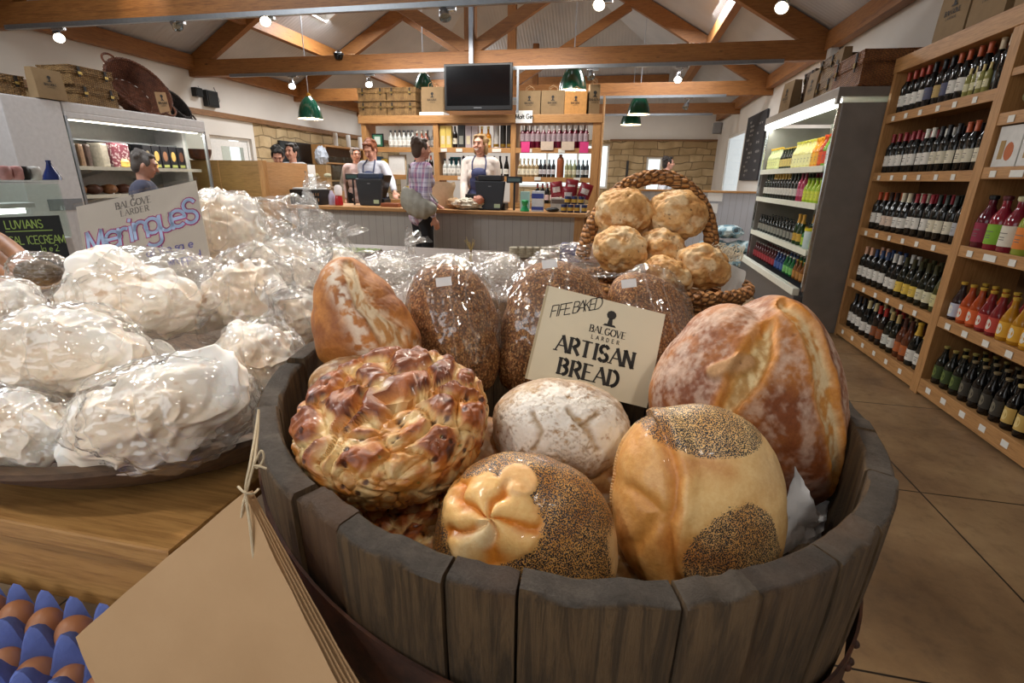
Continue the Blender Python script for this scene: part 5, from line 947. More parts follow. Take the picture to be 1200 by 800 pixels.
def roundbasket(ctr,R,dp,M,mat,label,nw=40,rows=12,squash=1.0):
    t=thing('round_basket',label,'basket',ctr); m=MB(); n=nw*2
    def pt(u,v):
        i=int(round(u*n)); j=int(round(v*rows)); r=R*(.68+.32*v); w_=.006*(1 if (i//2+j)%2 else -1)
        return Vector(ctr)+M@Vector(((r+w_)*math.cos(2*PI*u),(r+w_)*squash*math.sin(2*PI*u),dp*v-dp/2))
    m.grid(pt,n,rows,wrap=True); m.build('basket_wall',mat,t,ang=80)
    m=MB(); m.grid(lambda u,v:Vector(ctr)+M@Vector((R*.68*v*math.cos(2*PI*u),R*.68*squash*v*math.sin(2*PI*u),-dp/2+.004*math.sin(u*60))),n,6,wrap=True); m.build('basket_bottom',mat,t)
    for q in (0,PI/2): 
        m=MB()
        for k in range(3): m.tube([Vector(ctr)+M@Vector(((R*1.02+.008*math.cos(a*20+k*2.1))*math.cos(a),(R*1.02+.008*math.cos(a*20+k*2.1))*squash*math.sin(a),dp/2+.009*math.sin(a*20+k*2.1))) for a in [2*PI*i/96 for i in range(96)]],.009,5,closed=True)
        if q==0: m.build('braided_rim',mat,t)
    for s in (-1,1): MB().tube([Vector(ctr)+M@Vector((s*(R*1.0+.07*math.sin(a)),R*.25*math.cos(a),dp/2+.02)) for a in [PI*i/12 for i in range(13)]],.011,7).build('basket_handle',mat,t)
    return t
RB1=wicker_mat('dark_red_willow','#8a5236','#5e321e')
roundbasket(Vector((-5.3,4.98,2.17)),.31,.2,mnorm((.86,-.12,.5),(.48,.52,-.7)),RB1,'large round dark red wicker basket tipped on its side on the food fridge')
roundbasket(Vector((-5.32,5.5,2.09)),.165,.1,mnorm((.80,.2,.5),(.48,.52,-.7)),wicker_mat('black_willow','#4a403c','#2c2422'),'small black wicker basket at the right end of the food fridge top')
o=thing('swing_tag','brown card tag leaning on the small black basket','tag',(-5.05,5.08,TF)); M=Matrix.Translation((-5.05,5.08,TF))@Matrix.Rotation(math.radians(90),4,'Z')@Matrix.Rotation(-.12,4,'Y'); MB().box(-.07,.07,-.004,.004,0,.24,0,M).build('card',KRAFTL,o,smooth=False); l=MB(); logo(l,M@Vector((0,-.006,.12)),M.to_3x3()@Vector((1,0,0)),M.to_3x3()@Vector((0,0,1)),M.to_3x3()@Vector((0,-1,0)),.04); l.build('printed_logo',INK,o,smooth=False)
# ================================================================== LEFT: ICE CREAM COUNTER
t=thing('ice_cream_counter','glass-topped ice cream counter with a glowing light strip at the far left','counter',(-3.8,1.8,0)); IX=-3.4
MB().box(-4.2,IX-.0,.6,2.54,0,.95).build('cabinet',FW_,t,smooth=False,bevel=.01); MB().box(-4.0,IX,.6,2.54,1.275,1.29).build('glass_top',GLASS,t,smooth=False); MB().box(IX-.01,IX,.6,2.54,.95,1.27).box(-4.0,IX-.01,2.53,2.54,.95,1.27).build('front_glass',GLASS,t,smooth=False)
MB().box(-4.02,-3.98,.6,2.54,.95,1.29).build('back_frame',FW_,t,smooth=False); MB().box(IX-.2,IX-.12,.62,2.4,1.1,1.13).build('strip_light',TUBE,t,smooth=False); MB().box(IX-.24,IX-.1,.6,2.45,1.13,1.16).build('light_hood',FW_,t,smooth=False,bevel=.006)
for k,(px,cl,nm,l) in enumerate(((8,'#c08a86','pot','small pink pot at the far left edge on the glass counter'),(22,'#d29a96','pot','taller pink pot on the glass counter'),(30,'#1c1c1e','pot','small black pot on the glass counter'),(43,'#d9d8d4','tub','white tub on the glass counter beside the blue funnel'))):
    p=at(px,211,'x',IX-.08); p.z=1.291; one(MB().lathe([(.022,0),(.03,.01),(.034,.06),(.026,.075),(.001,.078)],16,p),'small_'+nm,P(cl,.4,n=.2),l,nm)
p=at(62,211,'x',IX-.1); p.z=1.291; one(MB().lathe([(.05,0),(.045,.02),(.02,.07),(.012,.1),(.014,.115),(.001,.116)],20,p),'blue_vase',P('#24336e',.2),'dark blue cone-shaped vase on the end of the glass counter','vase')
# ================================================================== FOREGROUND: TABLES
TABW=wood('aged_pine_plank','#ab7d47','#bd9055','#855a2e',0,rough=.5,knots=True)
TABD=wood('dark_oiled_plank','#5c432c','#6d5137','#46321f',0,rough=.5)
def table(x0,x1,y0,y1,z,label,TABW=TABW):
    t=thing('display_table',label,'table',((x0+x1)/2,(y0+y1)/2,0))
    MB().box(x0,x1,y0,y1,z-.03,z).build('table_top',TABW,t,smooth=False,bevel=.004)
    MB().box(x0,x1,y0+.012,y0+.035,z-.13,z-.032).build('apron_board',TABW,t,smooth=False,bevel=.003)
    for x in (x0+.05,x1-.05):
        for y in (y0+.07,y1-.06): MB().box(x-.035,x+.035,y-.035,y+.035,0,z-.03).build('leg',TABW,t,smooth=False)
    return t
table(-1.9,-.485,.378,1.06,.93,'pine plank table under the wooden dish of meringues')
table(-2.6,.36,1.1,1.95,.95,'long display table behind the barrel carrying the handled basket',TABD)
table(-2.2,.3,2.05,2.8,.95,'farther display table between the bread and the till counter',TABD)
# ------------------------------------------------------------------ the barrel
BC=Vector((-.067,.672,1.081)); BR=.40
def rimz(x,y,off=0,tilt=0): return BC.z-.044*(x-BC.x)+.033*(y-BC.y)+off+tilt*(x-BC.x)
def bw():
    t=NT('weathered_oak_stave'); info=t.n.new('ShaderNodeObjectInfo'); off=t.n.new('ShaderNodeVectorMath'); off.operation='ADD'; t.l(t.tc.outputs['Object'],off.inputs[0]); t.l(t.math('MULTIPLY',info.outputs['Random'],9.0),off.inputs[1])
    v=t.map((26,26,2.0),vec=off.outputs[0]); n1=t.noise(3.6,8,.7,v,.8); n2=t.noise(14,8,.8,v); n3=t.noise(6,6,.6)
    col=t.ramp(n1,[(.28,'#221910'),(.44,'#59462f'),(.58,'#866a48'),(.75,'#463726')])
    sep=t.n.new('ShaderNodeSeparateXYZ'); geo=t.n.new('ShaderNodeNewGeometry'); t.l(geo.outputs['Normal'],sep.inputs[0])
    # end grain at the sawn top is greyer wood than the flanks
    col=t.mix(t.step(sep.outputs[2],.55,.85),col,t.ramp(t.noise(40,6,.7),[(.3,'#2c2a29'),(.5,'#4b4642'),(.75,'#736b62')]))
    col=t.mix(t.math('MULTIPLY',t.step(n3,.5,.7),.65),col,'#171412'); col=t.mix(t.math('MULTIPLY',t.step(t.noise(5,4,.55,off.outputs[0]),.52,.68),.6),col,'#6e4526'); col=t.mix(.35,col,t.ramp(info.outputs['Random'],[(0,'#2e261d'),(.5,'#5e4b34'),(1,'#40311f')]))
    return t.fin(col,t.ramp(n2,[(.3,(.55,.55,.55)),(.7,(.8,.8,.8))]),0,t.bump(t.math('ADD',t.math('MULTIPLY',n1,1.4),t.math('ADD',n2,t.math('MULTIPLY',n3,.6))),.9,.006))
BW=bw()
RUST=NT('rusty_iron'); RUST=RUST.fin(RUST.ramp(RUST.noise(18,8,.7),[(.3,'#2b211f'),(.5,'#4a3027'),(.62,'#5f3a26'),(.8,'#332a2a')]),.65,.35,RUST.bump(RUST.noise(60,8,.7),.5,.002))
barrel=thing('half_barrel','weathered half oak barrel with rusty hoops full of loaves in the foreground','barrel',(BC.x,BC.y,.25))
jp=[(1031,507),(1050,560),(1026,620),(985,660),(890,697),(802,710),(605,700),(522,672),(394,622),(340,586),(306,478),(330,421)]
js=[]
for x,y in jp:
    d=ray(x,y); n_=Vector((.044,-.033,1)); tt=((BC-EYE).dot(n_))/d.dot(n_); q=EYE+d*tt; js.append(math.atan2(q.y-BC.y,q.x-BC.x)%(2*PI))
js=sorted(js); ext=[js[0]+.27*k for k in range(1,1)]
# fill the far side (angles between ~20 and ~160 degrees)
full=sorted(js); gaps=[]
for i,a in enumerate(full):
    b=full[(i+1)%len(full)]+(2*PI if i==len(full)-1 else 0); n=max(1,round((b-a)/.33)); gaps+=[a+(b-a)*k/n for k in range(n)]
gaps=sorted(x%(2*PI) for x in gaps)
rb=random.Random(4)
for i,a in enumerate(gaps):
    b=gaps[(i+1)%len(gaps)]+(2*PI if i==len(gaps)-1 else 0); g=.0032; dz=rb.uniform(-.0035,.0035); dr=rb.uniform(-.0025,.0025); m=MB(); na=6; zl_=[0,-.004,-.06,-.15,-.3,-.5,-.8]
    def R_at(h): return BR+dr-.0*h-.085*(h/.8)**1.6
    outer=[];inner=[]
    for k in range(na+1):
        an=a+g+(b-a-2*g)*k/na; cx,cy=math.cos(an),math.sin(an)
        wob=.0022*math.sin(k*1.9+i*3)+.0015*math.sin(k*4.7+i)
        col=[]
        for j,z in enumerate(zl_):
            r=R_at(-z)-(.004 if j==0 else 0); x,y=BC.x+r*cx,BC.y+r*cy; col.append((x,y,rimz(x,y)+z+dz+(wob if j==0 else 0)))
        outer.append(col)
        coli=[]
        for j,z in enumerate(zl_):
            r=R_at(-z)-.027+(.003 if j==0 else 0); x,y=BC.x+r*cx,BC.y+r*cy; coli.append((x,y,rimz(x,y)+z+dz+(wob if j==0 else 0)+(-.0 if j else 0)))
        inner.append(coli)
    nz=len(zl_); vs=[p for c_ in outer for p in c_]+[p for c_ in inner for p in c_]; O=(na+1)*nz; fs=[]
    for k in range(na):
        for j in range(nz-1):
            fs.append((k*nz+j,k*nz+j+1,(k+1)*nz+j+1,(k+1)*nz+j)); fs.append((O+k*nz+j,O+(k+1)*nz+j,O+(k+1)*nz+j+1,O+k*nz+j+1))
        fs.append((k*nz,(k+1)*nz,O+(k+1)*nz,O+k*nz)); fs.append((k*nz+nz-1,O+k*nz+nz-1,O+(k+1)*nz+nz-1,(k+1)*nz+nz-1))
    for j in range(nz-1): fs.append((j,O+j,O+j+1,j+1)); fs.append((na*nz+j,na*nz+j+1,O+na*nz+j+1,O+na*nz+j))
    m.add(vs,fs); m.build('stave',BW,barrel,ang=50,merge=True)
def hoop(off,h,rad,tilt,nm='hoop'):
    m=MB(); n=96
    def ring(r,dz): return [(BC.x+r*math.cos(2*PI*k/n),BC.y+r*math.sin(2*PI*k/n),rimz(BC.x+r*math.cos(2*PI*k/n),BC.y+r*math.sin(2*PI*k/n),off,tilt)+dz) for k in range(n)]
    rs=[ring(rad,0),ring(rad+.003,0),ring(rad+.001,-h),ring(rad-.002,-h)]; vs=[p for r in rs for p in r]; fs=[]
    for a_,b_ in ((0,1),(1,2),(2,3),(3,0)):
        for k in range(n): k2=(k+1)%n; fs.append((a_*n+k,b_*n+k,b_*n+k2,a_*n+k2))
    m.add(vs,fs); o=m.build(nm,RUST,barrel,ang=50)
    for an in (-.62,-.52,-2.6,-2.72):
        r=rad+.003; x,y=BC.x+r*math.cos(an),BC.y+r*math.sin(an)
        for dz in (-h*.3,-h*.7): MB().ball((x,y,rimz(x,y,off,tilt)+dz),(.004,.004,.005),10).build('rivet',RUST,o)
hoop(-.105,.062,BR-.0,-.15); hoop(-.29,.06,BR-.01,-.05)
BD=wood('barrel_inside_boards','#2c2016','#3a2b1d','#1e160f',0)
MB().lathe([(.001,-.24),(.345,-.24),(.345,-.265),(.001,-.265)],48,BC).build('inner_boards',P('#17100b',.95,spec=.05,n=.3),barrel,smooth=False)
t=thing('barrel_stand','dark wooden stand under the half barrel','stand',(BC.x,BC.y,0)); MB().box(BC.x-.3,BC.x+.3,BC.y-.3,BC.y+.3,0,.245).build('stand_box',BD,t,smooth=False,bevel=.01)
def ell(cx,cy,w_,h_,r=0,n=24): return [(cx+w_/2*math.cos(a)*math.cos(r)-h_/2*math.sin(a)*math.sin(r),cy+w_/2*math.cos(a)*math.sin(r)+h_/2*math.sin(a)*math.cos(r)) for a in [2*PI*i/n for i in range(n)]]
# ------------------------------------------------------------------ bread tools
def _h(ix,iy,iz,s): 
    n=(ix.astype(np.int64)*374761393+iy.astype(np.int64)*668265263+iz.astype(np.int64)*2147483647+s*1274126177)&0xffffffff
    n=((n^(n>>13))*1274126177)&0xffffffff; n=(n^(n>>16))&0xffffffff; return n/4294967295.0
def vnoise(Pt,s=0):
    i=np.floor(Pt); f=Pt-i; f=f*f*(3-2*f); r=0
    for a in (0,1):
        for b in (0,1):
            for d in (0,1):
                w_=(f[:,0] if a else 1-f[:,0])*(f[:,1] if b else 1-f[:,1])*(f[:,2] if d else 1-f[:,2]); r=r+w_*_h(i[:,0]+a,i[:,1]+b,i[:,2]+d,s)
    return r
def fbm(Pt,sc,oc=4,s=0):
    v=0;a=.5;t_=0
    for k in range(oc): v=v+a*vnoise(Pt*sc*2**k+k*7.3,s+k); t_+=a; a*=.5
    return v/t_
def worley(Pt,sc,s=0):
    q=Pt*sc; i=np.floor(q); f1=np.full(len(q),9.);f2=f1.copy(); idv=np.zeros(len(q))
    for a in (-1,0,1):
        for b in (-1,0,1):
            for d in (-1,0,1):
                cx,cy,cz=i[:,0]+a,i[:,1]+b,i[:,2]+d
                p=np.stack([cx+_h(cx,cy,cz,s+1),cy+_h(cx,cy,cz,s+2),cz+_h(cx,cy,cz,s+3)],1); ds=np.linalg.norm(q-p,axis=1); hh=_h(cx,cy,cz,s+9)
                cl=ds<f1; f2=np.where(cl,f1,np.minimum(f2,ds)); idv=np.where(cl,hh,idv); f1=np.where(cl,ds,f1)
    return f1,f2,idv
def ss(x,a,b): t_=np.clip((x-a)/(b-a),0,1); return t_*t_*(3-2*t_)
_ico={}
def ico(n):
    if n not in _ico:
        bm=bmesh.new(); bmesh.ops.create_icosphere(bm,subdivisions=n,radius=1); _ico[n]=(np.array([v.co[:] for v in bm.verts]),[tuple(v.index for v in f.verts) for f in bm.faces]); bm.free()
    return _ico[n]
def mc(a,b,t_): 
    a=np.array(c(a)[:3]) if isinstance(a,(str,tuple)) else a; b=np.array(c(b)[:3]) if isinstance(b,(str,tuple)) else b
    t_=np.asarray(t_)[:,None]; return a*(1-t_)+b*t_
def breadmat(name,seeds=False,rough=.55,seedcol='#2a2c33',sscale=620,coat=0,grain=.25):
    t=NT(name); a=t.n.new('ShaderNodeAttribute'); a.attribute_name='Col'; fine=t.noise(220,6,.7); col=t.mix(grain,a.outputs['Color'],t.ramp(fine,[(.3,(.0,.0,.0)),(.7,(1,1,1))]),'SOFT_LIGHT')
    h=t.math('ADD',t.math('MULTIPLY',fine,.5),t.noise(70,5,.6))
    if seeds:
        vo=t.vor(sscale); sd=t.math('LESS_THAN',vo,.56); sd=t.math('MULTIPLY',sd,t.math('GREATER_THAN',a.outputs['Alpha'],t.noise(sscale*.7,1)))
        cc_=t.ramp(t.vor(sscale,out='Color'),[(.2,'#15171c'),(.7,seedcol),(.95,'#565a66')]); col=t.mix(sd,col,cc_); h=t.math('ADD',h,t.math('MULTIPLY',sd,1.4))
    return t.fin(col,rough,0,t.bump(h,.4,.0022),sss=.05,coat=coat)
CRUST=breadmat('bread_crust'); POPPY=breadmat('poppy_seed_crust',True,.4,coat=.12,sscale=880); OLIVEB=breadmat('glossy_crust',rough=.38,coat=.15)
def seedy():
    t=NT('seeded_brown_crust'); v=t.vor(420,vec=t.map((1,1,.7))); cl=t.n.new('ShaderNodeSeparateColor'); t.l(t.vor(420,vec=t.map((1,1,.7)),out='Color'),cl.inputs[0])
    col=t.ramp(cl.outputs[0],[(.1,'#6e4426'),(.4,'#925f36'),(.6,'#a87344'),(.8,'#c99c66'),(.93,'#5a341c')]); col=t.mix(t.step(v,.55,.8),col,'#4d301a')
    return t.fin(col,.6,0,t.bump(v,-.9,.004))
SEEDY=seedy()
def loaf(name,label,cat,pc,d,outline,yr,fn,mat,n=7,group=None,part=None,parent=None,sx=1):
    """outline: pixel polygon of the silhouette, turned into real size at distance d; yr: half thickness"""
    D,F=ico(n); ctr=atd(*pc,d); th=np.arctan2(D[:,2],D[:,0]); pts=np.array([((x-pc[0])*d/FPX,-(y-pc[1])*d/FPX) for x,y in outline])
    pa=np.arctan2(pts[:,1],pts[:,0]); pr=np.hypot(pts[:,0],pts[:,1]); o_=np.argsort(pa); pa=pa[o_];pr=pr[o_]; pa=np.concatenate([pa-2*PI,pa,pa+2*PI]); pr=np.tile(pr,3)
    tt=np.linspace(-PI,PI,361); rr=np.interp(tt,pa,pr); k=np.exp(-.5*(np.arange(-6,7)/2.5)**2);k/=k.sum(); rr=np.convolve(np.concatenate([rr[-7:-1],rr,rr[1:7]]),k,'valid'); R=np.interp(th,tt,rr)*.955
    rho=np.hypot(D[:,0],D[:,2]); U_=D[:,0].copy(); V_=D[:,2].copy()
    disp,col=fn(D,U_,V_)
    s_=1+disp; X=R*rho*np.cos(th)*s_*sx; Z=R*rho*np.sin(th)*s_; Y=D[:,1]*yr*s_
    B=np.array([list(RT),list(FW),list(UP)]); W=X[:,None]*B[0]+Y[:,None]*B[1]+Z[:,None]*B[2]
    m=MB(); 
    if parent is None:
        m.v=[tuple(p) for p in W]; m.f=F; m.m=[0]*len(F); m.col=col; o=m.build(name,mat); o.location=ctr; ORG[o.name]=ctr; tag(o,label,cat,group); o.data.shade_smooth(); return o
    W=W+np.array(ctr); m.v=[tuple(p) for p in W]; m.f=F; m.m=[0]*len(F); m.col=col; return m.build(part,mat,parent,ang=180)
def rgba(cl,a=None): return np.concatenate([cl,(np.zeros(len(cl)) if a is None else a)[:,None]],1)
def seg(u,v,pts):
    best=np.full(len(u),9.);side=np.zeros(len(u));par=np.zeros(len(u)); L=0
    for (x0,y0),(x1,y1) in zip(pts,pts[1:]):
        dx,dy=x1-x0,y1-y0; q=np.clip(((u-x0)*dx+(v-y0)*dy)/(dx*dx+dy*dy),0,1); ds=np.hypot(u-x0-q*dx,v-y0-q*dy); cr=np.sign(dx*(v-y0)-dy*(u-x0)); k=ds<best; side=np.where(k,cr*ds,side); par=np.where(k,L+q,par); best=np.where(k,ds,best); L+=1
    return best,side,par/L
# ------------------------------------------------------------------ loaves in the barrel
def f_big(D,u,v):
    fr=ss(-D[:,1],-.1,.15); n1=fbm(D,3,4,1); n2=fbm(D,14,3,5); disp=.05*(n1-.5)+.015*(n2-.5)
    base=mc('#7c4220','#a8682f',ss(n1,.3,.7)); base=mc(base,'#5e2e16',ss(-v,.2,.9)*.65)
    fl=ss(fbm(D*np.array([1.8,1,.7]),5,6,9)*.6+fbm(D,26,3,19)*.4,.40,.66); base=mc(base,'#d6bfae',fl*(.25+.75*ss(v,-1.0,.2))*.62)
    for pts,w_,cc_,dp in (([(-.02,.78),(-.18,.52),(-.38,.25),(-.52,-.05)],.13,('#b08a50','#dcc898'),.085),([(.22,.92),(.40,.62),(.54,.2),(.62,-.25),(.66,-.7)],.13,('#bf8236','#dcc59a'),.045)):
        pts=[(a_*.86,b_*.9) for a_,b_ in pts]; jit=.05*(fbm(D,9,3,21)-.5); ds,sd,pr=seg(u,v,pts); ds=ds+jit; w2=w_*(.35+.65*np.sin(np.clip(pr,.03,.97)*PI)**.6); k=(1-ss(ds,w2*.75,w2*1.1))*fr; disp=disp-dp*k+.03*fr*np.exp(-((ds-w2*1.25)/(.06))**2)
        crumb=mc(cc_[0],cc_[1],ss(fbm(D*np.array([1,1,.5]),16,4,31),.35,.62)); crumb=mc(crumb,'#c98a2e',ss(-sd/w2,.3,.9)*.7); base=mc(base,crumb,k*.95); base=mc(base,'#d08a34',.7*fr*np.exp(-((ds-w2*1.1)/(.035))**2))
    ds,_,_=seg(u,v,[(-.55,.30),(-.25,.42)]); disp=disp+.06*(1-ss(ds,.04,.1))*fr; base=mc(base,'#b58a5c',(1-ss(ds,.03,.09))*fr)
    ds,_,_=seg(u,v,[(.02,1.05),(-.08,.55),(-.25,.1)]); disp=disp-.035*np.exp(-(ds/.12)**2)
    f1,f2,_=worley(D,7,3); base=mc(base,'#5a2c14',(1-ss(f1,.05,.13))*.5); disp=disp-.012*(1-ss(f1,.04,.12))
    return disp,rgba(base)
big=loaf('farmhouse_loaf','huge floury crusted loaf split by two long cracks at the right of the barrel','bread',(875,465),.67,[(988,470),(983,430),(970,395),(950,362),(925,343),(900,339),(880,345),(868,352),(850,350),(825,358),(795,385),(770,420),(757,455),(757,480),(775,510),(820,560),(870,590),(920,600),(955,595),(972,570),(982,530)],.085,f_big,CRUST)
def f_blm(D,u,v):
    fr=ss(-D[:,1],-.1,.2); n1=fbm(D,3,4,4); disp=.04*(n1-.5)+.012*(fbm(D,14,3,5)-.5)
    base=mc('#8f5224','#bd7c3c',ss(n1,.3,.7)); base=mc(base,'#c98a44',ss(-v,.3,.9)*.6)
    ds,sd,pr=seg(u,v,[(-.1,.8),(.12,.45),(.35,.1),(.55,-.3)]); jit=.06*(fbm(D,8,3,2)-.5); ds=ds+jit; w2=.1+.1*pr; k=(1-ss(ds,w2*.8,w2*1.15))*fr
    crumb=mc('#c29258','#e8d6b4',ss(fbm(D*np.array([1.5,1,.5]),12,4,7),.4,.6)); disp=disp-.05*k; base=mc(base,crumb,k*.9); disp=disp+.03*fr*np.exp(-((ds-w2*1.25)/.06)**2)
    ds2,_,_=seg(u,v,[(-.35,.7),(-.12,.3),(.1,-.1),(.22,-.5)]); fl=np.exp(-(ds2/.16)**2)*ss(fbm(D,10,4,8),.38,.56); base=mc(base,'#e8dccb',fl*fr*.9); ds3,_,_=seg(u,v,[(.3,.55),(.6,.1),(.85,-.4)]); base=mc(base,'#e2cdb2',np.exp(-(ds3/.09)**2)*fr*.7*ss(fbm(D,9,3,6),.35,.6)); disp=disp-.04*np.exp(-(ds3/.08)**2)*fr
    f1,f2,_=worley(D,9,3); base=mc(base,'#6a3a18',(1-ss(f1,.05,.12))*.4*(u<0))
    return disp,rgba(base)
loaf('farmhouse_loaf','upright pointed floury loaf at the back left of the barrel','bread',(425,370),.74,[(497,395),(485,375),(465,345),(440,318),(415,300),(400,298),(385,305),(373,325),(369,360),(369,400),(375,425),(392,436),(430,445),(470,445),(495,420)],.065,f_blm,CRUST)
for (x,y,d,w2,h2,l) in ((700,560,.60,130,110,'dark round loaf mostly hidden under the floury round loaf and the right poppy loaf'),(562,545,.63,130,120,'brown round loaf mostly hidden between the pull-apart loaf and the floury one'),(600,640,.53,150,70,'brown loaf hidden low beneath the left poppy loaf'),(735,640,.54,90,120,'brown loaf hidden low between the two poppy loaves'),(420,450,.68,120,70,'brown loaf hidden behind the big pull-apart loaf')):
    loaf('round_loaf',l,'bread',(x,y),d,ell(x,y,w2,h2),.045,(lambda D,u,v: (.08*(fbm(D,3,4,int(x))-.5),rgba(mc(mc('#8c5c30','#b58a55',ss(fbm(D,5,4,3),.3,.7)),'#dccdb6',ss(fbm(D,7,4,9),.55,.65)*.6)))),CRUST,5)
# pull-apart loaf: lumps of dough baked together
def drum(label,ctr,R,hh,tilt,seed,rotz=0):
    D,F=ico(7); sg=lambda a,e:np.sign(a)*np.abs(a)**e; X=D.copy(); rho=np.hypot(D[:,0],D[:,1]); ph=np.arcsin(np.clip(D[:,2],-1,1)); cr=np.abs(np.cos(ph))**.45; sz=sg(np.sin(ph),.6); th=np.arctan2(D[:,1],D[:,0])
    Pp=np.stack([cr*np.cos(th),cr*np.sin(th),sz*hh/R],1); topm=ss(D[:,2],.1,.5)
    wq=Pp+.3*np.stack([fbm(Pp,3,2,seed+40),fbm(Pp,3,2,seed+41),fbm(Pp,3,2,seed+42)],1); f1,f2,idv=worley(wq,2.5,seed); g1,g2,id2=worley(wq,6.5,seed+50); e=f2-f1; lump=np.sqrt(np.clip(ss(e,.0,.42),0,1)); lump2=ss(g2-g1,0,.35)
    side=1-topm; flare=1-.14*ss(-Pp[:,2],-.2,.55)
    n1=fbm(Pp,7,4,seed+3); disp=.115*(lump-.6)*topm+.045*(lump2-.5)*(.4+side*.6)+.05*(n1-.5)+.06*(idv-.5)*topm+.05*side*(fbm(Pp,5,3,seed+9)-.5)
    W=Pp*np.array([R,R,R])*1.0; W[:,0]*=flare;W[:,1]*=flare; nrm=np.stack([D[:,0]*.5,D[:,1]*.5,D[:,2]],1); W=W+nrm*R*disp[:,None]
    hot=ss(lump+.5*(idv-.5)+.35*(n1-.5),.30,.80)*(topm*.92+.0)
    base=mc('#ddc08a','#c08038',ss(n1,.35,.65)); base=mc(base,'#a4541f',hot); base=mc(base,'#5c2410',ss(hot+.7*(fbm(Pp,7,4,seed+6)-.5),.70,1.1)*.85); base=mc(base,'#3c1810',ss(fbm(Pp,8,3,seed+8),.66,.76)*hot)
    sdn=fbm(Pp,8,4,seed+12); base=mc(base,'#c07a32',side*ss(sdn,.48,.62)*.85); base=mc(base,'#8a4420',side*ss(sdn,.60,.72)*.8)
    q1,_,qi=worley(Pp,9,seed+20); spot=(1-ss(q1,.22,.30))*(qi>.52); base=mc(base,'#3a1712',spot*.9); W=W-nrm*R*.015*spot[:,None]
    q1,_,qi=worley(Pp,12,seed+25); base=mc(base,'#5c6a30',(1-ss(q1,.15,.2))*(qi>.85)*.7)
    Mx=Matrix.Rotation(rotz,3,'Z')@Matrix.Rotation(tilt,3,'X'); W=W@np.array(Mx.transposed())
    m=MB(); m.v=[tuple(p) for p in W]; m.f=F; m.m=[0]*len(F); m.col=rgba(base); o=m.build('pull_apart_loaf',OLIVEB); o.location=ctr; tag(o,label,'bread'); o.data.shade_smooth(); return o
drum('round lumpy pull-apart loaf with browned tops at the front left of the barrel',atd(463,497,.565),.108,.047,.30,3)
drum('second lumpy pull-apart loaf lying under the large one at the left',atd(478,612,.56)+Vector((.0,.0,.0)),.075,.028,.15,8)
def f_flour(D,u,v):
    n1=fbm(D,3,4,14); disp=.04*(n1-.5)+.03*(fbm(D,15,4,5)-.5); base=mc('#8c6238','#b08850',ss(n1,.3,.7)); fl=ss(fbm(D,9,5,3)*.7+fbm(D,26,3,44)*.3,.27,.46)*ss(v+.3*(fbm(D,6,3,7)-.5),-.6,-.1)
    fl=fl*(1-.75*ss(np.hypot(u,v)+.35*(fbm(D,8,3,61)-.5),.80,1.0)); base=mc(base,'#f1ece4',fl*.95)
    for pts,w_ in (([(.1,.5),(.28,.2),(.45,-.15)],.045),([(.28,.2),(.52,.36)],.035),([(-.45,.35),(-.3,.1),(-.42,-.15)],.03)):
        ds,_,_=seg(u,v,pts); ds=ds+.07*(fbm(D,11,3,6)-.5); k=np.exp(-(ds/w_)**2)*(D[:,1]<.2); disp=disp-.05*k; base=mc(base,'#a88a62',k*.8)
    f1,f2,_=worley(D+.12*fbm(D,6,2,1)[:,None],11,4); k=(1-ss(f2-f1,.0,.09))*ss(fbm(D,3,2,71),.4,.6); base=mc(base,'#957448',k*.6); disp=disp-.008*k
    return disp,rgba(base)
loaf('round_loaf','round loaf thickly dusted with white flour in front of the card','bread',(655,503),.60,[(741,495),(731,472),(702,452),(665,443),(625,443),(595,455),(577,475),(574,505),(585,540),(620,560),(680,572),(705,572),(727,550),(739,522)],.062,f_flour,CRUST)
def f_pl(D,u,v):
    n1=fbm(D,3,4,24); disp=.05*(n1-.5); base=mc('#b57a34','#d6a25a',ss(n1,.3,.7))
    r2=np.hypot((u+.38)/.62,(v-.28)/.52); fold=1-ss(r2+.25*(fbm(D,5,3,2)-.5),.8,1.0); fr=(D[:,1]<.25)
    ang=np.arctan2(v-.28,u+.38); k2=np.abs(np.sin(ang*2.5+3*(fbm(D,3,2,5)-.5))); disp=disp+fold*fr*(.10*k2-.06+.05*(1-r2))
    gl=mc('#d07f2a','#efc07a',ss(k2+.5*(fbm(D,7,3,8)-.5),.2,.9)); gl=mc(gl,'#f4ddb0',(1-ss(np.hypot((u+.42)/.14,(v-.12)/.2),.5,1))*.8); base=mc(base,gl,fold*fr*.95)
    ds,_,_=seg(u,v,[(-.7,-.5),(-.62,-.2),(-.55,.0)]); kk=np.exp(-(ds/.1)**2)*fr; base=mc(base,'#efd3a0',kk*.9); disp=disp+.05*kk
    tab=1-ss(np.hypot((u+.08)/.27,(v-.74)/.2),.7,1.0); base=mc(base,'#e6b67a',tab*fr); disp=disp+.03*tab*fr
    edge=ss(u,.75,.9)*ss(-v,-.2,.1); base=mc(base,'#e8c490',edge*.8)
    al=(1-fold)*(1-kk)*(1-tab)*(1-.8*edge)*(.6+.45*ss(fbm(D,6,4,12),.3,.55))
    return disp,rgba(base,np.clip(al,0,1))
loaf('poppy_seed_loaf','poppy seed loaf with a glossy folded crust at the front middle of the barrel','bread',(615,615),.475,[(727,645),(722,600),(700,565),(660,540),(615,527),(575,530),(545,545),(520,575),(507,605),(503,640),(510,675),(560,700),(620,710),(690,705),(722,685)],.052,f_pl,POPPY)
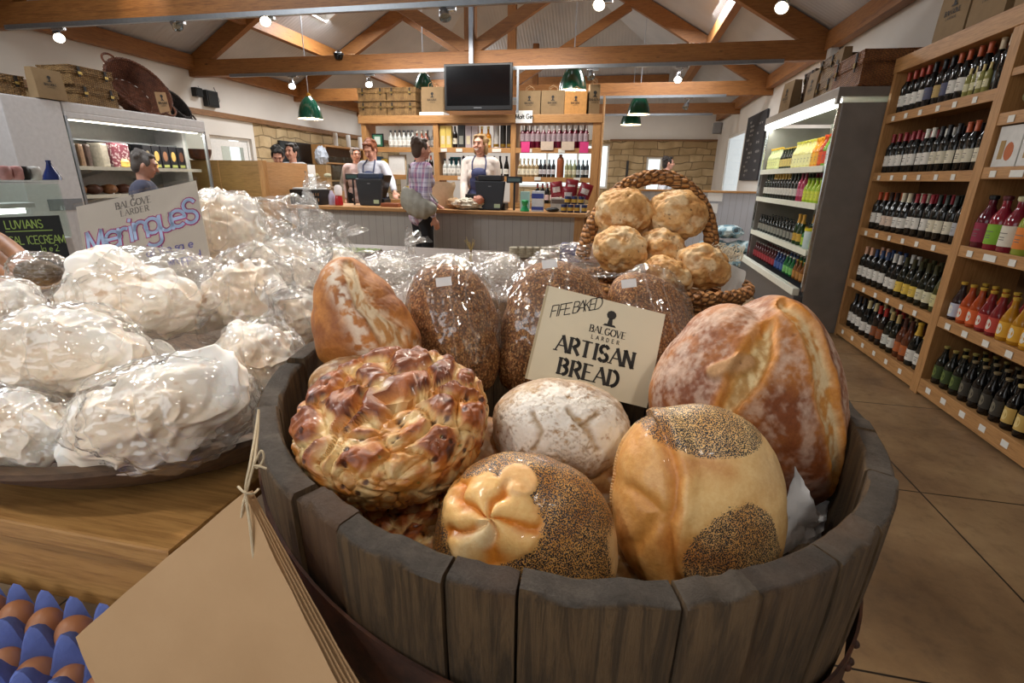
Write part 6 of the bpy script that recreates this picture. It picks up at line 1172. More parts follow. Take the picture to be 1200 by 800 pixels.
def f_pr(D,u,v):
    fr=(D[:,1]<.25); n1=fbm(D,3,4,34); disp=.04*(n1-.5); base=mc('#cf9c58','#e6c083',ss(n1,.3,.7)); base=mc(base,'#f0d9a8',ss(u,.1,.7)*ss(v,-.2,.5)*.5)
    ds,sd,_=seg(u,v,[(-.45,.75),(-.38,.35),(-.5,-.1),(-.35,-.55),(-.15,-.85)]); ds=ds+.04*(fbm(D,6,3,4)-.5); kk=np.exp(-(ds/.07)**2)*fr; disp=disp-.07*kk+.06*fr*np.exp(-((sd-.13)/.09)**2)-.03*fr*ss(-sd,-.0,.3)*(u<-.3)
    base=mc(base,'#b8722a',kk*.85); base=mc(base,'#c9843a',fr*(u<-.35)*.5)
    ds4,_,_=seg(u,v,[(-.35,.45),(-.1,.5),(.1,.42)]); base=mc(base,'#c07a38',np.exp(-(ds4/.12)**2)*.6*fr)
    ds5,_,_=seg(u,v,[(-.5,-.3),(-.2,-.35),(.1,-.45)]); base=mc(base,'#b56c2c',np.exp(-(ds5/.12)**2)*.6*fr); ds6,_,_=seg(u,v,[(-.85,.2),(-.6,.0),(-.75,-.4)]); disp=disp-.05*np.exp(-(ds6/.08)**2)*fr; base=mc(base,'#c88a40',np.exp(-(ds6/.1)**2)*.7)
    top=(1-ss(np.hypot((u-.05)/.72,(v-.84)/.34),.75,1.05)); low=(1-ss(np.hypot((u-.25-.15*v)/.55,(v+.45)/.62)+.3*(fbm(D,4,3,3)-.5),.75,1.0))*(sd>-.6)
    al=np.clip(np.maximum(top,low)*1.15,0,1)*(.75+.35*ss(fbm(D,6,3,18),.3,.6))+.05
    return disp,rgba(base,np.clip(al*(1-kk*.5),0,1))
loaf('poppy_seed_loaf','golden poppy seed loaf with dark seed patches at the front right of the barrel','bread',(815,582),.505,[(921,590),(915,545),(895,505),(865,480),(825,467),(780,475),(745,490),(722,520),(714,560),(712,605),(722,655),(755,695),(820,705),(880,690),(910,660),(919,625)],.058,f_pr,POPPY)
# ------------------------------------------------------------------ cellophane
def cello(name,tint,refl,bump,scale,body): 
    t=NT(name); tr=t.n.new('ShaderNodeBsdfTransparent'); tr.inputs[0].default_value=(*tint,1); gl=t.n.new('ShaderNodeBsdfGlossy'); gl.inputs['Roughness'].default_value=.12; gl.inputs[0].default_value=(refl,)*3+(1,)
    n1=t.noise(scale,2.5,.5,dist=1.2); n2=t.noise(scale*.35,2,.5,vec=t.map((1,3,1)),dist=2); rid=t.math('ABSOLUTE',t.math('SUBTRACT',n1,.5)); rid2=t.math('ABSOLUTE',t.math('SUBTRACT',n2,.5)); h=t.math('ADD',t.math('MULTIPLY',rid,1.0),t.math('MULTIPLY',rid2,1.8))
    nm=t.bump(h,bump,.02); t.l(nm,gl.inputs['Normal']); fac=t.math('MINIMUM',t.math('MULTIPLY',t.schlick(.10,nm),1.25),.95)
    mx=t.n.new('ShaderNodeMixShader'); t.l(fac,mx.inputs[0]); t.l(tr.outputs[0],mx.inputs[1]); t.l(gl.outputs[0],mx.inputs[2])
    df=t.n.new('ShaderNodeBsdfTranslucent'); df.inputs[0].default_value=(.85,.87,.88,1); d2=t.n.new('ShaderNodeBsdfDiffuse'); d2.inputs[0].default_value=(.85,.87,.88,1); ad=t.n.new('ShaderNodeMixShader'); t.l(df.outputs[0],ad.inputs[1]); t.l(d2.outputs[0],ad.inputs[2])
    m2=t.n.new('ShaderNodeMixShader'); m2.inputs[0].default_value=body
    # light caught by creases is put in as paler lines in the film
    cr=t.ramp(rid,[(.0,(.26,.26,.26)),(.016,(body,body,body)),(1,(body,body,body))]); t.l(cr,m2.inputs[0]); t.l(mx.outputs[0],m2.inputs[1]); t.l(ad.outputs[0],m2.inputs[2]); t.l(m2.outputs[0],t.out.inputs[0]); return t.m
CELLO=cello('crinkled_cellophane',(.99,.99,.99),1,.8,7.5,.035); FILM=cello('clear_bag_film',(.99,.99,.99),1,.55,6,.012)
def bag(parent,ctr,r,seed,amp=.16,mat=None,M=None,name='cellophane_bag',n=6,floor_=None):
    D,F=ico(n); n1=fbm(D,1.7,3,seed); rg=np.abs(fbm(D,4.5,3,seed+3)-.5)*2; rg2=np.abs(fbm(D,10,2,seed+5)-.5)*2
    k=1+amp*(n1-.5)*2+amp*.55*(rg-.3)+amp*.2*(rg2-.3); W=D*np.array(r)*k[:,None]
    if M: W=W@np.array(M.transposed())
    W=W+np.array(ctr)
    if floor_ is not None: W[:,2]=np.maximum(W[:,2],floor_)
    m=MB(); m.v=[tuple(p) for p in W]; m.f=F; m.m=[0]*len(F); return m.build(name,mat or CELLO,parent,ang=180)
def twist(parent,base,d,L,seed,r=.035,mat=None):
    """gathered neck and frilled tail of a tied bag"""
    base=Vector(base); d=Vector(d).normalized(); a=d.orthogonal().normalized(); b=d.cross(a); rr=random.Random(seed); ph=[rr.uniform(0,6) for _ in range(4)]
    def pt(u,v):
        neck=abs(v-.45); rad=r*(.18+1.6*neck**1.1*(1.0 if v<.45 else 1.25)); an=2*PI*u; rad*=1+.35*math.sin(an*7+ph[0]+v*6)+.2*math.sin(an*13+ph[1])
        return base+d*(L*(v-.1)+.006*math.sin(an*5+ph[2]))+a*rad*math.cos(an)+b*rad*math.sin(an)+a*.01*math.sin(v*6+ph[3])
    m=MB().grid(pt,70,14,wrap=True); m.build('bag_neck',mat or CELLO,parent,ang=180)
def seedloaf(pc,d,outline,yr,label,seed,lab):
    t=thing('bagged_loaf',label,'bread',atd(*pc,d)+Vector((0,0,-.1)))
    def fn(D,u,v): n1=fbm(D,3,4,seed); return .05*(n1-.5)+.02*(fbm(D,16,3,seed)-.5),rgba(mc('#6a4526','#8f6238',n1))
    loaf('x','', '',pc,d,outline,yr,fn,SEEDY,6,parent=t,part='seeded_loaf')
    xs=[p[0] for p in outline]; ys=[p[1] for p in outline]; w_=(max(xs)-min(xs))/2*d/FPX; h_=(max(ys)-min(ys))/2*d/FPX; M=Matrix((tuple(RT),tuple(FW),tuple(UP))).transposed()
    bag(t,atd((max(xs)+min(xs))/2,(max(ys)+min(ys))/2,d),(w_*1.08,yr*1.15,h_*1.07),seed,.10,FILM,M,'clear_bag',6)
    if lab:
        p=atd(lab[0],lab[1],d-yr*1.05-.014); m=MB(); M3=M@Matrix.Rotation(-.12,3,'Y'); m.cbox(p,(.024,.0006,.0135),M3); o=m.build('price_sticker',P('#e2e3e6',.5),t,smooth=False)
    return t
seedloaf((530,385),.83,[(583,395),(579,350),(562,322),(540,308),(515,305),(490,315),(476,340),(474,368),(478,400),(490,440),(530,465),(575,460)],.055,'bagged seeded brown loaf standing left of the card, right of the pointed loaf',5,(520,330))
seedloaf((640,385),.86,[(712,400),(712,340),(690,316),(655,303),(625,305),(603,325),(592,360),(585,400),(586,455),(640,470),(705,460)],.055,'bagged seeded brown loaf standing directly behind the left half of the card',15,(644,309))
seedloaf((752,385),.86,[(810,385),(802,352),(785,330),(760,318),(735,316),(718,325),(710,350),(712,420),(745,455),(790,440),(808,410)],.052,'bagged seeded brown loaf behind the right half of the card beside the handled basket',25,(737,332))
# the printed card
CRM=P('#d9cfb6',.6,n=.03,nscale=5,name='cream_card')
def card(TL,TR,BL,d1,d2,d3,name,label,cat,mat,th=.0015):
    a=atd(*TL,d1);b=atd(*TR,d2);e=atd(*BL,d3); R=(b-a);U=(a-e); w_=R.length;h_=U.length; R.normalize(); U=(U-R*U.dot(R)).normalized(); N=R.cross(U)*-1
    N=-(U.cross(R)) if (EYE-a).dot(R.cross(U))>0 else U.cross(R); N=R.cross(U); N=N if (EYE-a).dot(N)>0 else -N
    t=thing(name,label,cat,e); m=MB(); m.prism([(0,0),(w_,0),(w_,h_),(0,h_)],e,R,U,N,th); m.build('card',mat,t,smooth=False); return t,e,R,U,N,w_,h_
t,e,R,U,N,w_,h_=card((640,334),(779,368),(615,443),.735,.735,.715,'bread_sign','cream printed card reading ARTISAN BREAD standing among the loaves','sign',CRM)
m=MB(); text(m,'ARTISAN',e+R*w_*.51+U*h_*.36,R,U,N,h_*.16,h_*.031,1.02,serif=True,center=True); text(m,'BREAD',e+R*w_*.49+U*h_*.13,R,U,N,h_*.16,h_*.031,1.04,serif=True,center=True)
text(m,'BALGOVE',e+R*w_*.57+U*h_*.635,R,U,N,h_*.07,h_*.010,1.0,serif=True,center=True); text(m,'LARDER',e+R*w_*.57+U*h_*.565,R,U,N,h_*.04,h_*.006,1.7,center=True); sheep(m,e+R*w_*.57+U*h_*.73,R,U,N,h_*.17)
R2=(R*math.cos(.42)+U*math.sin(.42)); text(m,'FIFE BAKED',e+R*w_*.075+U*h_*.67,R2,U,N,h_*.125,h_*.010,.60,serif=False); m.build('printed_lettering',INK,t,smooth=False)
m=MB()
for (fx,fy) in ((.02,.02),(.98,.02),(.98,.98),(.02,.98)): pass
MB().prism([(0,h_*.0),(w_*.02,0),(w_*.02,h_),(0,h_)],e,R,U,N,-.0004).build('card_edge',P('#b8aa8c',.6),t,smooth=False)
# white paper tucked by the rim
WP=NT('white_tissue'); WP=WP.fin('#f2f4f8',.6,0,WP.bump(WP.noise(14,4),.5,.01),trans=0)
def sheet(name,label,cat,pts,mat,seed=1,amp=.004,n=10,cm=None):
    """quad of paper through four points, softly creased"""
    a,b,d_,e_=[Vector(p) for p in pts]; nn=((b-a).cross(e_-a)).normalized(); m=MB()
    def pt(u,v): p=a.lerp(b,u).lerp(e_.lerp(d_,u),v); return p+nn*amp*(noise.noise(Vector((u*4,v*4,seed)))*1.5+noise.noise(Vector((u*11,v*11,seed)))*.5)
    m.grid(pt,n,n); nf=len(m.v); m2=[tuple(Vector(p)-nn*.0008) for p in m.v]; m.add(m2,[tuple(reversed(f)) for f in list(m.f)])
    return one(m,name,mat,label,cat)
sheet('tissue_paper','white tissue paper sticking up between the right poppy loaf and the rim','paper',[atd(903,658,.575),atd(952,630,.60),atd(962,602,.60),atd(932,546,.575)],WP,2,.006)
sheet('tissue_paper','crumpled grey-white tissue below the huge loaf at the right rim','paper',[atd(930,640,.65),atd(962,632,.66),atd(1000,590,.66),atd(955,585,.65)],WP,7,.008)
# ------------------------------------------------------------------ handled basket of fruit buns
BK=Vector(atd(772,338,1.28)); BK.z=.952; BRX=.205
t=thing('handled_basket','brown willow basket with a tall arched handle full of fruit buns','basket',BK); WB=wicker_mat('brown_willow','#c08a50','#96602f',90)
def strands(name,n,r0,z0,z1,R0,R1,sqz=.8):
    m=MB(); rows=11
    for j in range(rows):
        f=j/(rows-1); z=z0+(z1-z0)*f; R=R0+(R1-R0)*f
        for ph in (0,PI):
            m.tube([(BK.x+(R+.005*math.sin(a*16+ph+j*PI))*math.cos(a),BK.y+(R+.005*math.sin(a*16+ph+j*PI))*math.sin(a)*sqz,BK.z+z+.003*math.sin(a*3+j)) for a in [2*PI*i/128 for i in range(128)]],.0065,5,closed=True)
    m.build(name,WB,t)
strands('woven_wall',11,.2,.008,.135,.15,BRX)
m=MB()
for k in range(16):
    a=2*PI*k/16+.05; m.tube([(BK.x+.15*math.cos(a),BK.y+.12*math.sin(a),BK.z+.002),(BK.x+BRX*math.cos(a),BK.y+BRX*.8*math.sin(a),BK.z+.15)],.005,6)
m.build('upright_stakes',WB,t)
for j in range(3): MB().tube([(BK.x+(BRX+.006+.007*math.cos(a*18+j*2.09))*math.cos(a),BK.y+(BRX+.006+.007*math.cos(a*18+j*2.09))*.8*math.sin(a),BK.z+.148+.009*math.sin(a*18+j*2.09)) for a in [2*PI*i/140 for i in range(140)]],.0085,6,closed=True).build('rim_strand',WB,t)
MB().lathe([(.001,.002),(.15,.002),(.15,.01),(.001,.01)],30,BK).build('basket_bottom',WB,t)
hp=[(682,302),(686,285),(695,262),(712,236),(735,217),(760,208),(785,209),(808,222),(824,243),(832,268),(834,296)]
hps=[atd(x,y,1.28+.0*i) for i,(x,y) in enumerate(hp)]
def cr_(pts,n=6):
    out=[]
    for i in range(len(pts)-1):
        p0,p1,p2,p3=pts[max(0,i-1)],pts[i],pts[i+1],pts[min(len(pts)-1,i+2)]
        for k in range(n): q=k/n; out.append(.5*((2*p1)+(p2-p0)*q+(2*p0-5*p1+4*p2-p3)*q*q+(3*p1-p0-3*p2+p3)*q**3))
    out.append(pts[-1]); return out
hs=cr_(hps); hn=len(hs)
for j in range(6):
    pth=[]
    for i,p in enumerate(hs):
        tg_=(hs[min(hn-1,i+1)]-hs[max(0,i-1)]).normalized(); s1=tg_.cross(FW).normalized(); an=i*.42+j*PI/3; pth.append(p+s1*.0125*math.cos(an)+FW*.0125*math.sin(an))
    MB().tube(pth,.0075,6).build('handle_strand',WB,t)
def f_bun(seed):
    def fn(D,u,v):
        n1=fbm(D,2.5,4,seed); disp=.34*(n1-.5)+.07*(fbm(D,6,4,seed)-.5); base=mc('#b07a40','#d2a468',ss(n1,.3,.65)); base=mc(base,'#dfc9a2',ss(fbm(D,2.5,5,seed+5),.48,.66)*.7)
        f1,f2,idv=worley(D,4.6,seed); k=(1-ss(f1,.1,.16))*(idv>.45); base=mc(base,'#3a2018',k*.9); f1,f2,idv=worley(D,9,seed+3); base=mc(base,'#8a5428',(1-ss(f1,.1,.2))*(idv>.6)*.7); return disp,rgba(base)
    return fn
def ell(cx,cy,w_,h_,r=0,n=24): return [(cx+w_/2*math.cos(a)*math.cos(r)-h_/2*math.sin(a)*math.sin(r),cy+w_/2*math.cos(a)*math.sin(r)+h_/2*math.sin(a)*math.cos(r)) for a in [2*PI*i/n for i in range(n)]]
for i,(x,y,w2,h2,d,l) in enumerate(((730,250,72,62,1.27,'pale fruit bun at the top left of the basket'),(793,252,76,60,1.27,'split fruit bun at the top right of the basket'),(726,292,66,56,1.21,'fruit bun at the lower left of the basket'),(775,292,60,48,1.24,'speckled fruit bun in the middle of the basket'),(823,312,68,54,1.2,'darker fruit bun at the right by the basket rim'),(783,322,62,40,1.16,'pale fruit bun low behind the bagged loaves'),(762,272,60,46,1.36,'fruit bun mostly hidden at the back of the basket'))):
    loaf('fruit_bun',l,'bread',(x,y),d,ell(x,y,w2,h2,.1*i),.05,f_bun(i*11+2),CRUST,6,'fruit buns in the handled basket')
a=atd(845,362,1.17); sheet('basket_liner','pale paper liner hanging over the right rim of the handled basket','paper',[atd(843,362,1.2),atd(868,358,1.22),atd(874,318,1.25),atd(848,305,1.24)],P('#d0cfcc',.7),3,.004)
m=MB(); rr=random.Random(2)
for k in range(60):
    p=atd(852+rr.uniform(-14,14),297+rr.uniform(-7,7),1.25+rr.uniform(-.03,.03)); a=rr.uniform(0,6); m.tube([p+Vector((.014*math.cos(a+q*1.5),.012*math.sin(a+q),.012*math.sin(q*2+a))) for q in (0,.6,1.2,1.8)],.0012,4)
tag(one(m,'packing_straw',P('#d0c8b4',.7),'pale curly packing straw spilling over the right side of the basket','straw'),kind='stuff')
# ------------------------------------------------------------------ wooden dish and meringues
DC=Vector((-.75,.712,.931)); DW=wood('turned_dish_wood','#5a4635','#6f5742','#3d2f25',0,scale=5,rough=.6,bump=.4)
dish=MB().lathe([(.001,.0),(.24,.0),(.285,.012),(.325,.045),(.343,.066),(.352,.07),(.352,.078),(.338,.08),(.325,.072),(.28,.035),(.22,.018),(.001,.016)],80,DC)
one(dish,'wooden_dish',DW,'large shallow dark wooden dish heaped with wrapped meringues','dish',ang=50)
MER=NT('meringue'); a=MER.attr(); MER=MER.fin(a,.55,0,MER.bump(MER.noise(9,3),.3,.006),sss=.2)
mlist=[(168,347,.82,188,108,-8,'largest wrapped meringue just below the handwritten card'),(285,348,.9,92,124,35,'wrapped pointed meringue right of the handwritten card'),(70,418,.7,190,118,-5,'wide wrapped meringue at the left, below the largest one'),(193,483,.62,205,135,-14,'wrapped meringue at the front right of the wooden dish'),(303,428,.8,92,112,20,'wrapped meringue at the right end of the dish by the barrel'),(25,503,.63,130,95,10,'wrapped meringue at the front left corner of the picture'),(5,362,.86,90,70,0,'wrapped meringue cut off by the left edge, above the wide one'),(262,272,1.05,95,95,50,'tall wrapped meringue behind the right edge of the handwritten card'),(338,318,1.08,95,75,10,'wrapped meringue in the row behind, left of the pointed loaf'),(345,372,.95,70,70,0,'small wrapped meringue between the dish and the pointed loaf'),(392,318,1.2,80,56,0,'farthest wrapped meringue, above the pointed loaf'),(150,425,.78,120,60,0,'wrapped meringue buried in the middle of the heap'),(265,470,.74,80,90,10,'wrapped meringue under the bags at the right side of the dish')]
for i,(x,y,d,w2,h2,rt,l) in enumerate(mlist):
    ctr=atd(x,y,d); t=thing('wrapped_meringue',l,'meringue',ctr+Vector((0,0,-.04)),None)
    def fn(D,u,v,i=i):
        n1=fbm(D,1.8,3,i*7); tw=u*.6+v; sw=np.abs(((tw*1.3+.6*n1)%1)-.5)*2; rg=1-np.abs(fbm(D+.35*fbm(D,1.5,2,i+30)[:,None],1.9,2,i*5+1)-.5)*4; disp=.34*(n1-.5)+.16*np.clip(rg,0,1)**2-.05+.07*ss(sw,0,1)*ss(fbm(D,2,2,i+50),.4,.6)
        lip=np.exp(-((D[:,1]+.15+.3*(fbm(D,2,2,i+9)-.5))/.16)**2); disp=disp+.10*lip; base=mc('#f7eada','#fefdfa',ss(n1+.2*v,.35,.6)); base=mc(base,'#ecd2b0',(1-lip)*ss(-D[:,1],.3,.9)*.5); base=mc(base,'#c99a68',ss(fbm(D,7,3,i+70),.70,.8)*.6); return disp,rgba(base)
    ol={0:[(236,352),(228,378),(200,388),(165,385),(133,390),(100,375),(80,350),(75,322),(87,303),(115,300),(167,313),(200,325),(225,335)],1:[(333,340),(328,362),(305,380),(268,378),(232,385),(245,350),(268,325),(293,308),(318,318)],2:[(177,420),(168,440),(135,452),(80,460),(20,455),(-15,430),(-10,395),(20,375),(70,370),(120,378),(155,392)],3:[(288,455),(285,475),(250,500),(200,530),(140,545),(100,542),(92,510),(95,478),(150,455),(200,430),(255,414),(278,428)],4:[(338,410),(335,435),(315,460),(290,468),(262,440),(255,410),(275,388),(305,380),(328,388)]}.get(i) or ell(x,y,w2*.93,h2*.9,math.radians(rt))
    loaf('x','','',(x,y),d,ol,h2*.36*d/FPX,fn,MER,7 if i<6 else 6,parent=t,part='meringue')
    Mb=Matrix((tuple(RT),tuple(FW),tuple(UP))).transposed()@Matrix.Rotation(math.radians(rt),3,'Y')
    bag(t,ctr,(w2*.53*d/FPX,h2*.44*d/FPX,h2*.53*d/FPX),i*13+3,.2,CELLO,Mb,floor_=.935)
    if i in (4,8,10): twist(t,ctr+Vector((.02,.02,h2*.5*d/FPX)),(.3*math.sin(i*2),.2,1),.06,i,.022)
# loose crackling film between the bags
for k,(x,y,d,w2,h2,l) in enumerate(((330,265,1.1,120,70,'empty crinkled cellophane bag above the row of meringues left of the pointed loaf'),(350,345,.98,110,90,'crinkled cellophane bag between the meringues and the pointed loaf'),(455,318,1.2,90,50,'crinkled cellophane bag behind the pointed loaf'),(690,305,1.3,130,40,'crinkled cellophane bag behind the card and basket'),(300,235+50,1.15,90,60,'crinkled cellophane bag right beside the handwritten card'),(585,330,1.12,70,60,'crinkled cellophane bag filling the gap between the two left bagged loaves'),(470,322,1.3,110,46,'flat crinkled cellophane bag on the table behind the left bagged loaf'),(560,318,1.45,120,40,'flat crinkled cellophane bag on the table behind the middle bagged loaf'))):
    t=thing('cellophane_bag',l,'bag',atd(x,y,d)); bag(t,atd(x,y,d),(w2/2*d/FPX,.05,h2/2*d/FPX),k*17+100,.35,CELLO,Matrix((tuple(RT),tuple(FW),tuple(UP))).transposed(),'film')
    if k in (0,1,2): twist(t,atd(x+w2*.25,y-h2*.45,d),(.5,.1,1),.055,k+40,.02)
for k,(x,y,d,w2,h2,l) in enumerate(((452,318,1.5,60,34,'white paper packet in film on the table behind the pointed loaf'),(522,312,1.75,52,26,'white paper packet in film behind the left bagged loaf'),(590,316,1.5,44,34,'white paper packet in film between the two left bagged loaves'))):
    p=atd(x,y,d); z=max(p.z-h2/2*d/FPX,.952); t=thing('wrapped_packet',l,'packet',(p.x,p.y,z)); ww,hh=w2/2*d/FPX,h2*d/FPX
    lumpy((p.x,p.y,z+hh/2),(ww,.05,hh/2),.12,1.6,k*5+3,28).build('packet_paper',P('#d8d3ca',.6,n=.06,bump=.3),t); bag(t,(p.x,p.y,z+hh/2),(ww*1.1,.06,hh*.58),k+300,.18,CELLO,floor_=.952)
# handwritten card in its clear holder
t,e,R,U,N,w_,h_=card((91,242),(231,211),(106,342),.93,.93,.92,'meringue_sign','white card with hand-drawn Meringues lettering standing behind the wrapped meringues','sign',P('#d6cdc2',.6,n=.02,name='off_white_card'))
U2=(U+R*(-.0)).normalized(); R3=R
m=MB();m2=MB()
xs=.02*w_; 
for k,ch in enumerate('Meringues'):
    hh=h_*(.27 if ch=='M' else .40)*(1 if k<8 else 1.05); base=e+R*(w_*(.035+[0,.155,.255,.345,.385,.485,.60,.70,.815][k]))+U*h_*(.43+.012*k)
    g='M' if k==0 else ch
    hh2=h_*(.24 if k==0 else .34)
    if k==8: g='S'; hh2=h_*.27
    text(m,g,base,R,U,N,hh2,h_*.062,lift=.0006); text(m2,g,base,R,U,N,hh2,h_*.036,lift=.0011)
m.build('pink_outline_lettering',P('#a02c6c',.6),t,smooth=False); m2.build('blue_fill_lettering',P('#9ab0d4',.6),t,smooth=False)
m=MB(); text(m,'BALGOVE',e+R*w_*.47+U*h_*.865,R,U,N,h_*.075,h_*.012,center=True,serif=True); text(m,'LARDER',e+R*w_*.47+U*h_*.775,R,U,N,h_*.065,h_*.01,1.1,center=True,serif=True); sheep(m,e+R*w_*.47+U*h_*.94,R,U,N,h_*.06); m.build('printed_logo',P('#6f6862',.7),t,smooth=False)
m=MB(); text(m,'all the same',e+R*w_*.50+U*h_*.25,R,U,N,h_*.10,h_*.012,.9); text(m,'wrapped.',e+R*w_*.66+U*h_*.10,R,U,N,h_*.10,h_*.012,.9); m.build('blue_handwriting',P('#4a4a9c',.6),t,smooth=False)
m=MB(); m.prism([(-.004,-.004),(w_+.004,-.004),(w_+.004,h_+.005),(-.004,h_+.005)],e,R,U,N,-.003); m.build('clear_holder',glassmat('clear_acrylic',(.985,.985,.985),.03),t,smooth=False)
# chalk sign for ice cream
t,e,R,U,N,w_,h_=card((3,256),(82,253),(8,316),1.9,1.9,1.95,'ice_cream_sign','small blackboard chalked with LUVIANS local icecream at the far left','sign',P('#121513',.7,n=.2))
m=MB(); text(m,'LUVIANS',e+R*w_*.45+U*h_*.78,R,U,N,h_*.15,h_*.022,center=True); m.prism([(w_*.15,h_*.72),(w_*.85,h_*.72),(w_*.85,h_*.735),(w_*.15,h_*.735)],e,R,U,N,-.0008); text(m,'LOCAL ICECREAM',e+R*w_*.5+U*h_*.48,R,U,N,h_*.15,h_*.018,.82,center=True); text(m,'vanilla',e+R*w_*.3+U*h_*.2,R,U,N,h_*.15,h_*.016,center=True); text(m,'flake 20',e+R*w_*.75+U*h_*.33,R,U,N,h_*.12,h_*.013,.9,center=True); m.build('chalk_lettering',P('#a9c466',.8),t,smooth=False)
# brown sticks of bread at the far left edge
for k,(a,b,l) in enumerate((((-10,272),(44,318),'long brown bread stick at the left edge, the highest'),((-12,286),(34,326),'long brown bread stick at the left edge, second from the top'),((-14,300),(22,332),'long brown bread stick at the left edge, third from the top'),((-12,318),(12,340),'long brown bread stick at the left edge, the lowest'))):
    p,q=atd(*a,1.25),atd(*b,1.1); m=MB(); n=14; m.tube([p.lerp(q,i/n) for i in range(n+1)],[.004+.014*math.sin(PI*min(1,max(0,i/n*.94+.03)))**.4 for i in range(n+1)],12); one(m,'bread_stick',P('#9a6844',.55,n=.35,nscale=18,bump=.4,bscale=40),l,'bread')
def f_dark(D,u,v): n1=fbm(D,4,4,77); return .1*(n1-.5),rgba(mc('#3a2a14','#6b5228',n1))
t=thing('bagged_roll','dark brown wrapped roll in front of the chalk sign','bread',atd(45,322,1.02)); loaf('x','','',(45,320),1.02,ell(45,320,52,32),.03,f_dark,CRUST,5,parent=t,part='roll'); bag(t,atd(45,318,1.02),(.062,.05,.04),222,.2,CELLO)
# ------------------------------------------------------------------ goods on the farther table
p=at(412,305,'z',.952); 
t=thing('herb_topped_tray','long dark tray of bakes sprinkled with green behind the pointed loaf','tray',p); M=Matrix.Translation(p)@Matrix.Rotation(.1,4,'Z'); MB().box(-.15,.14,-.06,.06,0,.05,0,M).build('tray_box',P('#4a2a1c',.5,n=.3),t,smooth=False,bevel=.004)
m=MB(); m.grid(lambda u,v:M@Vector((-.148+.286*u,-.058+.116*v,.05+.008*abs(math.sin(u*30)*math.sin(v*9)))),50,14); m.build('green_topping',P('#9aa86c',.7,n=.5,nscale=60,bump=.5),t)
for k in range(8):
    p=at(603+8.5*k,301,'z',.952); m=MB()
    for q in range(5): m.lathe([(.001,0),(.028,.0),(.03,.005),(.028,.01),(.001,.01)],16,p+Vector((0,0,.0105*q)),mi=0)
    o=thing('oatcake_stack','',"biscuits",p,'clear wrapped stacks of oatcakes'); o['label']='small stack of pale round oatcakes in the row behind the middle bagged loaf'
    m.build('oatcakes',P('#cfc2a6',.7,n=.1,nscale=60),o)
p=at(552,306,'z',.952); t=thing('straw_bundle','little tied tuft of pale straw behind the left bagged loaf','straw',p); m=MB(); rr=random.Random(9)
for k in range(14): m.tube([p+Vector((rr.uniform(-.01,.01),0,0)),p+Vector((rr.uniform(-.003,.003),0,.05)),p+Vector((rr.uniform(-.03,.03),rr.uniform(-.02,.02),.09+rr.uniform(0,.03)))],.0012,4)
m.build('straws',P('#c9b27a',.7),t); MB().tube([p+Vector((.006*math.cos(a),.006*math.sin(a),.05)) for a in [PI*i/6 for i in range(12)]],.002,5,closed=True).build('tie',P('#7a5a3a',.7),t)
for k,(x,w2,h2,cl,l) in enumerate(((668,.05,.09,'#2c3a8c','dark blue carton beside the left foot of the basket handle'),(690,.06,.07,'#d8a890','pink wrapped cake beside the dark blue carton'))):
    p=at(x,306,'z',.952); m=MB().box(p.x-w2,p.x+w2,p.y-.04,p.y+.04,.952,.952+h2); one(m,'carton',P(cl,.4),l,'carton',smooth=False,bevel=.006)
# ------------------------------------------------------------------ kraft sheets on a string
A=atd(286,577,.425); Lc=atd(92,745,.435); Rc=atd(432,862,.37); KP=NT('brown_kraft'); KP=KP.fin(KP.ramp(KP.noise(5,6,.6),[(.3,'#ac8a64'),(.7,'#bb9a74')]),.8,0,KP.bump(KP.noise(90,5),.12,.002))
t=thing('kraft_bag_bundle','bundle of flat brown paper bags hanging by one corner from a string','paper bags',A)
for k in range(5):
    a=A+FW*.0016*k+RT*.0009*k; l_=Lc+FW*.002*k-RT*.0006*k; r_=Rc+FW*.003*k+RT*.0025*k; e_=l_+(r_-a); nn=((l_-a).cross(r_-a)).normalized(); m=MB()
    m.grid(lambda u,v:a.lerp(l_,u)+(r_-a)*v+nn*(.004*math.sin(u*2.5+v*2)+.002*noise.noise(Vector((u*5,v*5,k))))*(1 if k==0 else .9),16,16); b0_=list(m.v); m.add([tuple(Vector(p)+nn*.0005*(1 if nn.dot(FW)>0 else -1)) for p in b0_],[tuple(reversed(f)) for f in list(m.f)]); m.build('paper_bag',KP,t)
TW=P('#c9b99c',.8,bump=.5,bscale=900,name='cotton_string')
t=thing('string_tie','pale cotton string tied in a bow holding the brown paper bags','string',atd(302,500,.45))
k0=atd(299,553-30,.43)
MB().tube(cr_([atd(303,480,.47),atd(302,505,.455),atd(298,540,.432),atd(291,568,.423),atd(285,590,.42),atd(283,606,.42)]),.0011,6).build('string',TW,t)
MB().tube(cr_([atd(303,482,.472),atd(299,510,.45),atd(293,545,.43),atd(288,575,.421),atd(293,615,.414),atd(298,660,.41)]),.0013,6).build('string',TW,t)
MB().tube(cr_([atd(298,543,.43),atd(306,528,.43),atd(309,537,.43),atd(302,548,.43),atd(296,545,.43)]),.001,6).build('bow_loop',TW,t); MB().tube(cr_([atd(297,545,.43),atd(304,546,.428),atd(312,549,.428)]),.001,6).build('bow_tail',TW,t)
MB().tube(cr_([atd(279,570,.42),atd(287,577,.416),atd(297,578,.42),atd(303,573,.428)]),.0011,6).build('bow_tail',TW,t)
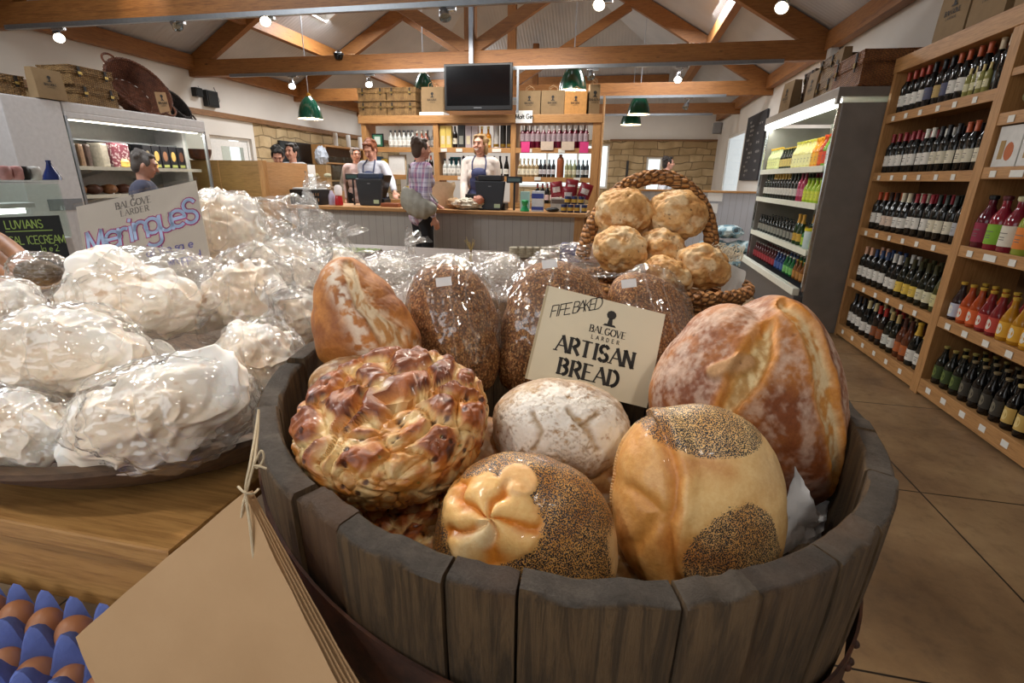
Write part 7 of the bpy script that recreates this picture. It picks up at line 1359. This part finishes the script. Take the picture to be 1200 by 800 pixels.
# ------------------------------------------------------------------ eggs in blue trays
EY=Vector((-.86,.19,.772)); BLUE=P('#6274ba',.85,n=.15,nscale=20,bump=.3,bscale=200,name='blue_pulp')
st=thing('egg_stand','low pine shelf under the egg trays in front of the table','shelf',(-.6,.26,0)); MB().box(-1.1,-.46,.12,.372,.742,.767).build('shelf_board',TABW,st,smooth=False); 
for x in (-1.05,-.51): MB().box(x,x+.04,.14,.36,0,.742).build('side_support',TABW,st,smooth=False)
def tray(z,label,x0,n=(11,5),y0=.14):
    t=thing('egg_tray',label,'egg tray',(x0,y0,z)); s=.047; m=MB(); N_=8
    def pt(u,v):
        X=u*n[0];Y=v*n[1]; q=(math.cos(2*PI*X)*.5+.5); r_=(math.cos(2*PI*Y)*.5+.5); pk=max(q*r_, .0); return (x0+X*s,y0+Y*s,z+.006+.036*min(1,(pk*1.5)**.8)+.016*max(q,r_)**2)
    m.grid(pt,n[0]*N_,n[1]*N_); b0_=list(m.v); m.add([(x,y,zz-.003) for x,y,zz in b0_],[tuple(reversed(f)) for f in list(m.f)]); m.build('pulp_tray',BLUE,t); return t
tray(.769,'blue pulp egg tray under the eggs at the lower left corner',-.98)
EG=P('#b9805c',.45,n=.08,nscale=30,name='brown_eggshell'); egg=None; rr=random.Random(6)
for j in range(5):
    for i in range(11):
        if j<3 and rr.random()<.25: continue
        x=-.98+(i+.5)*.047; y=.14+(j+.5)*.047; m=None
        if egg is None:
            mm=MB(); mm.grid(lambda u,v:(.0205*math.sin(PI*v)*(1+.10*math.cos(PI*v))*math.cos(2*PI*u),.0205*math.sin(PI*v)*(1+.10*math.cos(PI*v))*math.sin(2*PI*u),-.027*math.cos(PI*v)),20,14,wrap=True); egg=mm.build('egg',EG); q=egg; tag(q,'','egg','brown eggs in the blue tray')
        else: q=dup(egg)
        q.location=(x,y,.769+.027+(.0 if j>3 else -.014)); q.rotation_euler=(rr.uniform(-.2,.2),rr.uniform(-.2,.2),0); q['label']=('brown egg in the back row of the blue tray' if j==4 else 'brown egg sunk among the blue tray peaks')
        q['group']=('brown eggs in the back row' if j==4 else 'brown eggs lower in the tray')
